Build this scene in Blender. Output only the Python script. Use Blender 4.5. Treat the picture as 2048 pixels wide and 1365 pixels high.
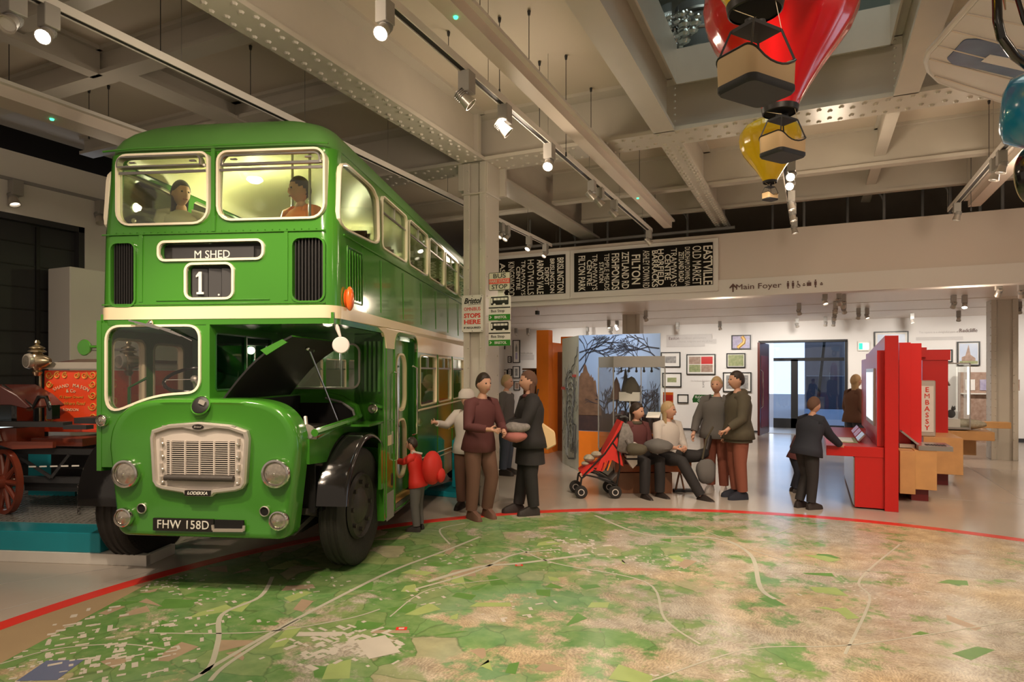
import bpy, bmesh, math, random
from mathutils import Vector, Matrix, geometry
random.seed(7)
PI = math.pi
SC = bpy.context.scene
for o in list(bpy.data.objects): bpy.data.objects.remove(o)
R = math.radians
# ---------------------------------------------------------------- camera, world, exposure
FPX, HORIZON, EYE, YAW = 1290.0, 745.0, 1.75, R(25)
cam = bpy.data.cameras.new('camera'); camo = bpy.data.objects.new('camera', cam)
SC.collection.objects.link(camo); SC.camera = camo
camo.location = (0, 0, EYE); camo.rotation_euler = (PI/2, 0, YAW)
cam.sensor_width = 36; cam.lens = FPX/2048*36; cam.shift_y = (HORIZON-682.5)/2048
cam.clip_start = .05; cam.clip_end = 200
vs = SC.view_settings
vs.view_transform = 'Standard'; vs.look = 'None'; vs.gamma = 1; vs.use_curve_mapping = False
vs.exposure = 0.22
w = bpy.data.worlds.new('hall_light'); SC.world = w; w.use_nodes = True
nt = w.node_tree; N = nt.nodes; N.clear()
tc = N.new('ShaderNodeTexCoord'); sx = N.new('ShaderNodeSeparateXYZ'); cr = N.new('ShaderNodeValToRGB')
bg = N.new('ShaderNodeBackground'); wo = N.new('ShaderNodeOutputWorld')
nt.links.new(tc.outputs['Generated'], sx.inputs[0]); nt.links.new(sx.outputs[1], cr.inputs[0])
cr.color_ramp.elements[0].position = .25; cr.color_ramp.elements[0].color = (.50, .40, .31, 1)   # the warm hall behind the viewer
cr.color_ramp.elements[1].position = .6; cr.color_ramp.elements[1].color = (2.1, 2.4, 2.9, 1)  # daylight beyond the foyer glass
nt.links.new(cr.outputs[0], bg.inputs[0]); bg.inputs[1].default_value = .65
nt.links.new(bg.outputs[0], wo.inputs[0])

CY, SY = math.cos(YAW), math.sin(YAW)
def ray(px, py):
    l = (px-1024)/FPX
    return Vector((CY*l-SY, SY*l+CY, (HORIZON-py)/FPX))
def atY(px, py, Y): d = ray(px, py); return Vector((0, 0, EYE)) + d*(Y/d.y)
def atX(px, py, X): d = ray(px, py); return Vector((0, 0, EYE)) + d*(X/d.x)
def atZ(px, py, Z=0): d = ray(px, py); return Vector((0, 0, EYE)) + d*((Z-EYE)/d.z)
def atD(px, py, D): return Vector((0, 0, EYE)) + ray(px, py)*D

def lamp(kind, loc, energy, color, size=.1, target=None, spot=60, blend=.6, name='lamp_light', sy=None):
    l = bpy.data.lights.new(name, kind); l.energy = energy; l.color = color
    if kind == 'AREA':
        l.size = size
        if sy: l.shape = 'RECTANGLE'; l.size_y = sy
    else: l.shadow_soft_size = size
    if kind == 'SPOT': l.spot_size = R(spot); l.spot_blend = blend
    o = bpy.data.objects.new(name, l); SC.collection.objects.link(o); o.location = loc
    if target is not None:
        o.rotation_euler = (Vector(target)-Vector(loc)).to_track_quat('-Z', 'Y').to_euler()
    return o
WARM = (1, .80, .60); WHITE = (1, .93, .84)

# ---------------------------------------------------------------- materials
M = {}
def mat(name, col, rough=.5, metal=0, var=.06, scale=6, bump=0, emit=0, spec=.5, coat=0, col2=None, stretch=None, alpha=1):
    m = bpy.data.materials.new(name); m.use_nodes = True; nt = m.node_tree; N = nt.nodes; L = nt.links
    b = N['Principled BSDF']; col = tuple(col)+(1,)
    b.inputs['Roughness'].default_value = rough; b.inputs['Metallic'].default_value = metal
    b.inputs['Specular IOR Level'].default_value = spec; b.inputs['Coat Weight'].default_value = coat
    b.inputs['Coat Roughness'].default_value = .08
    tcn = N.new('ShaderNodeTexCoord'); no = N.new('ShaderNodeTexNoise'); no.inputs['Scale'].default_value = scale
    no.inputs['Detail'].default_value = 4
    src = tcn.outputs['Object']
    if stretch:
        mp = N.new('ShaderNodeMapping'); mp.inputs['Scale'].default_value = stretch; L.new(src, mp.inputs[0]); src = mp.outputs[0]
    L.new(src, no.inputs['Vector'])
    mx = N.new('ShaderNodeMix'); mx.data_type = 'RGBA'; L.new(no.outputs['Fac'], mx.inputs[0])
    c2 = tuple(col2)+(1,) if col2 else tuple(min(1, c*(1+var)) for c in col[:3])+(1,)
    c1 = col if col2 else tuple(c*(1-var) for c in col[:3])+(1,)
    mx.inputs[6].default_value = c1; mx.inputs[7].default_value = c2
    L.new(mx.outputs[2], b.inputs['Base Color'])
    if emit:
        b.inputs['Emission Strength'].default_value = emit; L.new(mx.outputs[2], b.inputs['Emission Color'])
    if bump:
        bu = N.new('ShaderNodeBump'); bu.inputs['Strength'].default_value = bump; bu.inputs['Distance'].default_value = .01
        L.new(no.outputs['Fac'], bu.inputs['Height']); L.new(bu.outputs[0], b.inputs['Normal'])
    M[name] = m; return m
def glass(name, tint=(1, 1, 1), refl=1.0, base=.04):
    m = bpy.data.materials.new(name); m.use_nodes = True; nt = m.node_tree; N = nt.nodes; L = nt.links; N.clear()
    t = N.new('ShaderNodeBsdfTransparent'); t.inputs[0].default_value = tuple(tint)+(1,)
    g = N.new('ShaderNodeBsdfGlossy'); g.inputs['Roughness'].default_value = .02
    lw = N.new('ShaderNodeLayerWeight'); lw.inputs[0].default_value = .25
    ma = N.new('ShaderNodeMath'); ma.operation = 'MULTIPLY_ADD'; ma.inputs[1].default_value = .5*refl; ma.inputs[2].default_value = base
    no = N.new('ShaderNodeTexNoise'); no.inputs['Scale'].default_value = 2
    m2 = N.new('ShaderNodeMath'); m2.operation = 'MULTIPLY_ADD'; m2.inputs[1].default_value = .02
    mx = N.new('ShaderNodeMixShader'); o = N.new('ShaderNodeOutputMaterial')
    L.new(lw.outputs['Fresnel'], ma.inputs[0]); L.new(no.outputs[0], m2.inputs[0]); L.new(ma.outputs[0], m2.inputs[2])
    L.new(m2.outputs[0], mx.inputs[0]); L.new(t.outputs[0], mx.inputs[1])
    L.new(g.outputs[0], mx.inputs[2]); L.new(mx.outputs[0], o.inputs[0]); M[name] = m; return m
mat('bus_green', (.052, .225, .020), .16, coat=.6, var=.04, scale=1.5)
mat('roof_green', (.075, .205, .045), .42, var=.18, scale=2.5)
mat('dark_green', (.012, .10, .014), .35)
mat('cab_green', (.05, .30, .19), .35)
mat('cream', (.86, .70, .46), .22, coat=.4, var=.02)
mat('pale_cream', (.88, .79, .62), .22, coat=.4, var=.02)
mat('lining', (.80, .76, .46), .35, var=.05)
mat('black_gloss', (.012, .011, .011), .12, coat=.5, bump=.15, scale=14)
mat('black', (.012, .011, .011), .5)
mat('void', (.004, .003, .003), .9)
mat('charcoal', (.035, .035, .038), .55)
mat('tyre', (.022, .019, .017), .75, bump=.4, scale=40)
mat('hub', (.05, .042, .037), .5, bump=.3, scale=30)
mat('chrome', (.75, .73, .70), .12, 1)
mat('silver', (.58, .53, .47), .30, .55)
mat('steel', (.45, .43, .41), .3, 1)
mat('lens', (.50, .45, .38), .12, .75, var=.5, scale=45, coat=1, bump=.25)
mat('amber', (.95, .16, .02), .15, coat=.8)
mat('white_paint', (.78, .74, .68), .45)
mat('lamp_grey', (.36, .34, .31), .4)
mat('beam_grey', (.56, .52, .45), .36, var=.07, scale=3, bump=.12)
mat('ceiling_paint', (.60, .53, .43), .62, var=.06, scale=1.2, bump=.1)
mat('wall_white', (.80, .76, .71), .6, var=.03, scale=1)
mat('wall_white2', (.86, .83, .80), .55, var=.02, scale=1)
mat('bulk_white', (.72, .63, .55), .55, var=.03, scale=1)
mat('low_ceiling', (.78, .70, .64), .4, var=.03, scale=1)
mat('brushed', (.66, .60, .52), .36, .45)
mat('red', (.60, .012, .010), .34, var=.04, scale=3)
mat('dark_red', (.16, .012, .012), .4)
mat('ring_red', (.74, .045, .03), .3)
mat('teal', (.012, .30, .37), .35, var=.06)
mat('plane_teal', (.01, .25, .50), .22, coat=.6)
mat('orange', (.92, .24, .02), .4)
mat('engine_red', (.86, .075, .018), .3, coat=.4)
mat('gold', (.85, .50, .10), .35, .3)
mat('brass', (.55, .45, .30), .25, .9)
mat('maroon', (.09, .018, .014), .3, coat=.4)
mat('oak', (.62, .34, .13), .4, var=.2, scale=5, stretch=(1, 8, 1))
mat('brown_wood', (.20, .08, .035), .4, var=.3, scale=5, stretch=(1, 8, 1))
mat('grille_paint', (.56, .50, .45), .35)
mat('grey_panel', (.33, .32, .31), .35)
mat('glow_white', (1, .93, .82), .5, emit=22, var=0)
mat('glow_soft', (1, .92, .78), .5, emit=5, var=0)
mat('glow_dim', (1, .9, .75), .5, emit=1.6, var=0)
mat('glow_green', (.05, 1, .35), .5, emit=3, var=0)
mat('exit_green', (.02, .55, .38), .5, emit=1.0, var=0)
mat('exit_white', (.8, 1, .92), .5, emit=1.3, var=0)
mat('bus_lamp', (1, .96, .70), .5, emit=12, var=0)
mat('globe', (.86, .78, .74), .3)
mat('balloon_red', (.72, .008, .012), .18, coat=.7, var=.05)
mat('balloon_yellow', (.96, .62, .015), .2, coat=.5, var=.04)
mat('basket', (.74, .52, .28), .55)
mat('paper', (.85, .82, .77), .5, var=.03)
mat('sign_white', (.80, .78, .72), .35, var=.06, scale=12)
mat('sign_buff', (.62, .58, .47), .4, var=.1, scale=12)
mat('sign_red', (.72, .05, .03), .35)
mat('sign_green', (.03, .24, .02), .35)
mat('ink', (.014, .012, .011), .4)
mat('blind_black', (.010, .008, .006), .8, var=.3, spec=.2)
mat('blind_text', (.90, .85, .72), .5, var=.08, scale=20)
mat('grey_text', (.50, .47, .45), .5)
mat('pale_text', (.66, .63, .61), .5)
mat('dark_text', (.12, .05, .04), .5)
mat('skin', (.66, .36, .25), .5)
mat('hair_dark', (.03, .017, .011), .5, bump=.5, scale=60)
mat('hair_blond', (.52, .36, .19), .45, bump=.5, scale=60)
mat('cloth_white', (.62, .56, .52), .8, var=.1)
mat('cloth_maroon', (.12, .035, .035), .8)
mat('cloth_black', (.022, .019, .02), .8)
mat('cloth_grey', (.13, .12, .115), .8)
mat('cloth_olive', (.085, .07, .045), .8, var=.2)
mat('cloth_brown', (.15, .075, .05), .8)
mat('cloth_rust', (.25, .075, .045), .8)
mat('cloth_navy', (.02, .022, .035), .8)
mat('cloth_pink', (.40, .14, .12), .8)
mat('cloth_red', (.72, .03, .02), .6)
mat('shoe_dark', (.03, .022, .02), .5)
mat('denim', (.06, .075, .11), .8)
mat('mesh_grey', (.42, .40, .37), .4, .6)
mat('mural_white', (.74, .74, .68), .45)
mat('pencil', (.10, .10, .10), .6)
mat('pencil_soft', (.38, .38, .36), .6)
mat('sky_print', (.20, .34, .66), .4, col2=(.36, .50, .80), scale=.6)
mat('tree_print', (.05, .03, .025), .45, col2=(.30, .17, .11), scale=9)
mat('twig_print', (.035, .04, .07), .5)
mat('hedge_print', (.028, .02, .03), .5, col2=(.10, .055, .05), scale=8)
mat('photo_green', (.10, .20, .05), .35, col2=(.55, .52, .30), scale=14)
mat('photo_grey', (.05, .05, .055), .35, col2=(.60, .58, .55), scale=12)
mat('photo_sky', (.40, .52, .75), .35, col2=(.75, .78, .85), scale=3)
mat('photo_brown', (.22, .10, .06), .35, col2=(.6, .45, .36), scale=12)
mat('photo_violet', (.22, .18, .42), .35, col2=(.66, .62, .72), scale=12)
mat('photo_bright', (.75, .25, .04), .35, col2=(.9, .75, .2), scale=5)
mat('outside_wall', (.35, .36, .44), .7, var=.1)
mat('outside_blue', (.45, .58, .82), .6, var=.1)
mat('outside_dark', (.055, .06, .10), .5)
mat('upstairs', (.27, .30, .28), .7)
mat('barrel', (.10, .10, .10), .5, var=.2)
mat('foil', (.75, .75, .75), .15, 1, bump=.8, scale=9)
mat('wing_silver', (.74, .71, .69), .38, .05, var=.05, scale=3)
mat('roundel_blue', (.03, .07, .17), .25, col2=(.10, .20, .42), scale=4)
mat('stone', (.62, .56, .44), .8, col2=(.22, .20, .14), scale=26, bump=.8)
mat('screen', (.75, .85, .88), .3, emit=.9)
mat('copper', (.65, .26, .12), .3, .9)
mat('leather', (.14, .06, .035), .5)
glass('glass'); glass('glass_case', (.96, .98, .97), .8, .05); glass('glass_dim', (.80, .84, .74), 1, .07)
glass('glass_teal', (.10, .42, .30), 1, .10); glass('glass_door', (.80, .90, 1.0), .6, .05)

# ---------------------------------------------------------------- mesh builder
def lumpy(mb, a, seed=1):
    r = random.Random(seed)
    for v in mb.v:
        k = 1+a*(math.sin(v.x*31+seed)+math.sin(v.y*37+v.z*23)+r.uniform(-.6, .6)); v *= k
    return mb
class MB:
    def __init__(s): s.v = []; s.f = []; s.m = []
    def add(s, vs, fs, mi=0):
        n = len(s.v); s.v += [Vector(v) for v in vs]; s.f += [tuple(i+n for i in f) for f in fs]; s.m += [mi]*len(fs); return s
    def box(s, a, b, mi=0):
        x0, x1 = sorted((a[0], b[0])); y0, y1 = sorted((a[1], b[1])); z0, z1 = sorted((a[2], b[2]))
        return s.add([(x0, y0, z0), (x1, y0, z0), (x1, y1, z0), (x0, y1, z0), (x0, y0, z1), (x1, y0, z1), (x1, y1, z1), (x0, y1, z1)],
                     [(0, 3, 2, 1), (4, 5, 6, 7), (0, 1, 5, 4), (1, 2, 6, 5), (2, 3, 7, 6), (3, 0, 4, 7)], mi)
    def cbox(s, c, sz, rot=None, mi=0):
        n = len(s.v); h = [q/2 for q in sz]; s.box([-q for q in h], h, mi)
        for i in range(n, len(s.v)):
            v = s.v[i]
            if rot is not None: v = rot @ v
            s.v[i] = v+Vector(c)
        return s
    def bar(s, p, q, wx, wz, mi=0, up=(0, 0, 1)):
        p, q = Vector(p), Vector(q); d = q-p; L = d.length; d.normalize(); u = Vector(up)
        if abs(d.dot(u)) > .98: u = Vector((1, 0, 0))
        x = d.cross(u).normalized(); z = x.cross(d)
        m = Matrix((x, d, z)).transposed(); return s.cbox((p+q)/2, (wx, L, wz), m, mi)
    def loft(s, rings, cap=True, closed=True, mi=0, loop=False):
        n = len(rings[0]); vs = [p for r in rings for p in r]; fs = []
        K = len(rings)
        for i in range(K if loop else K-1):
            i2 = (i+1) % K
            for j in range(n if closed else n-1):
                k = (j+1) % n; fs.append((i*n+j, i*n+k, i2*n+k, i2*n+j))
        if cap and not loop: fs.append(tuple(range(n))[::-1]); fs.append(tuple(range((K-1)*n, K*n)))
        return s.add(vs, fs, mi)
    def tube(s, pts, r, seg=8, mi=0, cap=True, closed=False):
        pts = [Vector(p) for p in pts]; K = len(pts); rings = []
        rr = r if isinstance(r, (list, tuple)) else [r]*K
        pu = None
        for i in range(K):
            if closed: d = pts[(i+1) % K]-pts[i-1]
            else: d = pts[min(i+1, K-1)]-pts[max(i-1, 0)]
            if d.length < 1e-9: d = Vector((0, 0, 1))
            d.normalize()
            if pu is None:
                pu = Vector((0, 0, 1)) if abs(d.z) < .9 else Vector((1, 0, 0))
            u = (pu-d*pu.dot(d))
            if u.length < 1e-6: u = d.orthogonal()
            u.normalize(); pu = u; v = d.cross(u)
            rings.append([pts[i]+u*rr[i]*math.cos(2*PI*k/seg)+v*rr[i]*math.sin(2*PI*k/seg) for k in range(seg)])
        return s.loft(rings, cap, True, mi, closed)
    def lathe(s, prof, c=(0, 0, 0), ax=(0, 0, 1), seg=24, mi=0, cap=True):
        ax = Vector(ax).normalized(); u = ax.orthogonal().normalized(); v = ax.cross(u); c = Vector(c)
        return s.loft([[c+ax*h+(u*math.cos(2*PI*k/seg)+v*math.sin(2*PI*k/seg))*max(r, 1e-4) for k in range(seg)] for r, h in prof], cap, True, mi)
    def cyl(s, p, q, r, r2=None, seg=16, mi=0): return s.tube([p, q], [r, r if r2 is None else r2], seg, mi)
    def ball(s, c, r, seg=12, mi=0, sc=(1, 1, 1)):
        c = Vector(c); rings = []
        K = max(4, seg//2+1)
        for i in range(K+1):
            a = -PI/2+PI*i/K; q = max(math.cos(a), .001)
            rings.append([c+Vector((r*q*math.cos(2*PI*k/seg)*sc[0], r*q*math.sin(2*PI*k/seg)*sc[1], r*math.sin(a)*sc[2])) for k in range(seg)])
        return s.loft(rings, True, True, mi)
    def prism(s, poly, fn, t0, t1, mi=0, holes=()):
        """poly of 2D points; fn(u, v, t) -> 3D"""
        loops = [list(poly)]+[list(h) for h in holes]
        flat = [p for l in loops for p in l]; n = len(flat)
        tri = geometry.tessellate_polygon([[Vector((p[0], p[1], 0)) for p in l] for l in loops])
        vs = [fn(p[0], p[1], t0) for p in flat]+[fn(p[0], p[1], t1) for p in flat]
        fs = [tuple(t) for t in tri]+[tuple(i+n for i in reversed(t)) for t in tri]; o = 0
        for l in loops:
            k = len(l)
            for i in range(k): j = (i+1) % k; fs.append((o+i, o+j, n+o+j, n+o+i))
            o += k
        return s.add(vs, fs, mi)
    def xf(s, m):
        s.v = [m @ v for v in s.v]; return s
    def join(s, o, m=None):
        n = len(s.v); s.v += [(m @ v if m else v) for v in o.v]; s.f += [tuple(i+n for i in f) for f in o.f]; s.m += o.m; return s
    def build(s, name, mats, parent=None, smooth=40, bevel=0, seg=1):
        me = bpy.data.meshes.new(name); me.from_pydata([tuple(v) for v in s.v], [], s.f)
        mats = mats if isinstance(mats, (list, tuple)) else [mats]
        for m in mats: me.materials.append(M[m] if isinstance(m, str) else m)
        me.polygons.foreach_set('material_index', s.m)
        bm = bmesh.new(); bm.from_mesh(me); bmesh.ops.remove_doubles(bm, verts=bm.verts, dist=1e-5)
        bmesh.ops.recalc_face_normals(bm, faces=bm.faces)
        if bevel:
            es = [e for e in bm.edges if len(e.link_faces) == 2 and e.calc_face_angle(0) > R(35)]
            bmesh.ops.bevel(bm, geom=es, offset=bevel, segments=seg, affect='EDGES', clamp_overlap=True)
        bm.to_mesh(me); bm.free()
        if smooth:
            me.polygons.foreach_set('use_smooth', [True]*len(me.polygons))
            me.set_sharp_from_angle(angle=R(smooth))
        o = bpy.data.objects.new(name, me); SC.collection.objects.link(o)
        if parent is not None: o.parent = parent
        return o
def finish(o, mods=True, smooth=40):
    """apply modifiers to the mesh"""
    bpy.context.view_layer.update()
    dg = bpy.context.evaluated_depsgraph_get(); me = bpy.data.meshes.new_from_object(o.evaluated_get(dg))
    o.modifiers.clear(); o.data = me
    me.polygons.foreach_set('use_smooth', [True]*len(me.polygons))
    if smooth: me.set_sharp_from_angle(angle=R(smooth))
    return o
def cut(o, cutter):
    c = cutter.build('cutter', 'black', o.parent, smooth=0)
    md = o.modifiers.new('b', 'BOOLEAN'); md.object = c; md.operation = 'DIFFERENCE'; md.solver = 'EXACT'; md.use_self = True
    finish(o, smooth=30); bpy.data.objects.remove(c); return o
def thing(name, label, cat, loc=(0, 0, 0), rz=0, group=None):
    o = bpy.data.objects.new(name, None); SC.collection.objects.link(o); o.empty_display_size = .1
    o.location = loc; o.rotation_euler = (0, 0, rz); return tag(o, label, cat, group)
def tag(o, label, cat, group=None):
    o['label'] = label; o['category'] = cat
    if group: o['group'] = group
    return o
def struct(o): o['kind'] = 'structure'; return o
def dup(r, loc=None, rz=None, label=None, group=None, mtx=None):
    n = r.copy(); SC.collection.objects.link(n)
    if loc is not None: n.location = loc
    if rz is not None: n.rotation_euler = (0, 0, rz)
    if mtx is not None: n.matrix_basis = mtx
    if label: n['label'] = label
    if group: n['group'] = group
    for c in list(r.children):
        d = c.copy(); SC.collection.objects.link(d); d.parent = n
        for g in c.children:
            e = g.copy(); SC.collection.objects.link(e); e.parent = d
    return n
def text(s, size, m, parent, o, xd=(1, 0, 0), up=(0, 0, 1), ext=.002, name='lettering', align='CENTER', xs=1, bold=0, space=1, shear=0):
    cu = bpy.data.curves.new('t', 'FONT'); cu.body = s; cu.size = size*1.38; cu.extrude = ext; cu.align_x = align; cu.align_y = 'CENTER'
    cu.resolution_u = 3; cu.offset = 0 if 'M' in s or 'W' in s else bold*size*1.6; cu.space_character = space; cu.shear = shear; cu.space_line = .8
    t = bpy.data.objects.new('t', cu); SC.collection.objects.link(t); bpy.context.view_layer.update()
    me = bpy.data.meshes.new_from_object(t.evaluated_get(bpy.context.evaluated_depsgraph_get()))
    bpy.data.objects.remove(t)
    xd = Vector(xd).normalized(); up = Vector(up).normalized(); nz = xd.cross(up)
    mx = Matrix((xd*xs, up, nz)).transposed().to_4x4(); mx.translation = Vector(o)
    me.transform(mx); me.materials.clear(); me.materials.append(M[m])
    ob = bpy.data.objects.new(name, me); SC.collection.objects.link(ob)
    if parent is not None: ob.parent = parent
    return ob
def rrect(x0, x1, y0, y1, r, n=5):
    out = []; rs = r if isinstance(r, (list, tuple)) else [r]*4
    for (cx, cy, a0), q in zip(((x1, y0, -90), (x1, y1, 0), (x0, y1, 90), (x0, y0, 180)), rs):
        ox = cx-q if cx == x1 else cx+q; oy = cy+q if cy == y0 else cy-q
        for i in range(n+1):
            a = R(a0+90*i/n); out.append((ox+q*math.cos(a), oy+q*math.sin(a)))
    return out
def inset(poly, d):
    """offset a CCW polygon inwards by d"""
    n = len(poly); out = []
    for i in range(n):
        p0, p1, p2 = Vector(poly[i-1]), Vector(poly[i]), Vector(poly[(i+1) % n])
        a = (p1-p0); b = (p2-p1)
        if a.length < 1e-7: a = b
        if b.length < 1e-7: b = a
        a.normalize(); b.normalize(); na = Vector((-a.y, a.x)); nb = Vector((-b.y, b.x)); m = na+nb
        m = m/max(m.length_squared, .3)*2*.5*1
        m = (na+nb)/max(1+na.dot(nb), .35)
        out.append(tuple(p1+m*d))
    return out
def frame(poly, w, fn, t0, t1, mb=None):
    mb = mb or MB(); a = list(poly); b = inset(a, w); n = len(a)
    rings = [[fn(*p, t0) for p in a], [fn(*p, t1) for p in a], [fn(*p, t1) for p in b], [fn(*p, t0) for p in b]]
    return mb.loft(rings, False, True, 0, True)
# ================================================================ the room
def V3(x, y, z): return (x, y, z)
def rivet(mb, c, n=(0, 0, -1), r=.018, mi=0):
    c = Vector(c); n = Vector(n); u = n.orthogonal().normalized(); v = n.cross(u)
    a = [c+(u*math.cos(k*PI/3)+v*math.sin(k*PI/3))*r for k in range(6)]
    b = [c+n*r*.6+(u*math.cos(k*PI/3)+v*math.sin(k*PI/3))*r*.6 for k in range(6)]
    mb.loft([a, b], True, True, mi)
TRIM = [0]
def ibeam(axis, c, a, b, w, z0, z1, rows=0, ft=.045, step=.21, mt='beam_grey'):
    """riveted I-beam along axis 'x' or 'y', centre c, from a to b"""
    TRIM[0] += 1; mb = MB(); f = (lambda u, v, z: (u, v, z)) if axis == 'x' else (lambda u, v, z: (v, u, z))
    mb.box(f(a, c-w/2, z0), f(b, c+w/2, z0+ft)); mb.box(f(a, c-.03, z0+ft), f(b, c+.03, z1)); mb.box(f(a, c-w/2, z1-.04), f(b, c+w/2, z1))
    if rows:
        for s in (-1, 1):   # angle cleats joining flange and web
            mb.box(f(a, c+s*.03, z0+ft), f(b, c+s*.11, z0+ft+.02)); mb.box(f(a, c+s*.03, z0+ft), f(b, c+s*.045, z0+ft+.1))
        k = 0; u = a+step/2
        while u < b:
            for s in (-1, 1):
                for q in ((.30, .42) if k % 2 else (.18, .30))[:rows]: pass
                rivet(mb, f(u+(step/2 if s > 0 else 0)*0, c+s*w*(.36 if k % 2 else .22), z0), r=.028)
            u += step/2; k += 1
    return struct(mb.build('trim_%d' % TRIM[0], mt, smooth=0))
# floor and map
o = struct(MB().box((-12, -4, -.12), (14, 19.8, 0)).build('floor', mat('concrete', (.50, .44, .38), .17, var=.12, scale=.9, spec=.5), smooth=0))
MC = Vector((.228, 3.27, 0)); MRr = 5.42
def circ(r, n=160): return [(MC.x+r*math.cos(2*PI*k/n), MC.y+r*math.sin(2*PI*k/n)) for k in range(n)]
# floor joints
mb = MB()
for (a, b) in (((0, 1222), (318, 1139)), ((0, 1170), (230, 1136))):
    p, q = atZ(*a), atZ(*b); mb.bar(p+Vector((0, 0, .001)), q+Vector((0, 0, .001)), .008, .001)
for x in (2.6, 5.2): mb.box((x, 9, .0005), (x+.008, 19.8, .0012))
for y in (10.6, 14.2): mb.box((1.6, y, .0005), (12, y+.008, .0012))
struct(mb.build('trim_40', 'grey_text', smooth=0))

def mapmat():
    m = bpy.data.materials.new('aerial_map'); m.use_nodes = True; nt = m.node_tree; N = nt.nodes; L = nt.links; b = N['Principled BSDF']
    def nd(t, **k):
        n = N.new(t)
        for a, v in k.items(): setattr(n, a, v)
        return n
    def mix(a, bb, f, bt='MIX'):
        x = nd('ShaderNodeMix', data_type='RGBA', blend_type=bt)
        for s, v in ((6, a), (7, bb), (0, f)):
            if isinstance(v, (tuple, float, int)): x.inputs[s].default_value = v
            else: L.new(v, x.inputs[s])
        return x.outputs[2]
    def ramp(src, st):
        r = nd('ShaderNodeValToRGB'); L.new(src, r.inputs[0]); e = r.color_ramp.elements
        while len(e) < len(st): e.new(.5)
        for i, (p, c) in enumerate(st): e[i].position = p; e[i].color = tuple(c)+(1,)
        return r.outputs[0]
    def noise(sc, det=5, vec=None, rough=.55):
        n = nd('ShaderNodeTexNoise'); n.inputs['Scale'].default_value = sc; n.inputs['Detail'].default_value = det; n.inputs['Roughness'].default_value = rough
        L.new(vec or P, n.inputs['Vector']); return n
    def vor(sc, feat='F1', vec=None):
        n = nd('ShaderNodeTexVoronoi', feature=feat); n.inputs['Scale'].default_value = sc; L.new(vec or P, n.inputs['Vector']); return n
    P = nd('ShaderNodeTexCoord').outputs['Object']
    d = noise(1.3, 4); off = nd('ShaderNodeVectorMath', operation='MULTIPLY_ADD'); L.new(d.outputs['Color'], off.inputs[0]); off.inputs[1].default_value = (.5, .5, 0); L.new(P, off.inputs[2]); W = off.outputs[0]
    cell = vor(3.2, vec=W); sep = nd('ShaderNodeSeparateColor'); L.new(cell.outputs['Color'], sep.inputs[0])
    fields = ramp(sep.outputs[0], [(0, (.10, .25, .055)), (.25, (.17, .36, .10)), (.5, (.13, .29, .075)), (.72, (.30, .38, .14)), (.86, (.19, .33, .12)), (.95, (.50, .42, .28))])
    fields = mix(fields, ramp(noise(9, 6).outputs[0], [(.3, (.06, .17, .05)), (.7, (.36, .44, .20))]), .38)
    ed = vor(3.2, 'DISTANCE_TO_EDGE', W)
    fields = mix(fields, (.09, .15, .05, 1), ramp(ed.outputs[0], [(.0, (.7,)*3), (.022, (0,)*3)]))
    fields = mix(fields, (.25, .42, .33, 1), ramp(noise(.8, 2).outputs[0], [(.5, (0,)*3), (.75, (.45,)*3)]))
    # streets and roofs
    tan = ramp(noise(5, 8, rough=.7).outputs[0], [(.30, (.30, .26, .21)), (.5, (.47, .43, .36)), (.68, (.68, .63, .55))])
    s1 = vor(14, 'DISTANCE_TO_EDGE', W); tan = mix(tan, (.62, .54, .43, 1), ramp(s1.outputs[0], [(0, (.55,)*3), (.05, (0,)*3)]))
    s2 = vor(46, 'DISTANCE_TO_EDGE', W); tan = mix(tan, (.17, .14, .11, 1), ramp(s2.outputs[0], [(0, (.5,)*3), (.09, (0,)*3)]))
    bc = vor(9, vec=W); wv = nd('ShaderNodeTexWave'); wv.inputs['Scale'].default_value = 13; wv.inputs['Distortion'].default_value = 9; wv.inputs['Detail'].default_value = 1
    rot = nd('ShaderNodeVectorRotate', rotation_type='Z_AXIS'); L.new(W, rot.inputs['Vector']); sp2 = nd('ShaderNodeSeparateColor'); L.new(vor(1.7, vec=W).outputs['Color'], sp2.inputs[0])
    mm = nd('ShaderNodeMath', operation='MULTIPLY'); L.new(sp2.outputs[0], mm.inputs[0]); mm.inputs[1].default_value = 3.1; L.new(mm.outputs[0], rot.inputs['Angle']); L.new(rot.outputs[0], wv.inputs['Vector'])
    tan = mix(tan, (.66, .58, .45, 1), ramp(wv.outputs[0], [(.78, (0,)*3), (.95, (.32,)*3)]))
    tan = mix(tan, (.20, .15, .11, 1), ramp(wv.outputs[0], [(.04, (.22,)*3), (.2, (0,)*3)]))
    sx = nd('ShaderNodeSeparateXYZ'); L.new(P, sx.inputs[0])
    warm = ramp(noise(.7, 3).outputs[0], [(.42, (0,)*3), (.62, (1,)*3)])
    tan = mix(tan, (1.12, .96, .72, 1), warm, 'MULTIPLY')
    # urban mask: more to the right
    ma = nd('ShaderNodeMath', operation='MULTIPLY_ADD'); L.new(sx.outputs[0], ma.inputs[0]); ma.inputs[1].default_value = .042; ma.inputs[2].default_value = .045
    mb_ = nd('ShaderNodeMath', operation='ADD'); L.new(ma.outputs[0], mb_.inputs[0]); L.new(noise(2.0, 8, rough=.70).outputs[0], mb_.inputs[1])
    mask = ramp(mb_.outputs[0], [(.45, (0,)*3), (.53, (1,)*3)])
    col = mix(fields, tan, mask)
    L.new(col, b.inputs['Base Color']); b.inputs['Roughness'].default_value = .24
    bu = nd('ShaderNodeBump'); bu.inputs['Strength'].default_value = .05; L.new(noise(40, 2).outputs[0], bu.inputs['Height']); L.new(bu.outputs[0], b.inputs['Normal'])
    M['aerial_map'] = m
mapmat()
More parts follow.
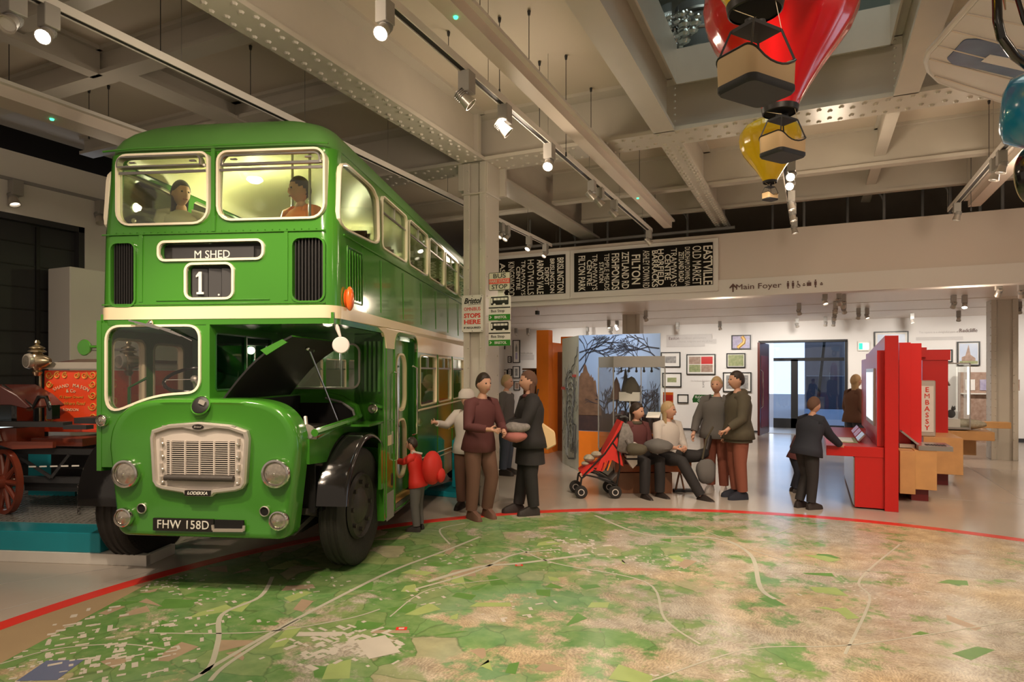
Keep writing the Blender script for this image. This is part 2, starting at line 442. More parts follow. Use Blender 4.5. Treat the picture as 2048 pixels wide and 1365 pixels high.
mat('map_road', (.52, .50, .40), .3, var=.1); mat('map_roof', (.60, .55, .47), .3, var=.12, scale=9); mat('map_field', (.12, .27, .06), .3, var=.25, scale=7)
mat('map_lime', (.36, .46, .16), .3, var=.2, scale=7); mat('map_brown', (.42, .31, .21), .3, var=.25, scale=7); mat('map_blue', (.14, .17, .28), .3); mat('map_edge', (.40, .29, .17), .3, var=.2, scale=2)
fm = MB().prism(circ(MRr-.14), V3, .0006, .0022).build('floor_map', 'aerial_map', smooth=0)
tag(fm, 'round aerial photo map of the city printed on the floor inside a red ring', 'floor map')
a, b = circ(MRr), circ(MRr-.15)
rg = MB().loft([[(*p, .0006) for p in a], [(*p, .004) for p in a], [(*p, .004) for p in b], [(*p, .0006) for p in b]], False, True, 0, True).build('border_ring', 'ring_red', fm, smooth=0)
# blank border outside the printed sheet, at the left of the ring
cp = circ(MRr-.15)
p1, p2 = atZ(360, 1146), atZ(0, 1342); nn_ = Vector((p2.y-p1.y, -(p2.x-p1.x), 0)).normalized()
seg = [p for p in cp if (Vector((p[0], p[1], 0))-p1).dot(nn_) > 0]
if (MC-p1).dot(nn_) > 0: seg = [p for p in cp if (Vector((p[0], p[1], 0))-p1).dot(nn_) < 0]
i0 = max(range(len(seg)), key=lambda i: (Vector(seg[i])-Vector(seg[i-1])).length); seg = seg[i0:]+seg[:i0]
MB().prism(seg, V3, .0022, .003).build('blank_margin', 'map_edge', fm, smooth=0)
def ribbon(pts, w, z=.0034, n=6, mb=None):
    P_ = [atZ(*p) for p in pts]; out = []
    for i in range(len(P_)-1):
        q0, q1, q2, q3 = P_[max(i-1, 0)], P_[i], P_[i+1], P_[min(i+2, len(P_)-1)]
        for k in range(n):
            t = k/n; out.append(.5*((2*q1)+(q2-q0)*t+(2*q0-5*q1+4*q2-q3)*t*t+(3*q1-q0-3*q2+q3)*t**3))
    out.append(P_[-1]); vs = []; fs = []
    for i, p in enumerate(out):
        d = (out[min(i+1, len(out)-1)]-out[max(i-1, 0)]).normalized(); s = Vector((-d.y, d.x, 0))*w/2
        vs += [(p.x+s.x, p.y+s.y, z), (p.x-s.x, p.y-s.y, z)]
    fs = [(2*i, 2*i+1, 2*i+3, 2*i+2) for i in range(len(out)-1)]
    (mb or MB()).add(vs, fs); return mb
mb = MB()
for pts, w in ((((545, 1155), (520, 1195), (445, 1230), (437, 1280), (420, 1335), (380, 1364)), .034), (((400, 1350), (520, 1280), (640, 1215), (780, 1145), (890, 1103), (960, 1075)), .035),
               (((300, 1268), (520, 1266), (690, 1240), (760, 1220)), .016), (((1190, 1032), (1290, 1070), (1430, 1078), (1500, 1110), (1520, 1175), (1550, 1200)), .038),
               (((855, 1165), (960, 1135), (1040, 1128), (1180, 1110)), .05), (((830, 1180), (950, 1145), (1030, 1110), (1120, 1100)), .03), (((420, 1364), (455, 1330), (560, 1262), (600, 1240)), .03),
               (((1040, 1100), (1110, 1128), (1290, 1165), (1330, 1240), (1400, 1290)), .02), (((900, 1090), (880, 1060), (930, 1048)), .02), (((1540, 1075), (1600, 1054), (1700, 1048), (1830, 1046)), .02),
               (((1690, 1310), (1740, 1200), (1720, 1160), (1800, 1090)), .02), (((0, 1330), (110, 1300), (240, 1290), (330, 1300)), .015), (((780, 1235), (860, 1180), (1000, 1160)), .012),
               (((1300, 1364), (1500, 1300), (1720, 1290), (2048, 1240)), .014), (((1380, 1050), (1600, 1130), (1900, 1150), (2048, 1180)), .014)):
    ribbon(pts, w, mb=mb)
mb.build('main_roads', 'map_road', fm, smooth=0)
rnd = random.Random(3); roofs = MB(); fl = MB(); lm = MB(); br = MB()
def quad(mb, c, w, h, a, z, j=0):
    u = Vector((math.cos(a), math.sin(a), 0))*w/2; v = Vector((-math.sin(a), math.cos(a), 0))*h/2
    J = lambda: Vector((rnd.uniform(-j, j), rnd.uniform(-j, j), 0))
    ps = [c-u-v+J(), c+u-v+J(), c+u+v+J(), c-u+v+J()]
    if all((Vector((p.x, p.y, 0))-MC).length < MRr-.2 for p in ps): mb.add([(p.x, p.y, z) for p in ps], [(0, 1, 2, 3)])
def inmap(p): return (p-MC).length < MRr-.3
for (px, py, n, s, sp, a) in ((230, 1320, 110, .06, .5, .5), (380, 1250, 26, .05, .4, .5), (690, 1290, 110, .07, .35, .9), (200, 1245, 30, .07, .35, .5), (430, 1195, 14, .05, .25, .7), (640, 1170, 22, .045, .3, .5),
                              (330, 1165, 60, .045, .3, .6), (850, 1190, 16, .05, .25, .6), (1130, 1100, 60, .045, .55, .2), (1310, 1125, 70, .035, .45, .3), (1700, 1170, 36, .04, .45, .2), (1150, 1090, 20, .08, .3, .2),
                              (900, 1118, 26, .045, .4, .6), (1050, 1215, 14, .05, .3, .3), (1850, 1200, 26, .035, .5, .1), (1450, 1330, 20, .03, .5, .4), (40, 1345, 24, .05, .3, .5)):
    c = atZ(px, py)
    for i in range(n):
        q = c+Vector((rnd.gauss(0, sp*.5), rnd.gauss(0, sp*.5), 0)); aa = a+.43+(PI/2 if rnd.random() < .5 else 0)+rnd.gauss(0, .05)
        quad(roofs, q, s*rnd.uniform(.3, 1.3), s*rnd.uniform(.25, .6), aa, .0031+rnd.uniform(0, .0006))
for i in range(110):
    px = rnd.uniform(150, 1950) if i % 2 else rnd.uniform(250, 1000); c = atZ(px, rnd.triangular(1060, 1364, 1110))
    if not inmap(c): continue
    g = rnd.random(); quad((fl if g < .5 else lm if g < .8 else br), c, rnd.uniform(.06, .28), rnd.uniform(.04, .16), rnd.uniform(0, PI), .0025+rnd.uniform(0, .0005), .05)
quad(roofs, atZ(755, 1295), .20, .30, .95, .0038); quad(roofs, atZ(640, 1270), .3, .07, .45, .0038)
for q_, n_, m_ in ((roofs, 'white_roofs', 'map_roof'), (fl, 'green_fields', 'map_field'), (lm, 'lime_fields', 'map_lime'), (br, 'brown_fields', 'map_brown')): q_.build(n_, m_, fm, smooth=0)['kind'] = 'stuff'
mb = MB(); quad(mb, atZ(103, 1342), .22, .26, .5, .0036); mb.build('solar_field', 'map_blue', fm, smooth=0)
for px, py, s in ((803, 1259, .075), (1038, 1132, .07)):
    mb = MB(); quad(mb, atZ(px, py), s, s*.7, .5, .0042); quad(mb, atZ(px, py), s*.5, s*.35, .5, .0046); mb.m[-1] = 1; mb.build('red_marker', ['ring_red', 'map_roof'], fm, smooth=0)

# ceiling slab with the opening
mb = MB(); OX0, OX1, OY0, OY1 = -1.42, .72, 1.5, 7.44
for a, b in (((-12, -1, 5.15), (OX0, 12.2, 5.35)), ((OX1, -1, 5.15), (14, 12.2, 5.35)), ((OX0, -1, 5.15), (OX1, OY0, 5.35)), ((OX0, OY1, 5.15), (OX1, 12.2, 5.35))): mb.box(a, b)
mb.box((-12, 12.2, 5.15), (14, 20.2, 5.35)); struct(mb.build('ceiling', 'ceiling_paint', smooth=0))
mb = MB()   # steel lining of the opening
mb.box((OX0, OY0, 5.02), (OX0+.02, OY1, 5.48)); mb.box((OX1-.02, OY0, 5.02), (OX1, OY1, 5.48)); mb.box((OX0, OY1-.02, 5.02), (OX1, OY1, 5.42))
struct(mb.build('trim_41', 'brushed', smooth=0))
for nm, a, b in (('glass_panel', (OX0+.03, OY1+.03, 5.45), (OX1, OY1+.045, 6.5)), ('glass_panel', (OX0-.05, OY0, 5.5), (OX0-.035, OY1, 6.5))):
    tag(MB().box(a, b).build('glass_balustrade', 'glass_case', smooth=0), 'clear glass balustrade on the %s edge of the ceiling opening' % ('far' if a[1] > 5 else 'left'), 'balustrade')
# storey above, seen through the opening
struct(MB().box((-5, OY1+3.2, 5.35), (5, OY1+3.4, 9)).build('wall_upstairs', 'upstairs', smooth=0))
mb = MB().box((-6, -2, 8.6), (6, 12, 8.8)); struct(mb.build('ceiling_upstairs', 'upstairs', smooth=0))
ibeam('y', -1.0, 0, 10.6, .35, 8.0, 8.6, mt='beam_grey'); ibeam('x', 9.4, -5, 5, .3, 7.9, 8.6)
struct(MB().box((-6, -2, 5.35), (-5.8, 12, 8.8)).box((5.8, -2, 5.35), (6, 12, 8.8)).build('wall_upstairs_sides', 'upstairs', smooth=0))
lamp('AREA', (0, 6, 8.4), 70, (.85, 1, .95), 3)
c = atY(1398, 82, 8.5); t = thing('barrel', 'dark banded drum on the storey above, behind the left glass of the opening', 'barrel', (c.x, c.y, 5.36))
MB().lathe([(.02, 0), (.30, .0), (.36, .35), (.36, .7), (.30, 1.05), (.02, 1.05)], seg=28).build('drum', 'barrel', t)
for z in (.16, .38, .62, .86): MB().lathe([(.345+.02*(z in (.38, .62)), z), (.372, z+.01), (.372, z+.04), (.345, z+.05)], seg=28, cap=False).build('hoop', 'steel', t)
c = atY(1352, 58, 7.8); rnd = random.Random(5); mb = MB()
for i in range(46):
    a = i*2.4; r = .05+.006*i; p = Vector((c.x+math.cos(a)*r*.9, c.y+rnd.uniform(-.1, .1), c.z+math.sin(a)*r*.6)); mb.ball(p, rnd.uniform(.03, .07), 7, 0, (1.2, .8, .8))
mb.tube([(c.x, c.y, 5.36), (c.x, c.y, c.z)], .03)
tag(mb.build('foil_sculpture', 'foil'), 'crumpled shiny foil sculpture on the storey above beside the drum', 'sculpture')

# girders
ibeam('x', 7.69, -9.6, 12, .48, 4.51, 5.15, rows=1)
ibeam('y', -4.04, -.5, 7.47, .34, 4.51, 5.15, rows=1)
ibeam('y', -4.18, 7.93, 12.9, .36, 4.51, 5.15, rows=0)
ibeam('y', -1.55, -.5, 7.47, .24, 4.51, 5.15); ibeam('y', -1.55, 7.93, 12.9, .26, 4.51, 5.15, rows=1, step=.14)
ibeam('y', .84, -.5, 7.47, .22, 4.51, 5.15); ibeam('y', .84, 7.93, 12.9, .14, 4.74, 5.15)
ibeam('x', 10.25, -4, 12, .16, 4.6, 5.15); ibeam('x', 11.75, -4, 12, .12, 4.6, 5.15)
ibeam('x', 4.36, -9.6, -4.2, .2, 4.85, 5.15); ibeam('x', 3.5, -9.6, -4.2, .16, 4.95, 5.15); ibeam('x', 5.9, -9.6, -4.2, .2, 4.9, 5.15)
ibeam('y', -6.8, -.5, 4.3, .16, 4.85, 5.15); ibeam('y', -6.6, 4.5, 7.4, .3, 4.88, 5.15)
ibeam('x', 11.0, -9.6, -4.3, .2, 4.75, 5.15)
mb = MB()
for y in (7.42, 7.95):
    for x in (-1.42, -1.68, .74, .94):
        for k in range(7): rivet(mb, (x, y if y < 7.6 else y, 4.6+k*.075), (0, -1 if y < 7.6 else 1, 0), .014)
struct(mb.build('trim_42', 'beam_grey', smooth=0))
# walls
WX = -9.6
d0 = atX(170, 458, WX); dt = atX(0, 422, WX).z
mb = MB(); mb.box((WX-.3, -1, dt), (WX, 20, 4.68)); mb.box((WX-.3, d0.y, 0), (WX, 20, dt)); struct(mb.build('wall_left', 'wall_white', smooth=0))
struct(MB().box((WX-.9, -1, 4.68), (WX-.5, 20, 5.15)).build('trim_43', 'void', smooth=0))
tw = atX(0, 354, WX).z
mb = MB().box((WX, -1, tw-.02), (WX+.04, 16, tw+.02)); struct(mb.build('trim_44', 'grey_panel', smooth=0))
dr = MB().box((WX-.25, -1, 0), (WX-.12, d0.y-.08, dt-.08)).box((WX-.3, d0.y-.08, 0), (WX-.01, d0.y+.03, dt+.02)).box((WX-.3, -1, dt-.08), (WX-.01, d0.y, dt+.02)).build('door_2', 'charcoal', smooth=0); struct(dr)
mb = MB()
for k in range(12): mb.box((WX-.12, -1, .3*k+.2), (WX-.105, d0.y-.09, .3*k+.215))
mb.box((WX-.12, d0.y-.6, 0), (WX-.09, d0.y-.55, dt-.1)); mb.build('door_slats', 'black', dr, smooth=0)
b0 = atX(140, 533, WX+.5)
tag(MB().box((WX+.005, b0.y, 0), (WX+.5, b0.y+1.0, b0.z)).build('boxed_pier', 'wall_white', smooth=0, bevel=.01), 'low white boxed pier against the left wall behind the red fire engine', 'pier')
# windowed back wall
DX0, DX1, DH, WY = -1.43, .87, 2.62, 20.0
mb = MB().box((-12, WY, 0), (DX0, WY+.25, 3.25)).box((DX1, WY, 0), (14, WY+.25, 3.25)).box((DX0, WY, DH), (DX1, WY+.25, 3.25)); struct(mb.build('wall_back', 'wall_white2', smooth=0))
struct(MB().box((DX1, WY-.02, 0), (9, WY, .09)).box((-12, WY-.02, 0), (DX0, WY, .05)).build('baseboard_back', 'charcoal', smooth=0))
struct(MB().box((-12, 12.25, 3.2), (14, WY+.1, 3.36)).build('ceiling_low', 'low_ceiling', smooth=0))
mb = MB()
for y in (13.1, 15.2, 17.4): mb.box((-9, y, 3.193), (8.9, y+.02, 3.2))
struct(mb.build('trim_45', 'bulk_white', smooth=0))
struct(MB().box((-12, 12.2, 3.42), (14, 12.45, 4.26)).build('wall_bulkhead', 'bulk_white', smooth=0))
struct(MB().box((-12, 12.17, 3.11), (14, 12.45, 3.42)).build('trim_46', 'wall_white', smooth=0))
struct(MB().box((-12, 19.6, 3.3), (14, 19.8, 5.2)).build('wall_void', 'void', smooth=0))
struct(MB().box((9.0, 11.5, 0), (9.2, WY, 3.2)).build('wall_right_far', 'wall_white2', smooth=0))
# door_1
dj = MB().box((DX0, WY-.03, 0), (DX0+.06, WY+.3, DH)).box((DX1-.07, WY-.03, 0), (DX1, WY+.3, DH)).box((DX0, WY-.03, DH-.02), (DX1, WY+.3, DH+.04)).build('door_1', 'black', smooth=0); struct(dj)
fr = MB().box((DX0+.3, WY+2.0, 2.1), (DX1+1, WY+2.08, 2.2)).box((-.62, WY+2, .0), (-.42, WY+2.08, 2.15)).box((DX0+.3, WY+2, 0), (-.4, WY+2.08, .3))
fr.box((DX1+.0, WY+2, 0), (DX1+.2, WY+2.08, 3.1)).box((-.45, WY+2, 0), (DX1, WY+2.06, .12)); struct(fr.build('window_1', 'black', smooth=0))
MB().box((DX0+.3, WY+2.03, .3), (DX1+1, WY+2.045, 3.1)).build('pane', 'glass_door', bpy.data.objects['window_1'], smooth=0)
lf = MB().cbox((0, .62, 1.28), (.06, 1.24, 2.56)).build('open_door', 'maroon', smooth=0); lf.location = (DX0+.08, WY-1.05, .01); lf.rotation_euler.z = R(-8)
tag(lf, 'brown door leaf standing open at the left of the foyer doorway', 'door')
MB().tube([(.035, .1, .75), (.09, .1, .8), (.09, .1, 1.75), (.035, .1, 1.8)], .014).build('door_handle', 'chrome', lf)
MB().cbox((.033, .62, 1.2), (.006, .9, 2.0)).build('push_panel', 'dark_red', lf, smooth=0)
# the foyer and the street outside
struct(MB().box((-5, WY, -.12), (5, WY+2.05, 0)).build('floor_foyer', 'grey_panel', smooth=0))
struct(MB().box((-5, WY+.3, 2.95), (5, WY+2.4, 3.1)).build('ceiling_foyer', 'outside_blue', smooth=0))
struct(MB().box((-14, WY+2.1, -.3), (14, WY+40, -.12)).build('ground_outside', 'outside_wall', smooth=0))
tag(MB().box((-.3, WY+9, -.1), (9, WY+16, 3.0)).box((.2, WY+8.98, 2.4), (3, WY+9, 2.55)).build('lilac_building', 'outside_wall', smooth=0), 'pale lilac building seen through the glass beyond the foyer', 'building')
tag(MB().box((-.2, WY+4, -.1), (5, WY+7, 1.55)).box((-.2, WY+3.98, 1.5), (5, WY+7, 1.62)).build('dark_shed', 'outside_dark', smooth=0), 'low dark shed outside the foyer glass', 'shed')
tag(MB().box((-.25, WY+3.2, -.1), (4, WY+3.25, .55)).build('pale_fence', 'outside_blue', smooth=0), 'low pale blue fence outside the foyer glass', 'fence')
c = atY(1630, 800, WY+3.6); tag(MB().cyl((c.x, c.y, 0), (c.x+.3, c.y, 3.0), .05).build('mooring_pole', 'black'), 'leaning black pole standing outside the glass', 'pole')

# steel columns
def column(name, x0, x1, y0, y1, h, label, step=.26, head=True, riv=True):
    t = thing(name, label, 'column', ((x0+x1)/2, (y0+y1)/2, 0)); a, b = (x1-x0)/2, (y1-y0)/2
    MB().box((-a, -b, 0), (-a+.045, b, h)).box((a-.045, -b, 0), (a, b, h)).box((-a+.045, -b, 0), (-a+.09, -b+.02, h)).box((a-.09, -b, 0), (a-.045, -b+.02, h)).build('flange', 'beam_grey', t, smooth=0, bevel=.004)
    MB().box((-a+.045, -b+.05, 0), (a-.045, -b+.08, h)).box((-a+.045, b-.08, 0), (a-.045, b-.05, h)).build('web', 'beam_grey', t, smooth=0)
    if head: MB().box((-a-.02, -b-.02, h-.42), (a+.02, b+.02, h-.4)).box((a, -b+.02, h-.4), (a+.018, b-.02, h)).box((a, b-.02, h-.38), (a+.10, b+.04, h)).box((-a-.08, -b, h-.35), (-a, b, h)).build('head_plate', 'beam_grey', t, smooth=0, bevel=.004)
    if riv:
        mb = MB(); z = .15
        while z < h:
            for y in (-b+.05, b-.05): rivet(mb, (a, y, z), (1, 0, 0), .014); rivet(mb, (-a, y, z+.1), (-1, 0, 0), .014)
            for x in (-a+.07, a-.07): rivet(mb, (x, -b, z+.1), (0, -1, 0), .013)
            z += step*(.35 if z > h-.45 and head else 1)
        mb.build('rivets', 'beam_grey', t, smooth=0)['kind'] = 'stuff'
    return t
column('steel_column', -4.2, -3.87, 7.48, 7.88, 4.51, 'grey riveted steel column beside the green bus with bus stop signs')
MB().box((-.02, -.27, 4.56), (.10, -.2, 5.15)).build('stiffener', 'beam_grey', bpy.data.objects['steel_column'], smooth=0)
c = atZ(1985, 920); column('steel_column', c.x-.02, c.x+.42, c.y+.0, c.y+.42, 3.2, 'grey riveted steel column behind the wooden benches at the right', head=False, step=.16)
c = atY(1262, 640, 15.9); column('steel_column', c.x-.22, c.x+.22, 15.9, 16.3, 3.2, 'grey steel column rising behind the tree mural', head=False, riv=False)
# ================================================================ the double-decker bus
BUSA = R(18.98); NO, BO = -2.93, 4.73
BX = Vector((math.cos(BUSA), math.sin(BUSA), 0)); BY = Vector((-math.sin(BUSA), math.cos(BUSA), 0))
bus = thing('double_decker_bus', 'green and cream vintage double-decker bus with its bonnet lid raised', 'bus', BX*NO+BY*BO, BUSA)
def XZ(x, z, t): return (x, t, z)
def YZ(y, z, t): return (t, y, z)
X0, X1, YF, YR = -.97, 1.035, .12, 7.6
def ring(z, d=0, f=0, r=.13, rk=0):
    e = max(r-d*.3, .03)
    return [(x, y, z) for x, y in rrect(X0+d, X1-d, YF+rk+f+d, YR-d-f, e, 6)]
def rake(z): return .05*max(0, z-2.86)
def shell(zs, th, fx=lambda z: 0):
    o = [ring(z, fx(z), 0, .13, rake(z)) for z in zs]; i = [ring(z, fx(z)+th, 0, .10, rake(z)) for z in reversed(zs)]
    return MB().loft(o+i, False, True, 0, True)
tum = lambda z: .03*max(0, (z-2.6))
ub = shell([2.16, 2.3, 2.86, 3.2, 3.53], .045, tum).build('upper_body', 'bus_green', bus)
c = MB()
FW = [rrect(-.80, -.005, 2.93, 3.51, [.13, .07, .09, .12]), rrect(.06, .955, 2.95, 3.51, [.12, .09, .09, .12])]
for p in FW: c.prism(p, XZ, -.2, .4)
QW = [(.20, 2.90), (1.24, 2.96), (1.15, 3.30), (1.0, 3.42), (.30, 3.47), (.19, 3.40)]
def smooth_poly(p, n=4):
    out = []; K = len(p)
    for i in range(K):
        a, b, c_ = Vector(p[i-1]), Vector(p[i]), Vector(p[(i+1) % K]); u = b+(a-b)*.22; v = b+(c_-b)*.22
        for k in range(n+1):
            t = k/n; out.append(tuple(u*(1-t)**2+b*2*t*(1-t)+v*t*t))
    return out
QW = smooth_poly([(.19, 2.90), (1.25, 2.95), (1.22, 3.38), (1.05, 3.46), (.24, 3.46)])
SW = [rrect(1.33+i*.985, 1.33+i*.985+.90, 2.95, 3.47, .07) for i in range(6)]
for p in [QW]+SW: c.prism(p, YZ, .8, 1.3); c.prism(p, YZ, -1.3, -.8)
c.prism(rrect(-.6, .65, 2.95, 3.45, .1), XZ, 7.3, 7.8)
VB = [rrect(-.84, -.64, 2.29, 2.79, .05), rrect(.69, .94, 2.31, 2.80, .06)]
BL = rrect(-.42, .44, 2.655, 2.785, .045); NB = rrect(-.19, .19, 2.345, 2.605, .05)
for p in VB+[BL, NB]: c.prism(p, XZ, -.2, .3)
cut(ub, c)
# front window frames, panes, ventilators
for i, p in enumerate(FW):
    fr = frame(p, .017, XZ, YF-.012, YF+.05).build('front_window', 'pale_cream', bus, smooth=35)
    MB().prism(inset(p, .02), XZ, YF+.02, YF+.026).build('pane', 'glass_dim', fr, smooth=0)
    xs = [q[0] for q in p]; x0, x1 = min(xs)+.04, max(xs)-.04; zt = max(q[1] for q in p)
    mb = MB(); mb.bar((x0-.015, YF, zt-.155), (x1+.015, YF, zt-.155), .012, .02); mb.bar((x0-.01, YF+.01, zt-.11), (x1+.01, YF+.01, zt-.11), .03, .018)
    op = rrect(x0, x1, zt-.125, zt-.035, [.008, .05, .05, .008]); frame(op, .012, XZ, YF-.055 if i == 0 else YF-.012, YF+.01, mb)
    for xx in (x0+.1, x1-.1): mb.cbox((xx, YF+.005, zt-.07), (.05, .02, .012))
    mb.build('ventilator', 'steel', fr, smooth=0)
mb = MB()   # beads and seams of the front panels
for z in (2.86, 2.31-.015): mb.tube([(X0+.05, YF-.003, z), (X1-.08, YF-.003, z)], .006, 6)
for x in (-.585, .635): mb.cbox((x, YF-.001, 2.59), (.03, .008, .55))
mb.cbox((.03, YF, 3.2), (.03, .01, .66)); mb.tube([(-.45, YF-.004, 2.325), (.5, YF-.004, 2.325)], .005, 6)
mb.tube([(-.93, YF+.02, 3.545), (-.6, YF-.0, 3.555), (.7, YF-.0, 3.555), (.97, YF+.02, 3.545)], .009, 6)
for s in (X0-.002, X1+.002):
    mb.tube([(s, .3, 2.86), (s, 7.4, 2.86)], .007, 6)
    for k in range(9): mb.cbox((s, 1.28+k*.985*.5*1.6, 2.57), (.006, .012, .5))
for x in [-.8+.06*k for k in range(30)]: rivet(mb, (x, YF, 2.875), (0, -1, 0), .005); rivet(mb, (x, YF, 2.29), (0, -1, 0), .005)
mb.build('beading', 'bus_green', bus, smooth=0)
for i, p in enumerate([QW]+SW):
    for sx in (X1, X0):
        off = -.01 if sx > 0 else .01
        fr = frame(p, .015, YZ, sx+off*.2-(.028 if sx > 0 else -.028), sx+(.004 if sx > 0 else -.004)).build('side_window', 'pale_cream', bus, smooth=35)
        MB().prism(inset(p, .018), YZ, sx+off*2, sx+off*2.6).build('pane', 'glass_dim', fr, smooth=0)
        if i:
            ys = [q[0] for q in p]; mb = MB(); mb.bar((sx+off*1.5, min(ys)+.03, 3.31), (sx+off*1.5, max(ys)-.03, 3.31), .016, .016)
            mb.bar((sx+off*1.5, sum(ys)/len(ys), 3.31), (sx+off*1.5, sum(ys)/len(ys), 3.45), .012, .016); mb.build('slider_bar', 'steel', fr, smooth=0)
frame(rrect(-.6, .65, 2.95, 3.45, .1), .03, XZ, YR-.03, YR+.01).build('rear_window', 'cream', bus)
# black ventilation slots on the front
for p in VB:
    x0 = min(q[0] for q in p); x1 = max(q[0] for q in p); z0 = min(q[1] for q in p); z1 = max(q[1] for q in p)
    v = MB().box((x0-.02, YF+.06, z0-.02), (x1+.02, YF+.1, z1+.02)).build('front_vent', 'black', bus, smooth=0)
    n = 9; mb = MB()
    for k in range(n): mb.bar((x0+.015+(x1-x0-.03)*k/(n-1), YF+.035, z0), (x0+.015+(x1-x0-.03)*k/(n-1), YF+.035, z1), .010, .04, up=(0, 1, 0))
    mb.build('vent_rib', 'black', v, smooth=0); frame([(q[0], q[1]) for q in p], -.016, XZ, YF-.012, YF+.01).build('vent_rim', 'bus_green', v)
bb = frame(BL, -.019, XZ, YF-.016, YF+.02).build('destination_box', 'pale_cream', bus); MB().prism(BL, XZ, YF+.055, YF+.07).build('box_back', 'black', bb, smooth=0)
MB().box((-.34, YF+.035, 2.655), (.35, YF+.04, 2.755)).build('blind', 'charcoal', bb, smooth=0)
text('M SHED', .064, 'sign_white', bb, (0, YF+.034, 2.692), bold=.008)
nb = frame(NB, -.019, XZ, YF-.016, YF+.02).build('route_number_box', 'pale_cream', bus); MB().prism(NB, XZ, YF+.055, YF+.07).build('box_back', 'black', nb, smooth=0)
for x0, x1 in ((-.165, -.045), (-.025, .07), (.085, .17)): MB().prism([(x0, YF+.03), (x1, YF+.05), (x1, YF+.055), (x0, YF+.05)], lambda a, b, t: (a, b, t), 2.35, 2.58).build('number_blind', 'charcoal', nb, smooth=0)
MB().prism([(-.125, 2.375), (-.065, 2.375), (-.065, 2.392), (-.082, 2.392), (-.082, 2.555), (-.105, 2.555), (-.13, 2.525), (-.13, 2.51), (-.108, 2.52), (-.108, 2.392), (-.125, 2.392)], XZ, YF+.022, YF+.028).build('digit_one', 'sign_white', nb, smooth=0); text('.', .09, 'sign_white', nb, (.06, YF+.03, 2.40))
# roof: a dome, and a cream lining below it
def dome(z0, h, d0, n=9):
    rs = []
    for i in range(n+1):
        a = PI/2*i/n; ins = d0+.93*(1-math.cos(a)**.75); z = z0+h*math.sin(a)
        rs.append([(x, y, z) for x, y in rrect(X0+min(ins, .95), X1-min(ins, .95), YF+.03+ins*.85, YR-ins*.8, max(.02, .16+ins*.3 if ins < .9 else .03), 6)])
    return rs
def capped(rs): m = MB().loft(rs, False, True); m.add(rs[-1], [tuple(range(len(rs[-1])))]); return m
capped(dome(3.53, .40, .025)).build('roof', 'roof_green', bus)
capped(dome(3.50, .34, .09)).build('ceiling_lining', 'lining', bus)
mb = MB()
for s in (X0+.05, X1-.05): mb.box((s-.004, .25, 2.25), (s+.004, 7.5, 2.93))
mb.build('side_lining', 'lining', bus, smooth=0)
# cream band: front strip and the deeper side
def outl(z, d): return [(x, y, z) for x, y in rrect(X0-d, X1+d, YF-d, YR+d, .13, 6)]
cb = MB().loft([outl(2.175, .008), outl(2.275, .008), outl(2.275, -.03), outl(2.175, -.03)], False, True, 0, True)
for s in (X1, X0): cb.box((s-.02, 1.44, 1.985), (s+.008 if s > 0 else s-.008, 7.58, 2.18)) if s > 0 else cb.box((s+.02, 1.44, 1.985), (s-.008, 7.58, 2.18))
cb.prism([(1.14, 2.18), (1.44, 2.18), (1.44, 1.985), (1.41, 2.07), (1.34, 2.13)], YZ, X1-.02, X1+.008)
cb = cb.build('cream_band', 'cream', bus, smooth=30)
MB().loft([outl(2.13, .0), outl(2.178, .004), outl(2.178, -.04), outl(2.13, -.04)], False, True, 0, True).build('lower_bead', 'bus_green', bus)
mb = MB().box((X0+.02, YF+.02, 2.13), (X1-.02, YR-.02, 2.22)); mb.build('upper_floor', 'bus_green', bus, smooth=0)
# lower deck, nearside wall
DOOR = smooth_poly([(1.72, .40), (2.64, .40), (2.64, 2.10), (1.72, 2.14)], 4); DOOR = rrect(1.73, 2.63, .34, 2.15, [.01, .13, .16, .01])
LW = [rrect(2.80+i*.985, 2.80+i*.985+.90, 1.34, 1.96, .06) for i in range(5)]
sd = MB().prism([(1.42, .30), (7.6, .30), (7.6, 2.17), (1.42, 2.17)], YZ, X1-.04, X1)
sd.box((X1-.30, 1.38, .30), (X1, 1.42, 2.17))
sd = sd.build('nearside_panel', 'bus_green', bus, smooth=0)
c = MB().prism(DOOR, YZ, .9, 1.2)
for p in LW: c.prism(p, YZ, .9, 1.2)
cut(sd, c); cut(cb, MB().prism(DOOR, YZ, .9, 1.2))
od = MB().prism([(.12, .95), (7.6, .30), (7.6, 2.17), (.12, 2.17)], YZ, X0, X0+.04).build('offside_panel', 'bus_green', bus, smooth=0)
CSW = [rrect(.24, .66, 1.42, 2.04, .08), rrect(.76, 1.22, 1.46, 2.02, .08)]
c = MB()
for p in CSW+[[(a, b) for a, b in q] for q in LW]+[rrect(1.65, 2.6, 1.34, 1.96, .06)]: c.prism(p, YZ, X0-.2, X0+.2)
cut(od, c)
for p in CSW: frame(p, .022, YZ, X0+.045, X0-.006).build('cab_side_window', 'cream', bus, smooth=35)
MB().box((X0+.015, .2, 1.4), (X0+.018, 1.25, 2.06)).build('cab_side_glass', 'glass', bus, smooth=0)
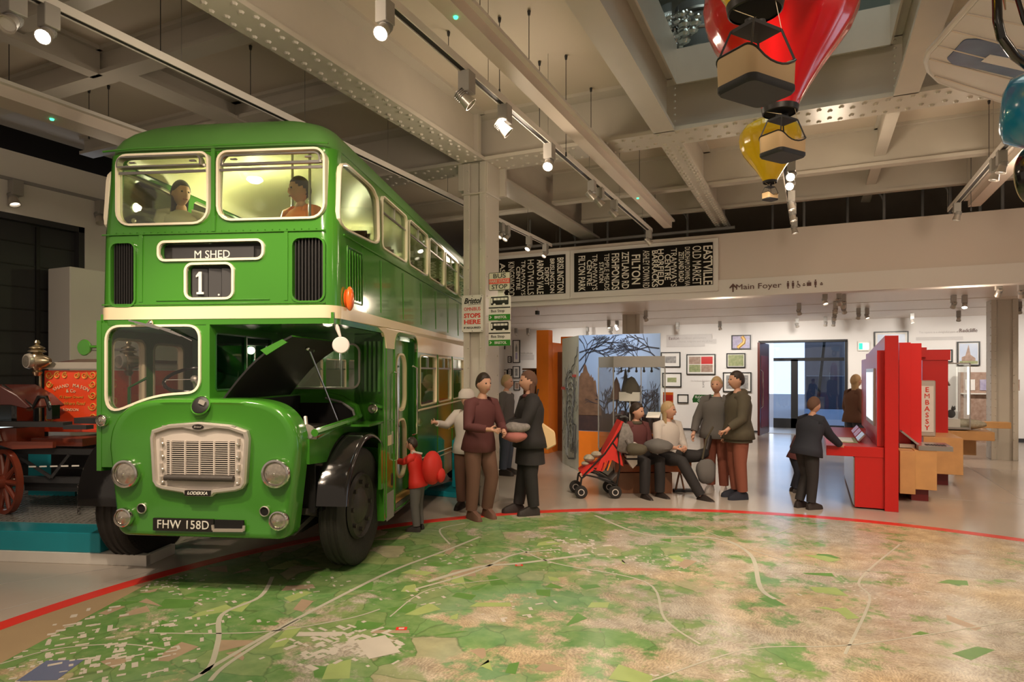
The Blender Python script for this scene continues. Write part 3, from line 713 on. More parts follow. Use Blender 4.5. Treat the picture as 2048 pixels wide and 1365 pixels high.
for sx, ws in ((X1, LW), (X0, LW)):
    for p in ws:
        fr = frame(p, .016, YZ, sx-(.03 if sx > 0 else -.03), sx+(.006 if sx > 0 else -.006)).build('lower_window', 'cream', bus, smooth=35)
        ys = [q[0] for q in p]; y0, y1 = min(ys), max(ys); s = -1 if sx > 0 else 1
        MB().prism(inset(p, .02), YZ, sx+s*.018, sx+s*.022).build('pane', 'glass', fr, smooth=0)
        MB().bar((sx+s*.012, y0+.02, 1.80), (sx+s*.012, y1-.02, 1.80), .016, .02).bar((sx+s*.012, (y0+y1)/2, 1.8), (sx+s*.012, (y0+y1)/2, 1.94), .016, .014).build('slider_bar', 'steel', fr, smooth=0)
MB().tube([(X1+.006, 2.68, 1.30), (X1+.006, 7.5, 1.30)], .012, 6).build('waist_rail', 'cream', bus)
MB().tube([(X1+.004, 2.7, .72), (X1+.004, 7.5, .52)], .008, 6).tube([(X1+.004, 2.7, .66), (X1+.004, 7.5, .46)], .008, 6).build('guard_rail', 'cream', bus)
mb = MB()
for y in (1.445, 1.70, 2.665, 3.74, 4.73, 5.7): mb.tube([(X1+.002, y, .32), (X1+.002, y, 2.0)], .006, 6)
mb.tube([(X1-.0, 1.44, 1.27), (X1, 1.7, 1.27)], .006, 6)
mb.build('side_seams', 'bus_green', bus, smooth=0)
MB().box((X0+.02, YR-.04, .3), (X1-.02, YR, 2.2)).build('rear_panel', 'bus_green', bus, smooth=0)
MB().box((X0+.05, 1.42, .30), (X1-.05, YR-.05, .38)).build('lower_floor', 'brown_wood', bus, smooth=0)
MB().box((X1-.45, 1.73, .36), (X1-.005, 2.63, .385)).build('door_step', 'oak', bus, smooth=0)
MB().box((X1-.012, 1.72, .30), (X1+.006, 2.66, .385)).box((X1-.48, 1.73, .385), (X1-.46, 2.6, .52)).build('step_edge', 'steel', bus, smooth=0)
MB().box((X1+.001, 1.45, .28), (X1+.004, 1.70, .55)).build('skirt_plate', 'grey_panel', bus, smooth=0)
fr = frame(DOOR, -.02, YZ, X1-.03, X1+.012).build('door_frame', 'bus_green', bus)
# folding door with two rounded lights
dp = [(1.95, .42), (2.56, .42), (2.56, 2.10), (1.95, 2.10)]
la, lb = rrect(2.05, 2.46, 1.32, 1.96, .16), rrect(2.05, 2.46, .58, 1.24, .16)
dl = MB().prism(dp, YZ, .93, .955, holes=[la[::-1], lb[::-1]]).build('folding_door', 'bus_green', bus, smooth=0)
for p in (la, lb): frame(p, .022, YZ, .925, .965).build('light_frame', 'cream', dl, smooth=35); MB().prism(p, YZ, .94, .944).build('pane', 'glass', dl, smooth=0)
MB().box((.62, 2.58, .42), (X1-.02, 2.62, 2.1)).build('door_pillar', 'dark_green', bus, smooth=0)
for y, a, b in ((1.71, .86, 1.74), (2.50, 1.05, 1.80)): MB().tube([(1.02, y, b+.02), (1.07, y, b), (1.075, y, (a+b)/2), (1.07, y, a), (1.02, y, a-.02)], .012, 8).build('grab_rail', 'chrome', bus)
MB().prism(rrect(1.49, 1.62, 1.02, 1.12, .005), YZ, X1, X1+.004).build('side_plate', 'cream', bus, smooth=0)
MB().prism(rrect(1.635, 1.675, 1.02, 1.15, .01), YZ, X1, X1+.006).build('push_switch', 'silver', bus, smooth=0)
MB().prism(rrect(1.61, 1.67, .60, .73, .03), YZ, X1-.001, X1+.003).build('socket_hole', 'black', bus, smooth=0)
text('Bristol', .15, 'gold', bus, (X1+.004, 4.7, .98), xd=(0, 1, 0), name='gold_script', shear=.3)
# passenger bulkhead with its front window and louvres, rear of the cab
BW = rrect(-.05, .80, 1.585, 2.035, .09)
bk = MB().prism([(X0+.04, .45), (X1-.01, .45), (X1-.01, 2.14), (X0+.04, 2.14)], XZ, 1.38, 1.42).build('bulkhead', 'bus_green', bus, smooth=0)
cut(bk, MB().prism(BW, XZ, 1.2, 1.6))
fr = frame(BW, .018, XZ, 1.36, 1.43).build('bulkhead_window', 'silver', bus, smooth=35); MB().prism(inset(BW, .015), XZ, 1.39, 1.395).build('pane', 'glass', fr, smooth=0)
mb = MB()
for k in range(4): mb.bar((.855+.045*k, 1.365, 1.56), (.855+.045*k, 1.365, 2.05), .022, .03, up=(0, 1, 0))
mb.build('louvres', 'bus_green', bus, smooth=30)
mb = MB()
for k in range(5): mb.bar((X1+.002, .42+.065*k, 2.36), (X1+.002, .42+.065*k, 2.76), .02, .016, up=(1, 0, 0))
frame(rrect(.37, .75, 2.33, 2.79, .02), .012, YZ, X1-.002, X1+.006, mb); mb.build('side_louvres', 'bus_green', bus, smooth=30)
MB().prism([(.9, 1.44), (1.02, 1.40), (1.02, 1.42), (.9, 1.46)], XZ, 1.34, 1.38).build('trim_ledge', 'bus_green', bus, smooth=0)
# the cab: front panel with windscreen, inner side with sliding glass
def corner_poly(p, r, n=6):
    out = []
    for i in range(len(p)):
        a, b, c_ = Vector(p[i-1]), Vector(p[i]), Vector(p[(i+1) % len(p)]); u = b+(a-b).normalized()*r[i]; v = b+(c_-b).normalized()*r[i]
        for k in range(n+1): q = k/n; out.append(tuple(u*(1-q)**2+b*2*q*(1-q)+v*q*q))
    return out
WS = corner_poly([(-.875, 1.415), (-.46, 1.575), (-.09, 1.60), (-.09, 2.115), (-.875, 2.115)], [.15, .16, .10, .10, .12], 7)
cf = MB().prism(rrect(X0+.0, -.005, .98, 2.15, .03), XZ, YF+.005, YF+.05).build('cab_front', 'bus_green', bus, smooth=30)
cut(cf, MB().prism(WS, XZ, 0, .4))
fr = frame(WS, -.018, XZ, YF-.012, YF+.03).build('windscreen', 'pale_cream', bus, smooth=50); MB().prism(WS, XZ, YF+.02, YF+.025).build('pane', 'glass', fr, smooth=0)
MB().bar((-.60, YF-.045, 2.15), (-.40, YF-.03, 2.10), .02, .02).bar((-.50, YF-.05, 2.14), (-.22, YF-.03, 2.04), .008, .014).bar((-.66, YF-.04, 2.165), (-.30, YF-.04, 2.085), .01, .012).ball((-.48, YF-.03, 2.145), .022, 10).bar((-.3, YF-.035, 2.08), (-.13, YF-.03, 2.0), .006, .008).build('windscreen_wiper', 'chrome', bus, smooth=0)
ci = MB().prism([(.12, 1.50), (1.38, 1.50), (1.38, 2.14), (.12, 2.14)], YZ, -.03, .0).build('cab_inner_side', 'bus_green', bus, smooth=0)
CI = rrect(.20, 1.16, 1.60, 2.07, .03); cut(ci, MB().prism(CI, YZ, -.2, .2))
fr = frame(CI, .012, YZ, -.035, .006).bar((.0, .68, 1.6), (.0, .68, 2.07), .02, .02, up=(1, 0, 0)).build('cab_slider_window', 'dark_green', bus, smooth=0); MB().prism(CI, YZ, -.016, -.012).build('pane', 'glass_teal', fr, smooth=0)
MB().tube([(.03, .66, 1.64), (.035, .66, 1.70), (.03, .66, 1.76)], .008, 6).build('slider_handle', 'chrome', bus)
mb = MB().box((X0+.05, 1.34, .7), (-.03, 1.375, 2.14)).box((X0+.05, .15, 2.10), (-.03, 1.37, 2.13)); mb.build('cab_lining', 'cab_green', bus, smooth=0)
# steering wheel, seat, lever
sw = thing('steering_wheel', '', '', (-.34, .46, 1.69)); sw.parent = bus
for k_ in ('label', 'category'): del sw[k_]
n_ = Vector((.10, -.42, .9)).normalized(); u = n_.orthogonal().normalized(); v = n_.cross(u)
MB().tube([(u*math.cos(2*PI*k/40)+v*math.sin(2*PI*k/40))*.235 for k in range(40)], .015, 8, closed=True).build('rim', 'black_gloss', sw)
mb = MB().tube([(0, 0, 0), n_*-.55], .022, 8).ball((0, 0, 0), .035, 10)
for k in range(3): mb.bar((0, 0, 0), (u*math.cos(k*2*PI/3+.5)+v*math.sin(k*2*PI/3+.5))*.23, .03, .006)
mb.build('spokes', 'silver', sw, smooth=0)
MB().box((-.80, .95, .95), (-.32, 1.30, 1.12)).box((-.80, 1.22, 1.12), (-.32, 1.33, 1.62)).build('driver_seat', 'maroon', bus, bevel=.03, seg=2)
MB().tube([(-.86, .35, 1.1), (-.86, .35, 1.62), (-.7, .35, 1.70)], .012, 6).tube([(-.62, .8, 1.0), (-.62, .8, 1.55)], .012, 6).build('cab_pipes', 'dark_green', bus)
# engine cowl: front shield
def cowl(hw_b, hw_t, z0, zt, n=24, d=0):
    pts = []; r = .09
    for a in range(-90, 1, 15): pts.append((hw_b-r+r*math.cos(R(a)), z0+r+r*math.sin(R(a))))
    K = n
    for i in range(K+1):
        t = i/K; a = PI*t/2
        pts.append((hw_t*math.cos(a)**.42 if t < 1 else 0, 1.15+(zt-1.15)*math.sin(a)**.9))
    full = pts+[(-x, z) for x, z in reversed(pts[:-1])]
    cx = 0; cz = 1.0
    return [(x*(1-d), cz+(z-cz)*(1-d)) for x, z in full]
rings = []
for y, d in ((.012, .10), (.0, .055), (.012, .025), (.04, .006), (.09, 0), (.20, -.002)): rings.append([(x, y, z) for x, z in cowl(.715, .785, .455, 1.545, d=d)])
MB().loft([[(x*.5, .012, 1+(z-1)*.5) for x, y, z in rings[0]]]+rings, True, True).build('engine_cowl', 'bus_green', bus, smooth=60)
# filler cap hole
MB().lathe([(.062, .0), (.07, .006), (.06, .012)], (.0, -.001, 1.495), (0, -1, .4), 20).build('filler_recess', 'black', bus)
MB().cbox((.02, .0, 1.515), (.05, .05, .03), Matrix.Rotation(.4, 3, 'Y')).build('filler_cap', 'silver', bus, smooth=0)
MB().lathe([(.068, 0), (.075, .008), (.082, 0)], (.0, -.006, 1.492), (0, -1, .4), 20, cap=False).build('filler_rim', 'bus_green', bus)
# bonnet top
def arc_z(x): return 1.15+.39*max(0, 1-(abs(x)/.785)**(1/.42*.95))**.45
bn = []
for y in (.33, .7, 1.38):
    bn.append([(x, y, arc_z(x)-.012) for x in [-.5+.06*k for k in range(12)]])
MB().loft(bn, False, False).build('bonnet_top', 'bus_green', bus, smooth=60)
MB().prism([(-.5, 1.42), (.17, 1.42), (.17, 1.535), (-.5, 1.53)], XZ, .30, 1.38).build('bonnet_shelf', 'bus_green', bus, smooth=0)
# nearside bonnet side with the rim of the engine opening
mb = MB().prism([(.18, 1.02), (1.40, .92), (1.40, 1.29), (1.2, 1.30), (.34, 1.20), (.18, 1.22)], YZ, .775, .80)
mb.box((.775, .95, 1.255), (1.03, 1.42, 1.275)); mb.box((1.0, 1.30, .62), (1.03, 1.45, 1.27)); mb.build('bonnet_side', 'bus_green', bus, smooth=0)
rim = [(.79, .22, 1.235), (.80, .6, 1.255), (.80, 1.05, 1.275), (.795, 1.25, 1.30), (.74, 1.33, 1.38), (.62, 1.36, 1.46), (.45, 1.365, 1.50)]
MB().tube(rim, .014, 6).build('opening_rim', 'grey_panel', bus)
MB().tube([(x+.03 if x > .7 else x, y+.012, z+.03) for x, y, z in rim], .032, 8).build('opening_lip', 'bus_green', bus)
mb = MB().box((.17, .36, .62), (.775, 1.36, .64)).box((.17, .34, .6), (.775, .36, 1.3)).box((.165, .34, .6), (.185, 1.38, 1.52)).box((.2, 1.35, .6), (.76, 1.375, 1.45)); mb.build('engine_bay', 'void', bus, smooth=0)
eng = MB().box((.24, .5, .64), (.60, 1.3, 1.12)).box((.30, .55, 1.12), (.52, 1.25, 1.26)); 
for k in range(4): eng.cyl((.56, .6+.18*k, 1.1), (.70, .6+.18*k, 1.02), .035)
eng.build('engine_block', 'hub', bus, smooth=0, bevel=.01)
MB().lathe([(.01, 0), (.07, 0), (.085, .02), (.085, .06), (.05, .09), (.01, .09)], (.70, .30, 1.23), (.75, -.5, .3), 20).tube([(.70, .36, 1.26), (.66, .42, 1.38)], .016, 8).build('oil_filler', 'silver', bus)
MB().cyl((.62, .85, 1.1), (.62, .85, 1.25), .05).cyl((.68, 1.02, 1.1), (.68, 1.02, 1.24), .035).tube([(.62, .8, 1.2), (.70, .9, 1.23), (.7, 1.1, 1.15)], .015, 6).build('brass_fittings', 'copper', bus)
# raised bonnet lid
lr = []
for y in (.14, .2, .7, 1.25, 1.32):
    row = []
    for k in range(9):
        t = k/8; p = Vector((.10+.56*t, y, 1.52+.49*t+.07*math.sin(PI*t)))
        if t > .86: p += Vector((.02, 0, .02))
        row.append(p)
    lr.append(row)
up = [[p+Vector((-.010, 0, .012)) for p in r] for r in lr]
lid = MB(); lid.loft(lr, False, False); lid.loft(up, False, False, 1)
for a, b in ((lr[0], up[0]), (lr[-1], up[-1])): lid.loft([a, b], False, False, 0)
lid.loft([[r[-1] for r in lr], [r[-1] for r in up]], False, False, 1); lid.loft([[r[0] for r in lr], [r[0] for r in up]], False, False, 1)
lid = lid.build('bonnet_lid', ['black', 'bus_green'], bus, smooth=50)
MB().prism([(.42, 1.925), (.60, 2.01), (.64, 1.985), (.47, 1.885)], XZ, .125, .145).build('lid_flange', 'bus_green', lid, smooth=0)
MB().tube([(.60, .62, 1.96), (.79, .85, 1.27)], .008, 6).build('prop_rod', 'steel', bus)
MB().ball((.62, .55, 1.95), .02, 8).bar((.58, .55, 1.95), (.68, .55, 1.93), .012, .02).build('lid_catch', 'chrome', lid)
# grille
G = [(-.355, .855), (-.30, .835), (-.13, .812), (-.11, .79), (.11, .79), (.13, .812), (.30, .835), (.355, .855), (.385, .90), (.405, 1.24), (.39, 1.30), (.25, 1.345), (0, 1.365), (-.25, 1.345), (-.39, 1.30), (-.405, 1.24), (-.385, .90)]
gs = MB(); a, b, c_, d_ = G, inset(G, .012), inset(G, .030), inset(G, .038)
gs.loft([[XZ(*p, .01) for p in a], [XZ(*p, -.025) for p in a], [XZ(*p, -.038) for p in b], [XZ(*p, -.036) for p in c_], [XZ(*p, -.012) for p in d_], [XZ(*p, .01) for p in d_]], False, True, 0, False)
gr = gs.build('radiator_grille', 'silver', bus, smooth=35)
GI = inset(G, .034); SL0, SL1, SZ0, SZ1 = -.275, .285, .955, 1.215
MB().prism(GI, XZ, -.010, -.004, holes=[[(SL0, SZ0), (SL0, SZ1), (SL1, SZ1), (SL1, SZ0)]]).build('grille_plate', 'grille_paint', gr, smooth=0)
MB().box((SL0, .0, SZ0), (SL1, .004, SZ1)).build('grille_dark', 'void', gr, smooth=0)
mb = MB(); n = 16
for k in range(n): z = SZ0+.008+(SZ1-SZ0-.016)*k/(n-1); mb.box((SL0, -.016, z-.0032), (SL1, -.004, z+.0032))
for k in range(5): x = -.238+.119*k; mb.box((x-.006, -.02, SZ0), (x+.006, -.004, SZ1))
mb.build('grille_slats', 'grille_paint', gr, smooth=0)
MB().cyl((-.275, -.03, .93), (.285, -.03, .93), .024, seg=14).build('blind_roller', 'hub', gr)
mb = MB()
for s in (-.31, .325):
    for k in range(4): mb.cbox((s, -.02, .915+.1*k), (.014, .03, .05)); mb.ball((s+(.012 if s < 0 else -.012), -.025, .895+.1*k), .012, 8)
mb.build('grille_clips', 'silver', gr, smooth=0)
MB().prism([(-.30, 1.305), (-.15, 1.325), (-.06, 1.31), (0, 1.295), (.06, 1.31), (.15, 1.325), (.30, 1.305), (.30, 1.335), (.1, 1.352), (-.1, 1.352), (-.30, 1.335)], XZ, -.034, -.012).build('top_badge_bar', 'silver', gr)
MB().lathe([(.001, 0), (1, 0), (1, .006), (.001, .008)], (0, 0, 0), (0, 0, 1), 24).xf(Matrix.Translation((0, -.036, 1.328)) @ Matrix.Rotation(PI/2, 4, 'X') @ Matrix.Diagonal((.046, .02, 1, 1))).build('oval_badge', 'ink', gr)
text('Bristol', .016, 'silver', gr, (0, -.046, 1.328), shear=.3, name='badge_script')
MB().prism(rrect(-.105, .105, .796, .838, .006), XZ, -.045, -.03).build('name_plate', 'ink', gr, smooth=0); text('LODEKKA', .024, 'sign_white', gr, (0, -.047, .817), shear=.2, xs=1.1, bold=.015)
# lamps
def headlamp(x, z, r, y=-.01, nm='headlamp'):
    h = MB().lathe([(r*.72, -.05), (r*.98, 0), (r, .015), (r*.94, .032), (r*.82, .036), (r*.78, .022)], (x, y, z), (0, -1, 0), 32, cap=False).build(nm, 'chrome', bus, smooth=50)
    MB().lathe([(r*.8, .018), (r*.6, .032), (r*.3, .040), (.001, .042)], (x, y, z), (0, -1, 0), 32).build('lamp_lens', 'lens', h, smooth=60)
    MB().lathe([(r*.8, .012), (r*.82, .02), (.001, .02)], (x, y, z), (0, -1, 0), 24).ball((x, y-.04, z), .012, 8).build('reflector', 'chrome', h)
for x, z, r in ((-.61, .955, .115), (.62, .975, .115)): headlamp(x, z, r)
for x, z, r in ((-.62, .615, .078), (.65, .62, .078)): headlamp(x, z, r, -.02, 'fog_lamp')
for x, z, y in ((-.91, 1.36, YF-.0), (.935, 1.395, 1.36)): headlamp(x, z, .05, y, 'side_lamp')
for x in (-.49, .52):
    h = MB().lathe([(.036, -.01), (.042, .004), (.036, .012), (.032, .0)], (x, 0, .68), (0, -1, 0), 20, cap=False).build('cowl_hole', 'silver', bus); MB().lathe([(.001, .002), (.034, .002), (.034, .004), (.001, .004)], (x, 0, .68), (0, -1, 0), 20).build('hole_dark', 'void', h)
npb = MB().prism(rrect(-.385, .115, .515, .612, .006), XZ, -.018, -.002).build('number_plate', 'ink', bus, smooth=0)
text('FHW 158D', .068, 'sign_white', npb, (-.135, -.02, .563), xs=.93, bold=.018, space=1.06)
MB().box((.12, -.012, .52), (.355, .002, .608)).build('towing_slot', 'void', bus, smooth=0); MB().bar((.115, -.02, .53), (.36, -.02, .535), .02, .022).bar((.36, -.02, .53), (.365, -.02, .57), .012, .02).bar((.115, -.02, .53), (.11, -.02, .57), .012, .02).build('towing_bar', 'silver', bus, smooth=0)
# mud wings
def wing(x0, x1, cy, cz, r, a0, a1, out, nm):
    n = 22; A = []; B = []
    ro, ri = r, r-.02
    for i in range(n+1):
        a = R(a0+(a1-a0)*i/n); cx, sz_ = -math.cos(a), math.sin(a)
        xo = x1 if out > 0 else x0; xi = x0 if out > 0 else x1
        A.append([(xi, cy+cx*ro, cz+sz_*ro), (xo-out*.03, cy+cx*ro, cz+sz_*ro), (xo, cy+cx*(ro-.03), cz+sz_*(ro-.03)), (xo, cy+cx*(ro-.05), cz+sz_*(ro-.05)), (xo-out*.02, cy+cx*(ro-.05), cz+sz_*(ro-.05)), (xi, cy+cx*ri, cz+sz_*ri)])
    return MB().loft(A, True, True).build(nm, 'black_gloss', bus, smooth=50)
w_ = wing(.44, 1.03, 1.0, .56, .64, 8, 178, 1, 'mud_wing'); MB().box((.58, 1.10, .35), (1.03, 1.62, .6)).box((.9, 1.5, .3), (1.0, 1.64, .65)) 
MB().prism([(.40, .60), (.42, .70), (.66, 1.02), (.8, 1.1), (.9, 1.1), (.9, .60)], YZ, .79, .81).build('wing_flange', 'black_gloss', w_, smooth=0)
MB().box((.98, 1.585, .32), (1.03, 1.62, .72)).build('splash_guard', 'charcoal', bus, smooth=0)
wing(-1.40, -.93, 1.0, .64, .60, -4, 120, -1, 'mud_wing')
MB().bar((.70, .30, .62), (.70, .9, .45), .06, .05).bar((.62, .25, .45), (.72, .8, .62), .04, .04).build('suspension_arm', 'hub', bus, smooth=0)
# wheels
def wheel(x0, x1, cy, out, steer=0, r=.53, nm='front_wheel'):
    t = bpy.data.objects.new(nm, None); SC.collection.objects.link(t); t.parent = bus; t.location = ((x0+x1)/2, cy, r); t.rotation_euler.z = R(steer); wd = (x1-x0)/2
    prof = [(.30, -wd*.6), (.40, -wd*.95), (.48, -wd), (.515, -wd*.86)]
    for g in (-.55, 0, .55): prof += [(.527, wd*(g-.17)), (.515, wd*(g-.10)), (.515, wd*(g+.10)), (.527, wd*(g+.17))]
    prof += [(.515, wd*.86), (.48, wd), (.40, wd*.95), (.30, wd*.6)]
    MB().lathe([(a*r/.53, h) for a, h in prof], (0, 0, 0), (1, 0, 0), 56).build('tyre', 'tyre', t, smooth=30)
    o_ = out*wd
    MB().lathe([(.30, o_*.7), (.285, o_*1.0), (.265, o_*.55), (.18, o_*.5), (.15, o_*.85), (.11, o_*1.05), (.06, o_*1.2), (.001, o_*1.25)], (0, 0, 0), (1, 0, 0), 32).build('hub', 'hub', t)
    mb = MB()
    for k in range(8): a = 2*PI*k/8; mb.cyl((o_*.5, .215*math.cos(a), .215*math.sin(a)), (o_*1.0, .215*math.cos(a), .215*math.sin(a)), .02, seg=6)
    mb.build('wheel_nuts', 'hub', t, smooth=0); return t
wheel(.745, .955, 1.0, 1, -2); wheel(-1.27, -1.02, 1.0, -1, -3); wheel(.78, 1.0, 5.8, 1, 0, .5, 'rear_wheel'); wheel(-.95, -.73, 5.8, -1, 0, .5, 'rear_wheel')
MB().tube([(-1.1, 1.0, .53), (.78, 1.0, .53)], .05).build('front_axle', 'hub', bus)
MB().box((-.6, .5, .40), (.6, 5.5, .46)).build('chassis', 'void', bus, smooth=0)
# indicator, sign globe, mirror
i_ = MB().ball((X1+.03, .36, 2.35), .1, 18, 0, (.32, .55, 1.0)).build('indicator', 'amber', bus); MB().lathe([(.07, 0), (.08, .01), (.01, .012)], (X1-.005, .36, 2.35), (1, 0, 0), 16).build('indicator_base', 'chrome', i_)
MB().tube([(1.0, .2, 2.15), (1.02, .2, 2.10), (1.045, .2, 2.03)], [.012, .018, .010], 8).build('disc_bracket', 'globe', bus)
MB().lathe([(.001, -.012), (.060, -.010), (.067, 0), (.060, .010), (.001, .012)], (1.05, .2, 1.965), (.35, -1, 0), 28).build('white_disc', 'globe', bus)
m_ = MB().lathe([(.001, -.01), (.062, -.008), (.068, .0), (.05, .03), (.001, .04)], (-1.16, .22, 1.955), (.1, 1, 0), 24).build('driver_mirror', 'bus_green', bus); MB().tube([(-.97, .2, 1.96), (-1.09, .2, 1.96)], .012, 8).cbox((-.985, .2, 1.96), (.03, .04, .08)).build('mirror_arm', 'bus_green', m_)
# inside: seats, poles, lamps
def seat(x0, x1, y, z): return MB().box((x0, y, z+.38), (x1, y+.4, z+.48)).box((x0, y+.36, z+.45), (x1, y+.44, z+.88)).build('passenger_seat', 'leather', bus, bevel=.03, seg=2)
s0 = []
for z in (2.2, .38):
    for k in range(6):
        y = (.75 if z > 2 else 2.9)+k*.78
        for x0, x1 in ((-.9, -.15), (.22, .97)):
            s = seat(x0, x1, y, z) if not s0 else s0[0].copy()
            if s0: s.location = (x0-s0[1][0], y-s0[1][1], z-s0[1][2]); SC.collection.objects.link(s)
            else: s0 = [s, (x0, y, z)]
MB().tube([(-.9, .34, 2.90), (.96, .34, 2.90)], .012, 6).tube([(-.9, .34, 2.98), (.96, .34, 2.98)], .008, 6).build('front_guard_rail', 'steel', bus)
for x, y, z0, z1 in ((.62, .6, 2.3, 3.7), (.30, 1.9, 2.3, 3.8), (.28, 1.0, 2.9, 3.8), (.4, 1.9, .4, 2.1), (.25, 3.0, .4, 2.1), (-.1, 1.6, .4, 2.1), (.7, 2.2, .4, 2.1)):
    MB().tube([(x, y, z0), (x, y, z1)], .013, 6).build('grab_pole', 'steel', bus)
for y in (1.5, 3.2, 4.9, 6.4):
    for z, x in ((3.72, -.35), (2.08, .1)): MB().lathe([(.001, 0), (.07, 0), (.08, .02), (.05, .045), (.001, .05)], (x, y+(.6 if z < 3 else 0), z), (0, 0, -1), 16).build('ceiling_lamp', 'bus_lamp', bus)
def bw(x, y, z): return bus.location+BX*x+BY*y+Vector((0, 0, z))
for y in (1.5, 4.2): lamp('POINT', bw(-.3, y, 3.45), 30, (1, .94, .62), .06)
for y in (2.3, 4.8): lamp('POINT', bw(.1, y, 1.95), 9, (1, .86, .62), .06)
lamp('POINT', bw(.5, 1.75, 1.98), 3, (1, .86, .62), .04)
# ================================================================ lighting track, spotlights, cables
ORD = ['first', 'second', 'third', 'fourth', 'fifth', 'sixth', 'seventh', 'eighth', 'ninth', 'tenth', 'eleventh', 'twelfth', 'thirteenth', 'fourteenth', 'fifteenth', 'sixteenth', 'seventeenth', 'eighteenth', 'nineteenth', 'twentieth', 'twenty-first', 'twenty-second', 'twenty-third', 'twenty-fourth', 'twenty-fifth', 'twenty-sixth', 'twenty-seventh', 'twenty-eighth', 'twenty-ninth']
def track(X, z, y0, y1, label, w=.035, m='white_paint', fins=False):
    t = thing('lighting_track', label, 'lighting track', (X, (y0+y1)/2, z)); L_ = (y1-y0)/2
    MB().box((-w, -L_, 0), (w, L_, .05)).box((-w, -L_, -.012), (-w+.01, L_, 0)).box((w-.01, -L_, -.012), (w, L_, 0)).build('rail', m, t, smooth=0)
    MB().box((-w+.012, -L_, -.004), (w-.012, L_, -.001)).build('conductor_slot', 'black', t, smooth=0)
    mb = MB()
    for k in range(int(2*L_/1.4)+1): mb.cyl((0, -L_+.3+k*1.4, .05), (0, -L_+.3+k*1.4, 5.15-z), .003, seg=5)
    mb.build('suspension_wires', 'steel', t, smooth=0); return t
track(-4.63, 4.2, .5, 11.7, 'long white lighting track passing over the green bus')
track(-2.56, 4.2, .5, 11.2, 'white lighting track running left of the grey trunking, toward the destination blinds')
track(1.89, 4.2, 6.0, 11.7, 'white lighting track at the right, under the aeroplane wheel')
def trunk(X, z, y0, y1, w, label, leds):
    t = thing('cable_trunking', label, 'cable trunking', (X, (y0+y1)/2, z)); L_ = (y1-y0)/2
    MB().box((-w, -L_, 0), (w, L_, .02)).box((-w, -L_, .02), (-w+.02, L_, .11)).box((w-.02, -L_, .02), (w, L_, .11)).build('channel', 'bulk_white', t, smooth=0)
    MB().box((-w-.05, -L_, .10), (w+.05, L_, .13)).build('top_cover', 'white_paint', t, smooth=0)
    for y in leds: MB().lathe([(.001, 0), (.018, 0), (.014, .012), (.001, .015)], (0, y-(y0+y1)/2, 0), (0, 0, -1), 10).build('indicator_light', 'glow_green', t)
c1 = atZ(888, 40, 4.3); c2 = atZ(1270, 397, 4.3); c3 = atZ(100, 239, 4.0)
trunk(-2.32, 4.3, .5, 11.5, .07, 'grey trunking with green indicator lights, right of the spotlight track', (c1.y, c2.y))
trunk(-6.12, 4.0, -.5, 9.5, .13, 'wide pale trunking with a green light, above the red fire engine', (c3.y,))
trunk(2.25, 4.3, 8.2, 12.0, .08, 'short grey trunking beside the track at the far right', ())
spot0 = {}
def spotlight(loc, aim, label, lit=2, big=1.0, energy=0, angle=50, wall=False):
    """lamp housing hung at loc, its head pointing at aim; lit 0 off, 1 dim glow, 2 bright"""
    t = thing('track_spotlight', label, 'spotlight', loc); s = big
    MB().box((-.045*s, -.05*s, -.15*s), (.045*s, .05*s, 0)).build('driver_box', 'lamp_grey', t, smooth=0, bevel=.004)
    h = Vector((0.0, -.02*s, -.20*s)); d = (Vector(aim)-Vector(loc)-h).normalized()
    MB().bar((0, 0, -.14*s), h, .012*s, .03*s).build('bracket', 'silver', t, smooth=0)
    hd = MB().lathe([(.02*s, -.08*s), (.036*s, -.075*s), (.042*s, .0), (.052*s, .055*s), (.046*s, .055*s), (.040*s, .03*s)], h, d, 16, cap=False).build('lamp_head', 'silver', t)
    mb = MB()
    for k in range(4): mb.lathe([(.03*s, -.07*s+.014*k*s), (.045*s, -.07*s+.014*k*s), (.045*s, -.064*s+.014*k*s), (.03*s, -.064*s+.014*k*s)], h, d, 14)
    mb.build('cooling_fins', 'grey_panel', hd, smooth=0)
    MB().lathe([(.001, .028*s), (.041*s, .028*s), (.041*s, .036*s), (.001, .038*s)], h, d, 16).build('bulb_face', ['white_paint', 'glow_dim', 'glow_white'][lit], hd)
    if energy: lamp('SPOT', Vector(loc)+h+d*.07*s, energy, WARM, .05, aim, angle, .8)
    return t
def row(lst, z, name, aimf, big=1.0, where='', fixX=None):
    lst = sorted(lst, key=lambda q: q[0])
    for i, q in enumerate(lst):
        p = atZ(q[0], q[1], z)
        if fixX is not None: p.x = fixX
        spotlight(p, aimf(p, q), '%s spotlight from the left %s' % (ORD[i], name), q[2], q[3] if len(q) > 3 else big, q[4] if len(q) > 4 else 0, q[5] if len(q) > 5 else 50)
MAPC = Vector((.3, 4.2, 0))
row([(84, 18, 2, 1.0), (12, -14, 0, 1.1), (996, 447, 1), (1010, 452, 1), (1047, 474, 2), (1074, 490, 1)], 4.2, 'on the track above the bus', lambda p, q: p+(Vector((-.5, -1, -1.6)) if q[0] > 900 else Vector((.55, -.75, -1.0))), fixX=-4.63)
row([(753, 8, 2, 1.0), (928, 146, 0, 1.15), (1004, 212, 0, 1.1), (1087, 290, 2, 1.1), (1183, 362, 1), (1201, 376, 1), (1232, 400, 1), (1306, 460, 0)], 4.2, 'on the track left of the grey trunking', lambda p, q: p+(Vector((.15, -1.2, -1.5)) if q[2] == 2 else Vector((.9, .5, -1.2))), fixX=-2.56)
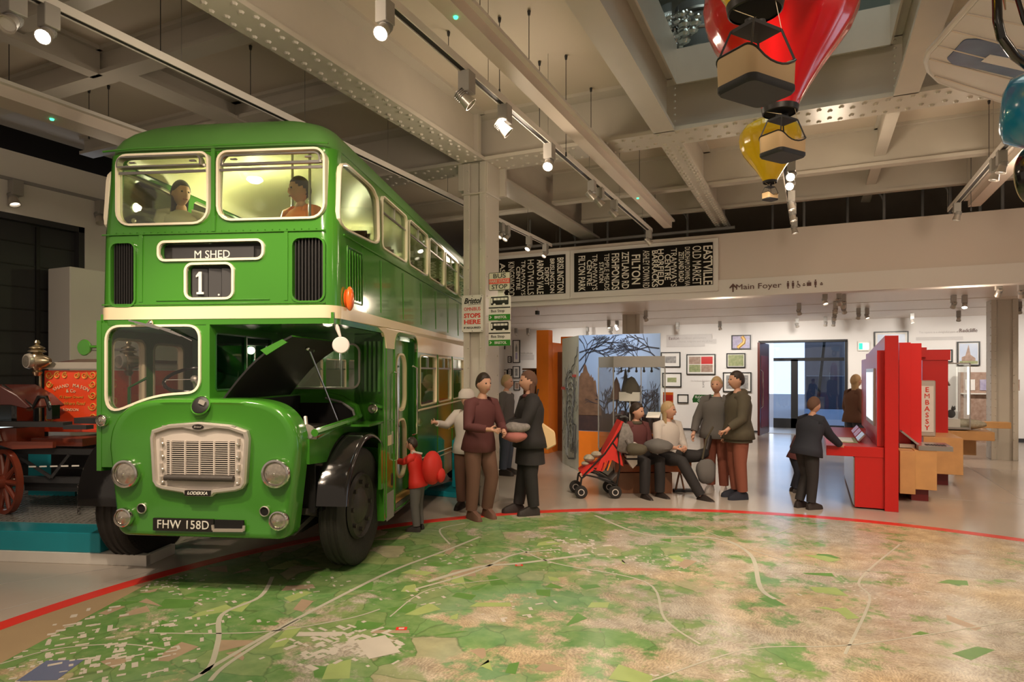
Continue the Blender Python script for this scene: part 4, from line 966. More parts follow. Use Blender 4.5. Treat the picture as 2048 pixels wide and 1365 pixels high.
row([(1583, 318, 2), (1581, 338, 2), (1583, 383, 1), (1586, 408, 1), (1589, 436, 1)], 4.2, 'on the short track behind the small yellow balloon', lambda p, q: p+(Vector((-.3, -1.5, -1.1)) if q[2] == 2 else Vector((.2, -.1, -1.2))))
track(-.30, 4.2, 7.9, 11.6, 'short lighting track behind the small yellow balloon')
row([(1996, 302, 1), (1984, 318, 1), (1916, 406, 1)], 4.2, 'on the right-hand track below the plane', lambda p, q: p+Vector((-.2, 0, -1)), fixX=1.89)
for i, (px, py) in enumerate(((32, 362), (203, 403))):
    p = atX(px, py, -9.53); spotlight(p, p+Vector((.3, 0, -1)), '%s spotlight on the left wall above the dark doors' % ('nearer' if i == 0 else 'farther'), 1 if i == 0 else 0, 1.3)
row([(1292, 622, 1), (1355, 645, 0), (1440, 643, 0), (1598, 607, 1), (1594, 637, 1), (1650, 583, 1), (1678, 584, 0), (1687, 590, 1), (1671, 604, 0), (1688, 604, 0), (1669, 620, 1), (1651, 634, 0), (1667, 634, 1), (1717, 617, 0), (1734, 617, 1), (1824, 627, 0), (1917, 622, 0),
     (1907, 591, 0), (1929, 591, 2), (1997, 563, 1), (2042, 566, 0), (2020, 604, 1), (2038, 604, 2), (1175, 655, 0), (1218, 640, 1), (1234, 642, 1), (1222, 654, 1), (1032, 657, 0), (1056, 657, 0)], 3.19, 'on the low gallery ceiling', lambda p, q: p+Vector((-.15 if q[0] % 2 else .3, 1.0 if q[0] % 3 else -.6, -1.3)), .95)
# cables with end weights hanging from the slab
cb_ = [(999, 34, 185), (1058, 20, 165), (1079, 122, 265), (1132, 110, 310), (1182, 175, 290), (960, -20, 60), (897, 62, 108), (1239, 300, 350), (1279, 293, 380), (1310, 330, 400), (1273, 335, 385), (18, 38, 180), (217, 170, 253), (178, 178, 275), (321, -20, 110), (501, 90, 198), (1942, 240, 420), (1978, 200, 330)]
for i, (px, a, b) in enumerate(cb_):
    p = atD(px, a, 6.2 if px > 600 else 5.2); 
    k = (5.15-EYE)/((HORIZON-max(a, -60))/FPX)
    p = atD(px, a, k); q = atD(px, b, k); t = thing('hanging_cable', 'thin dark cable hanging from the ceiling, %s from the left' % ORD[sorted(c[0] for c in cb_).index(px)], 'cable', (p.x, p.y, 5.15))
    zz = q.z-5.15; MB().cyl((0, 0, 0), (0, 0, zz), .004, seg=5).build('wire', 'charcoal', t, smooth=0); MB().lathe([(.004, 0), (.018, .01), (.012, .05), (.004, .05)], (0, 0, 0), (0, 0, -1), 8).lathe([(.004, 0), (.009, .0), (.011, .045), (.003, .05)], (0, 0, zz+.03), (0, 0, -1), 8).build('end_fitting', 'charcoal', t)
# pipework in the dark void above the parapet
vp = [(1150, 400, 1), (1215, 405, 0), (1290, 380, 1), (1375, 400, 1), (1545, 400, 0), (1608, 395, 0), (1695, 395, 0), (1768, 400, 1), (1845, 385, 0), (1900, 375, 1), (1960, 370, 0), (2005, 360, 0), (1120, 420, 0), (1060, 420, 0)]
for i, (px, py, bent) in enumerate(vp):
    p = atY(px, 470, 13.2 if i % 2 else 14.0); mb = MB().cyl((0, 0, 3.5-p.z if 0 else 4.0-5.1, ), (0, 0, .02), .025, seg=8)
    if bent: mb.tube([(0, 0, -.35), (-.05, 0, -.22), (-.25, 0, -.05), (-.3, 0, 0)], .015, 6)
    o = mb.build('ceiling_pipe', 'grey_panel'); o.location = (p.x, p.y, 5.13); tag(o, 'grey pipe rising in the dark gap above the bulkhead, %s from the left' % ORD[sorted(c[0] for c in vp).index(px)], 'pipe')
o = MB().cyl((-6.2, 12.6, 4.42), (-1.3, 12.5, 4.42), .03, seg=8).build('curtain_rail', 'grey_panel'); tag(o, 'long horizontal grey rail above the destination blinds', 'rail')

# ================================================================ signs
def label_text(s, size, m, parent, o, length, **k):
    t = text(s, size, m, parent, (0, 0, 0), **{**k, 'xs': 1}); xd = Vector(k.get('xd', (1, 0, 0)))
    vs = [v.co.dot(xd) for v in t.data.vertices]; L_ = max(vs)-min(vs) if vs else 1; f = length/L_
    for v in t.data.vertices: v.co = v.co+xd*(v.co.dot(xd)*(f-1))+Vector(o)
    return t
def blinds(p0, p1, z0, z1, lines, label):
    t = thing('destination_blind', label, 'destination blind', ((p0+p1)/2, 12.14, (z0+z1)/2)); hx, hz = (p1-p0)/2, (z1-z0)/2
    MB().box((-hx-.09, 0, -hz-.10), (hx+.09, .03, hz+.07)).box((-hx-.09, -.05, -hz-.12), (hx+.09, .03, -hz-.10)).build('backing_frame', 'wall_white', t, smooth=0)
    MB().box((-hx, -.02, -hz), (hx, 0, hz)).build('blind', 'blind_black', t, smooth=0)
    for s, px, h, a, b in lines:
        x = atY(px, 520, 12.12).x; za = atY(px, a, 12.12).z; zb = atY(px, b, 12.12).z
        label_text(s, h*1.12, 'blind_text', t, (x-(p0+p1)/2, -.024, (za+zb)/2-(z0+z1)/2), za-zb, xd=(0, 0, -1), up=(1, 0, 0), bold=.012)
def zx(zx_, zy): return 880+zx_/3.413, 440+zy/3.413
def L_(s, x, h, a, b): return (s, 880+x/3.413, h, 440+a/3.413, 440+b/3.413)
blinds(-4.29, -1.64, 3.34, 4.11, [L_('FILTON PARK', 966, .125, 245, 485), L_('TRAMWAYS', 1055, .095, 238, 480), L_('CENTRE', 1018, .09, 275, 450), L_('TEMPLE MEADS', 1137, .09, 232, 480), L_('STATION', 1100, .08, 290, 430), L_('FISHPONDS', 1195, .135, 228, 475),
    L_('ZETLAND RD', 1263, .125, 220, 470), L_('FILTON', 1335, .15, 238, 440), L_('ASHLEY DOWN RD', 1405, .115, 210, 465), L_('HORFIELD', 1505, .10, 200, 445), L_('BARRACKS', 1465, .10, 208, 458), L_('TRAMWAYS', 1594, .10, 195, 455), L_('CENTRE', 1552, .10, 235, 410),
    L_('DURDHAM DOWNS VIA', 1687, .085, 185, 450), L_('ZETLAND ROAD', 1645, .085, 218, 425), L_('OLD MARKET', 1750, .145, 178, 442), L_('EASTVILLE', 1825, .145, 175, 440)], 'wide black bus destination blind listing places from Filton Park to Eastville')
blinds(-6.3, -4.48, 3.33, 4.11, [L_('BRISLINGTON', 820, .125, 258, 498), L_('BRISLINGTON', 765, .085, 265, 500), L_('DEPOT', 728, .085, 325, 445), L_("ARNO'S VALE", 682, .13, 272, 508), L_('HOTWELLS', 617, .13, 272, 510), L_('TRAMWAYS', 567, .085, 280, 515),
    L_('CENTRE', 533, .08, 320, 478), L_('KINGSWOOD', 485, .13, 288, 520), L_('ASHLEY', 425, .11, 295, 520), L_('BRISTOL', 380, .11, 300, 520), L_('DOWN', 330, .12, 300, 520)], 'black bus destination blind behind the column ending in Brislington')
t = thing('wall_lettering', 'brown Main Foyer direction lettering with arrow and icons on the white bulkhead', 'sign', (-1.0, 12.165, 3.27))
label_text('Main Foyer', .10, 'dark_text', t, (.125, -.003, 0), .75)
ax = atY(1466, 575, 12.16).x+1.0
MB().prism([(ax-.012, -.08), (ax+.012, -.08), (ax+.012, .02), (ax+.05, -.015), (ax+.065, .0), (ax, .075), (ax-.065, .0), (ax-.05, -.015), (ax-.012, .02)], XZ, -.006, 0).build('arrow', 'ring_red' if 0 else 'dark_text', t, smooth=0)
mb = MB()
for k, px in enumerate((1576, 1586, 1597, 1608, 1618, 1631, 1643)):
    x = atY(px, 568, 12.16).x+1.0
    if k in (0, 1, 5): mb.ball((x, -.004, .05), .013, 8, 0, (1, .3, 1)).box((x-.018, -.006, -.03), (x+.018, 0, .032)).box((x-.010, -.006, -.07), (x+.010, 0, -.03))
    elif k == 4: mb.box((x-.035, -.006, -.04), (x+.035, 0, .02)).box((x-.015, -.006, .02), (x-.009, 0, .045)).box((x+.009, -.006, .02), (x+.015, 0, .045)).box((x-.015, -.006, .04), (x+.015, 0, .046))
    elif k == 2: mb.ball((x-.01, -.004, .045), .011, 8, 0, (1, .3, 1)).bar((x-.01, -.004, .03), (x-.005, -.004, -.01), .008, .012).bar((x-.005, -.004, -.01), (x+.03, -.004, -.035), .008, .01).lathe([(.022, 0), (.03, 0), (.03, .004), (.022, .004)], (x, -.006, -.03), (0, 1, 0), 14, cap=False)
    else: mb.ball((x, -.004, .0), .011, 8, 0, (1, .3, 1)).box((x-.02, -.006, -.035), (x+.02, 0, -.02)).bar((x-.02, -.004, -.02), (x, -.004, .01), .004, .006).bar((x+.02, -.004, -.02), (x, -.004, .01), .004, .006)
mb.build('facility_icons', 'dark_text', t, smooth=0)

def board(name, label, p, w, h, col, m, parts=True):
    t = thing(name, label, 'sign', p); MB().prism(rrect(-w/2, w/2, -h/2, h/2, .012), XZ, -.006, .006).build('plate', m, t, smooth=0); return t
a = atY(924, 592, 7.455); b = atY(966, 664, 7.455); w, h = b.x-a.x, a.z-b.z
t = board('enamel_sign', 'white enamel omnibus stops here sign on the riveted column', ((a.x+b.x)/2, 7.455, (a.z+b.z)/2), w, h, 0, 'sign_white')
label_text('Bristol', .075, 'ink', t, (0, -.008, h*.34), w*.84, shear=.35, bold=.02)
MB().bar((-w*.2, -.007, h*.24), (w*.42, -.007, h*.25), .003, .004).build('underline', 'ink', t, smooth=0)
for s, z, q in (('OMNIBUS', .12, .78), ('STOPS', -.06, .78), ('HERE', -.23, .78)): label_text(s, .058 if s != 'OMNIBUS' else .048, 'sign_red', t, (0, -.008, h*z), w*q, bold=.025)
label_text('IF REQUIRED', .026, 'ink', t, (0, -.008, -h*.385), w*.8, bold=.01)
mb = MB()
for x in (-w*.46, w*.46, 0):
    for z in (-h*.47, h*.47): mb.ball((x, -.007, z), .006, 6)
mb.build('screws', 'ink', t, smooth=0)
# pole with the stop flags
px0, px1 = atY(978, 600, 7.4).x, atY(1021, 600, 7.4).x; cx, w = (px0+px1)/2, (px1-px0); Zp = lambda y: atY(1000, y, 7.4).z
t = thing('sign_bracket', 'white bracket holding the bus stop flags against the column', 'bracket', (cx, 7.43, Zp(590)))
MB().box((-.02, .01, -.02), (.02, .03, .02)).box((-.04, 0, Zp(693)-Zp(590)), (.04, .02, Zp(575)-Zp(590))).box((-w/2-.06, .02, Zp(592)-Zp(590)-.02), (.0, .04, Zp(592)-Zp(590))).box((-w/2-.06, .02, Zp(645)-Zp(590)), (.0, .04, Zp(642)-Zp(590))).build('bracket_plate', 'sign_white', t, smooth=0)
z0, z1 = Zp(581), Zp(545)
t = board('fare_stage_sign', 'old buff bus stop sign with a red fare stage band, topmost on the column', (cx+.0, 7.40, (z0+z1)/2), w*1.0, z1-z0, 0, 'sign_buff'); h = z1-z0
frame(rrect(-w/2, w/2, -h/2, h/2, .02), .006, XZ, -.010, 0).build('black_edge', 'ink', t, smooth=0)
label_text('BUS', .058, 'ink', t, (0, -.009, h*.29), w*.58, bold=.01); label_text('STOP', .058, 'ink', t, (0, -.009, -h*.31), w*.72, bold=.01)
MB().box((-w*.48, -.009, -h*.13), (w*.48, -.006, h*.14)).build('red_band', 'sign_red', t, smooth=0); label_text('FARE STAGE', .038, 'sign_buff', t, (0, -.012, 0), w*.9)
for i, (ya, yb) in enumerate(((592, 641), (643, 692))):
    z1, z0 = Zp(ya), Zp(yb); h = z1-z0
    t = board('bus_stop_flag', '%s white and green bus stop flag with a bus picture' % ('upper' if i == 0 else 'lower'), (cx, 7.40, (z0+z1)/2), w, h, 0, 'sign_white')
    bz = h*.30
    mb = MB().prism(rrect(-w*.40, w*.42, bz-.052, bz+.052, .012), XZ, -.010, -.006).build('bus_picture', 'ink', t, smooth=0)
    mb = MB()
    for k in range(4): mb.box((-w*.26+k*w*.165, -.012, bz+.006), (-w*.26+k*w*.165+w*.14, -.010, bz+.034))
    mb.box((-w*.385, -.012, bz-.03), (-w*.32, -.010, bz+.034))
    mb.build('picture_windows', 'sign_white', t, smooth=0)
    mb = MB()
    for x in (-w*.22, w*.2): mb.lathe([(.012, 0), (.018, 0), (.018, .004), (.012, .004)], (x, -.014, bz-.052), (0, 1, 0), 12)
    mb.build('picture_wheels', 'sign_white', t, smooth=0)
    MB().box((-w/2, -.010, h*.02-.008), (w/2, -.006, h*.02+.006)).build('black_rule', 'ink', t, smooth=0)
    label_text('Bus Stop', .036, 'ink', t, (-w*.08, -.009, -h*.12), w*.62)
    MB().box((-w/2, -.010, -h*.5), (w/2, -.006, -h*.26)).build('green_band', 'sign_green', t, smooth=0); label_text('BRISTOL', .034, 'sign_white', t, (w*.06, -.013, -h*.38), w*.56, bold=.02); label_text('>', .05, 'sign_white', t, (-w*.40, -.013, -h*.38), w*.08, bold=.03)
# exit sign
a, b = atY(1716, 682, 19.95), atY(1739, 702, 19.95); t = board('exit_sign', 'small green lit exit sign beside the foyer doorway', ((a.x+b.x)/2, 19.95, (a.z+b.z)/2), b.x-a.x, a.z-b.z, 0, 'sign_white')
w, h = b.x-a.x, a.z-b.z; MB().box((-w*.42, -.02, -h*.35), (w*.42, -.006, h*.25)).build('lit_face', 'exit_white', t, smooth=0); MB().box((-w*.42, -.024, -h*.35), (-w*.1, -.02, h*.25)).build('green_field', 'exit_green', t, smooth=0)

# ================================================================ pictures on the back wall
def picture(px0, py0, px1, py1, label, style, matw=.0, bw=.03, Y=19.97, border='ink'):
    a, b = atY(px0, py0, Y), atY(px1, py1, Y); w, h = b.x-a.x, a.z-b.z
    t = thing('framed_picture', label, 'picture', ((a.x+b.x)/2, Y, (a.z+b.z)/2))
    frame([(-w/2, -h/2), (w/2, -h/2), (w/2, h/2), (-w/2, h/2)], bw, XZ, -.03, .02).build('frame', border, t, smooth=0)
    MB().box((-w/2+bw, -.01, -h/2+bw), (w/2-bw, .01, h/2-bw)).build('mount', 'paper', t, smooth=0)
    x, z = w/2-bw-matw, h/2-bw-matw
    mb = MB()
    if isinstance(style, str): mb.box((-x, -.014, -z), (x, -.010, z)).build('print', style, t, smooth=0)
    elif style and style[0] == 'grid':
        n = 0
        for i, m in enumerate(style[1]):
            ii, jj = i % 2, i//2; x0 = -x+ii*x+.01; z0 = -z+(1-jj)*z+.01
            MB().box((x0, -.014, z0), (x0+x-.02, -.010, z0+z-.02)).build('print', m, t, smooth=0)
    elif style and style[0] == 'church':
        MB().box((-x, -.014, -z), (x, -.010, z)).build('print', 'photo_sky', t, smooth=0)
        MB().prism([(-x*.75, -z), (-x*.75, -z*.35), (-x*.35, -z*.2), (-x*.25, z*.1), (0, z*.9), (x*.18, z*.05), (x*.2, -.1*z), (x*.75, -z*.45), (x*.75, -z)], XZ, -.017, -.014).build('church_shape', 'photo_brown', t, smooth=0)
        MB().box((-x, -.019, -z), (x, -.017, -z*.72)).build('tree_shape', 'photo_green', t, smooth=0)
    elif style and style[0] == 'window':
        MB().prism([(-x*.5, -z*.05), (x*.5, -z*.05), (x*.5, z*.45), (0, z*.85), (-x*.5, z*.45)], XZ, -.014, -.010).build('print', 'photo_grey', t, smooth=0); MB().prism(rrect(-x*.5, x*.5, -z*.85, -z*.12, x*.3), XZ, -.014, -.010).build('print', 'photo_violet', t, smooth=0)
    elif style and style[0] == 'loop':
        MB().box((-x, -.014, -z), (x, -.010, z)).build('print', 'photo_violet', t, smooth=0)
        MB().tube([(x*.1, -.014, z*.95), (x*.35, -.014, z*.4), (x*.3, -.014, -z*.1), (-x*.1, -.014, -z*.55), (-x*.4, -.014, -z*.9)], .05, 6).build('print', 'photo_bright', t, smooth=0)
    return t
P = picture
P(1463, 671, 1502, 699, 'framed purple and orange print, highest of the pictures near the doorway', ('loop',), .0)
P(1373, 709, 1431, 750, 'framed set of four colour street photographs on the white wall', ('grid', ['photo_brown', 'red', 'photo_green', 'photo_brown']), .04)
P(1453, 707, 1491, 736, 'framed green wooded photograph below the purple and orange print', 'photo_green', .02)
P(1322, 705, 1361, 735, 'framed grey street photograph partly behind the glass showcase, upper one', 'photo_grey', .10)
P(1325, 746, 1363, 775, 'framed green garden photograph partly behind the showcase, lower one', 'photo_green', .12)
P(1446, 745, 1503, 785, 'framed grey photograph of tangled branches behind the standing man', 'photo_grey', .06)
P(1355, 789, 1377, 807, 'small framed white caption card left of the flood level marker', 'paper', .05)
P(1748, 664, 1817, 700, 'wide framed photograph whose top shows above the red wall', 'photo_sky', .05)
P(1914, 684, 1960, 732, 'framed photograph of a church spire left of the grey column', ('church',), .02)
P(2008, 698, 2024, 729, 'narrow framed picture right of the far column, upper one', 'photo_grey', .05)
P(2012, 785, 2021, 803, 'tiny framed picture right of the far column, lower one', 'photo_grey', .03)
P(1855, 700, 1905, 725, 'framed picture mostly hidden by the red exhibit walls', 'photo_grey', .05)
for x0, y0, x1, y1, s, m, lb in ((1026, 681, 1040, 726, ('window',), .04, 'tall narrow frame with an arched window picture over a violet one'), (1016, 713, 1023, 726, 'photo_grey', .03, 'tiny frame left of the tall arched window picture'), (988, 726, 1000, 759, 'photo_grey', .04, 'tall frame beside the column under the bus stop flags'),
      (1001, 740, 1015, 764, 'photo_brown', .05, 'brown toned frame second from the column'), (1016, 738, 1024, 752, 'photo_grey', .03, 'tiny upper frame in the middle of the cluster'), (1026, 733, 1040, 757, 'photo_grey', .06, 'frame directly under the tall arched window picture'), (1016, 759, 1024, 772, 'paper', .03, 'tiny lower frame in the middle of the cluster'),
      (1028, 763, 1040, 781, 'photo_brown', .03, 'lowest frame of the cluster, above the visitors'), (1046, 742, 1060, 758, 'photo_violet', .04, 'violet frame beside the bottle cabinet'), (988, 690, 1010, 699, 'red', .03, 'red and brown strip picture under the bus stop flags')):
    P(x0, y0, x1, y1, lb, s, m, .022)
def quote(x0, y0, x1, y1, lines, label, strips):
    a, b = atY(x0, y0, 19.98), atY(x1, y1, 19.98); w, h = b.x-a.x, a.z-b.z; t = thing('wall_quotation', label, 'wall text', ((a.x+b.x)/2, 19.985, (a.z+b.z)/2))
    mb = MB()
    for (u0, v0, u1, v1) in strips: mb.box((-w/2+w*u0, -.004, h/2-h*v1), (-w/2+w*u1, 0, h/2-h*v0))
    if strips: mb.build('grey_strip', 'pale_text', t, smooth=0)
    for s, u0, u1, v, hh, m in lines: label_text(s, h*hh, m, t, (-w/2+w*(u0+u1)/2, -.006, h/2-h*v), w*(u1-u0))
quote(1333, 669, 1432, 693, [('Easton', .05, .26, .34, .24, 'dark_text'), ('is a vibrant atmosphere', .28, .80, .34, .14, 'grey_text'), ('cultures, religions and we all live', .22, .93, .60, .14, 'grey_text')], 'grey wall text beginning with the word Easton, above the pictures', [(0, .05, .92, .45), (0, .45, 1, .78), (0, .78, .78, 1)])
quote(1832, 656, 1972, 680, [('The square is a delightful part of', .04, .62, .36, .16, 'pale_text'), ('Redcliffe', .63, .88, .30, .28, 'dark_text')], 'pale wall text ending with the word Redcliffe, above the church photograph', [(0, .72, .68, .95)])
quote(1040, 702, 1068, 722, [('Redcliffe in all its glory', .05, .9, .25, .2, 'grey_text')], 'small pale wall text left of the orange portal', [(0, .4, 1, .9)])
quote(1380, 758, 1440, 768, [('the harbour flooded in this year', .02, .98, .4, .35, 'pale_text')], 'faint wall text under the four street photographs', [])
# flood level marker
p = atY(1410, 862, 19.0); t = thing('flood_marker', 'dark cast iron flood level marker on a post in front of the white wall', 'marker post', (p.x, p.y, 0)); s = p.y/ray(1410, 862).y/FPX
MB().box((-9*s, -.05, 0), (9*s, .05, 80*s*.62)).prism([(-22*s, 0), (22*s, 0), (16*s, 10*s), (-14*s, 12*s)], XZ, -.08, .08).build('post', 'cloth_grey', t, smooth=0, bevel=.01)
z0 = EYE-(815-HORIZON)*s; MB().prism([(-3*s, z0-6*s), (3*s, z0-6*s), (14*s, z0+10*s), (23*s, z0+9*s), (24*s, z0+16*s), (20*s, z0+25*s), (-20*s, z0+25*s), (-24*s, z0+16*s), (-23*s, z0+9*s), (-14*s, z0+10*s)], XZ, -.06, .0).build('scrolled_head', 'dark_green', t, smooth=0)
label_text('FLOOD LEVEL', 5.0*s, 'sign_white', t, (0, -.064, z0+20*s), 37*s, bold=.01); label_text('OCTR 1882', 4.6*s, 'sign_white', t, (0, -.064, z0+13.5*s), 27*s, bold=.01); text('DATE', .05, 'ink', t, (-.05, .0, z0+45*s), xd=(0, 0, -1), up=(1, 0, 0))
# small camera under the bulkhead
p = atZ(1060, 613, 3.1); t = thing('security_camera', 'small dark security camera hanging under the bulkhead near the column', 'camera', (p.x, 12.5, 3.2)); MB().cyl((0, 0, 0), (0, 0, -.16), .01).build('stem', 'white_paint', t); MB().box((-.03, -.05, -.24), (.03, .05, -.16)).build('camera_body', 'ink', t, smooth=0)
# ================================================================ murals, portal, showcase
t = thing('mural_block', 'free-standing display block with a blue sky and winter trees mural', 'display wall', (0, 0, 0))
A, B = Vector((-3.73, 10.78)), Vector((-2.30, 10.78)); E_ = Vector((-4.42, 11.72)); HH = 2.40
MB().prism([(-3.73, 10.80), (-2.30, 10.80), (-2.33, 10.9), (-4.2, 11.9), (-4.40, 11.74)], lambda a, b, t_: (a, b, t_), .0, HH).build('core', 'mural_white', t, smooth=0)
def on(A_, B_):
    d = (B_-A_); n = Vector((d.y, -d.x)).normalized()
    return lambda u, z, o: tuple(A_+d*u+n*o)+(z,)
F = on(A, B); f3 = lambda u, z, t_: F(u, z, t_)
def flat(poly, o, m, nm, fn=f3, o0=0): return MB().prism(poly, fn, o0, o).build(nm, m, t, smooth=0)
flat([(0, .72), (1, .72), (1, HH), (0, HH)], .004, 'sky_print', 'sky_picture')
flat([(0, 0), (1, 0), (1, .72), (0, .72)], .004, 'orange', 'orange_base')
rnd = random.Random(11); pts = [(0, .73)]+[(x/30*1.0, 1.05+.30*max(0, 1-abs(x/30-.12)*5)+rnd.uniform(-.03, .05)) for x in range(0, 31)]+[(1, .73)]
flat(pts, .008, 'hedge_print', 'hedge_picture', o0=.004)
pts = [(0, 1.0)]+[(.005+.012*k, 1.85-abs(k-7)*.028+rnd.uniform(-.05, .06)-(.5 if k > 18 else 0)*(k-18)/8) for k in range(26)]+[(.31, 1.0)]
flat(pts, .011, 'tree_print', 'autumn_tree', o0=.008)
mb = MB(); 
def twig(u, z, a, l, w, d):
    if d == 0: return
    u2, z2 = u+math.cos(a)*l/1.43, z+math.sin(a)*l
    if 0 < u2 < 1 and .9 < z2 < HH: mb.bar(F(u, z, .012), F(u2, z2, .012), .004, w, up=(0, 0, 1)); [twig(u2, z2, a+rnd.uniform(-.7, .7), l*rnd.uniform(.65, .95), w*.75, d-1) for _ in range(2 if d > 1 else 1)]
for u, z, a in ((.01, 1.75, 1.0), (.01, 2.1, .3), (.01, 1.95, .8), (.99, 1.95, 2.4), (.99, 2.15, 3.0), (.99, 1.8, 2.7)): twig(u, z, a, .2, .018, 7)
for k in range(16): twig(.30+.045*k, .95, 1.5+rnd.uniform(-.3, .3), .16, .014, 5)
mb.build('bare_twigs', 'twig_print', t, smooth=0)
flat([(.08, .0), (.30, .35), (.42, .0)], .010, 'cloth_rust', 'orange_peak', o0=.004)
D2 = on(E_, A); g3 = lambda u, z, o: D2(u, z, o)
sk = MB(); sk2 = MB()
def ln(pts, w=.012, q=None):
    w *= 1.7
    for a, b in zip(pts, pts[1:]): (q or sk).bar(D2(a[0], a[1], .004), D2(b[0], b[1], .004), .004, w)
rnd = random.Random(4)
for k in range(11):   # arched house fronts drawn in pencil, rising up the sheet
    z = .35+.11*k; u = .55+.04*math.sin(k); w = .12+.01*k
    ln([(u-w, z), (u-w, z+.2), (u-w*.5, z+.3), (u, z+.33), (u+w*.5, z+.3), (u+w, z+.2), (u+w, z)], .010)
    ln([(u-w*.6, z), (u-w*.6, z+.14), (u, z+.2), (u+w*.6, z+.14), (u+w*.6, z)], .006, sk2)
ln([(.95, 2.2), (.9, 2.05), (.8, 2.0), (.78, 1.9), (.65, 1.85), (.6, 1.75), (.5, 1.74), (.3, 1.6)], .014); ln([(.5, 1.9), (.2, 1.5), (.1, 1.45)], .008, sk2)
for k in range(46):
    u, z = rnd.uniform(.12, .92), rnd.uniform(.2, 1.7); ln([(u, z), (u+rnd.uniform(-.1, .1), z+rnd.uniform(.02, .25))], .006, sk2 if k % 2 else sk)
for k in range(7): ln([(.55, .30+.02*k), (.85, .30+.035*k)], .007); ln([(.3+.02*k, .2), (.32+.02*k, .75)], .005, sk2)
ln([(.30, .25), (.45, .15), (.8, .2), (.85, .8), (.6, .85)], .016)
sk.build('pencil_lines', 'pencil', t, smooth=0); sk2.build('soft_pencil_lines', 'pencil_soft', t, smooth=0)
for u, z in ((.75, 1.66), (.12, 1.42)): flat([(u-.08, z), (u+.12, z+.0), (u+.12, z+.05), (u-.08, z+.05)], .008, 'ring_red', 'red_mark', g3, .003)
# orange portal
t = thing('orange_portal', 'tall orange gateway panel left of the pencil drawing', 'gateway', (-5.15, 12.9, 0))
MB().box((-.28, .0, 0), (.0, .22, 2.66)).box((-.28, .22, 1.75), (.0, .24, 2.66)).build('post', 'orange', t, smooth=0, bevel=.004); MB().box((.0, .75, 2.36), (.85, .9, 2.55)).box((-.25, .22, 0), (.0, .9, 2.4)).build('lintel', 'orange', t, smooth=0)
MB().box((.0, .55, 0), (.12, .9, 2.2)).box((.12, .8, 0), (.55, .9, 2.1)).box((0, .6, 0), (.5, .62, .5)).build('inner_door', 'brown_wood', t, smooth=0); MB().box((.2, .78, 1.5), (.3, .80, 1.75)).build('door_plate', 'pale_text', t, smooth=0)
a = atY(1050, 738, 13.4); b = atY(1084, 738, 13.4); t = thing('bottle_cabinet', 'dark wooden cabinet topped with bottles beside the orange portal', 'cabinet', ((a.x+b.x)/2, 13.4, 0)); w = (b.x-a.x)/2+.04
MB().box((-w, 0, 0), (w, .4, 1.45)).box((-w-.02, -.02, 1.45), (w+.02, .42, 1.5)).box((-w, .35, 1.5), (w, .4, 1.82)).box((-w-.02, -.02, 1.80), (w+.02, .42, 1.84)).build('carcass', 'brown_wood', t, smooth=0)
for k in range(7):
    x = (a.x+b.x)/2-w+.05+k*(2*w-.1)/6; o = MB().lathe([(.001, 0), (.03, 0), (.03, .14), (.012, .2), (.012, .27), (.001, .27)], (0, 0, 0), seg=10).build('bottle', ['gold', 'brass', 'cream'][k % 3]); o.location = (x, 13.46, 1.50)
    tag(o, '%s bottle from the left on the dark cabinet by the orange portal' % ORD[k], 'bottle', 'bottles on the dark cabinet')
# glass showcase in front of the mural
p0, p1, p2 = atD(1227, 735, 9.9), atD(1330, 735, 9.75), atD(1197, 738, 10.5); zc = p0.z; zt = atD(1227, 713, 9.9).z
P0, P1, P2 = [Vector((p.x, p.y)) for p in (p0, p1, p2)]; P3 = P2+(P1-P0)*1.0
t = thing('glass_showcase', 'glass showcase with a grey hood standing before the tree mural', 'showcase', (0, 0, 0)); q4 = [tuple(p) for p in (P0, P1, P3, P2)]; idp = lambda a, b, z: (a, b, z)
MB().prism(q4, idp, zc, zt).build('hood', 'grey_panel', t, smooth=0); MB().prism(q4, idp, .0, .52).build('plinth', 'grey_panel', t, smooth=0)
mb = MB(); 
for a, b in ((P0, P1), (P2, P0), (P1, P3)): mb.add([(*a, .52), (*b, .52), (*b, zc), (*a, zc)], [(0, 1, 2, 3)])
mb.build('glass_wall', 'glass_case', t, smooth=0)
mb = MB()
for p in (P0, P1, P2): mb.box((p.x-.008, p.y-.008, .52), (p.x+.008, p.y+.008, zc))
m_ = P0*.46+P1*.54; mb.box((m_.x-.006, m_.y-.006, .52), (m_.x+.006, m_.y+.006, zc)); mb.build('corner_strips', 'grey_panel', t, smooth=0)
ctr = (P0+P1+P3+P2)/4
for k in range(6):
    q = P0+(P1-P0)*(.1+.15*k)+(P2-P0)*.3; MB().cyl((q.x, q.y, zc), (q.x, q.y, zc-.05), .012).ball((q.x, q.y, zc-.06), .022, 8).build('display_lamp', 'ink', t)
def exhibit(nm, label, cat, mb, m, px, D, z): 
    p = atD(px, 700, D); o = mb.build(nm, m); o.location = (p.x, p.y, z); return tag(o, label, cat)
zz = lambda y, D: EYE+(HORIZON-y)/FPX*D
exhibit('stone_cone', 'brown folded cone-shaped cap on a stand, at the left inside the showcase', 'hat', MB().lathe([(.001, .36), (.03, .30), (.07, .15), (.10, .0), (.001, .0)], seg=7).cyl((0, 0, 0), (0, 0, -(zz(800, 10.1)-.52)), .012), 'cloth_brown', 1233, 10.2, zz(800, 10.1))
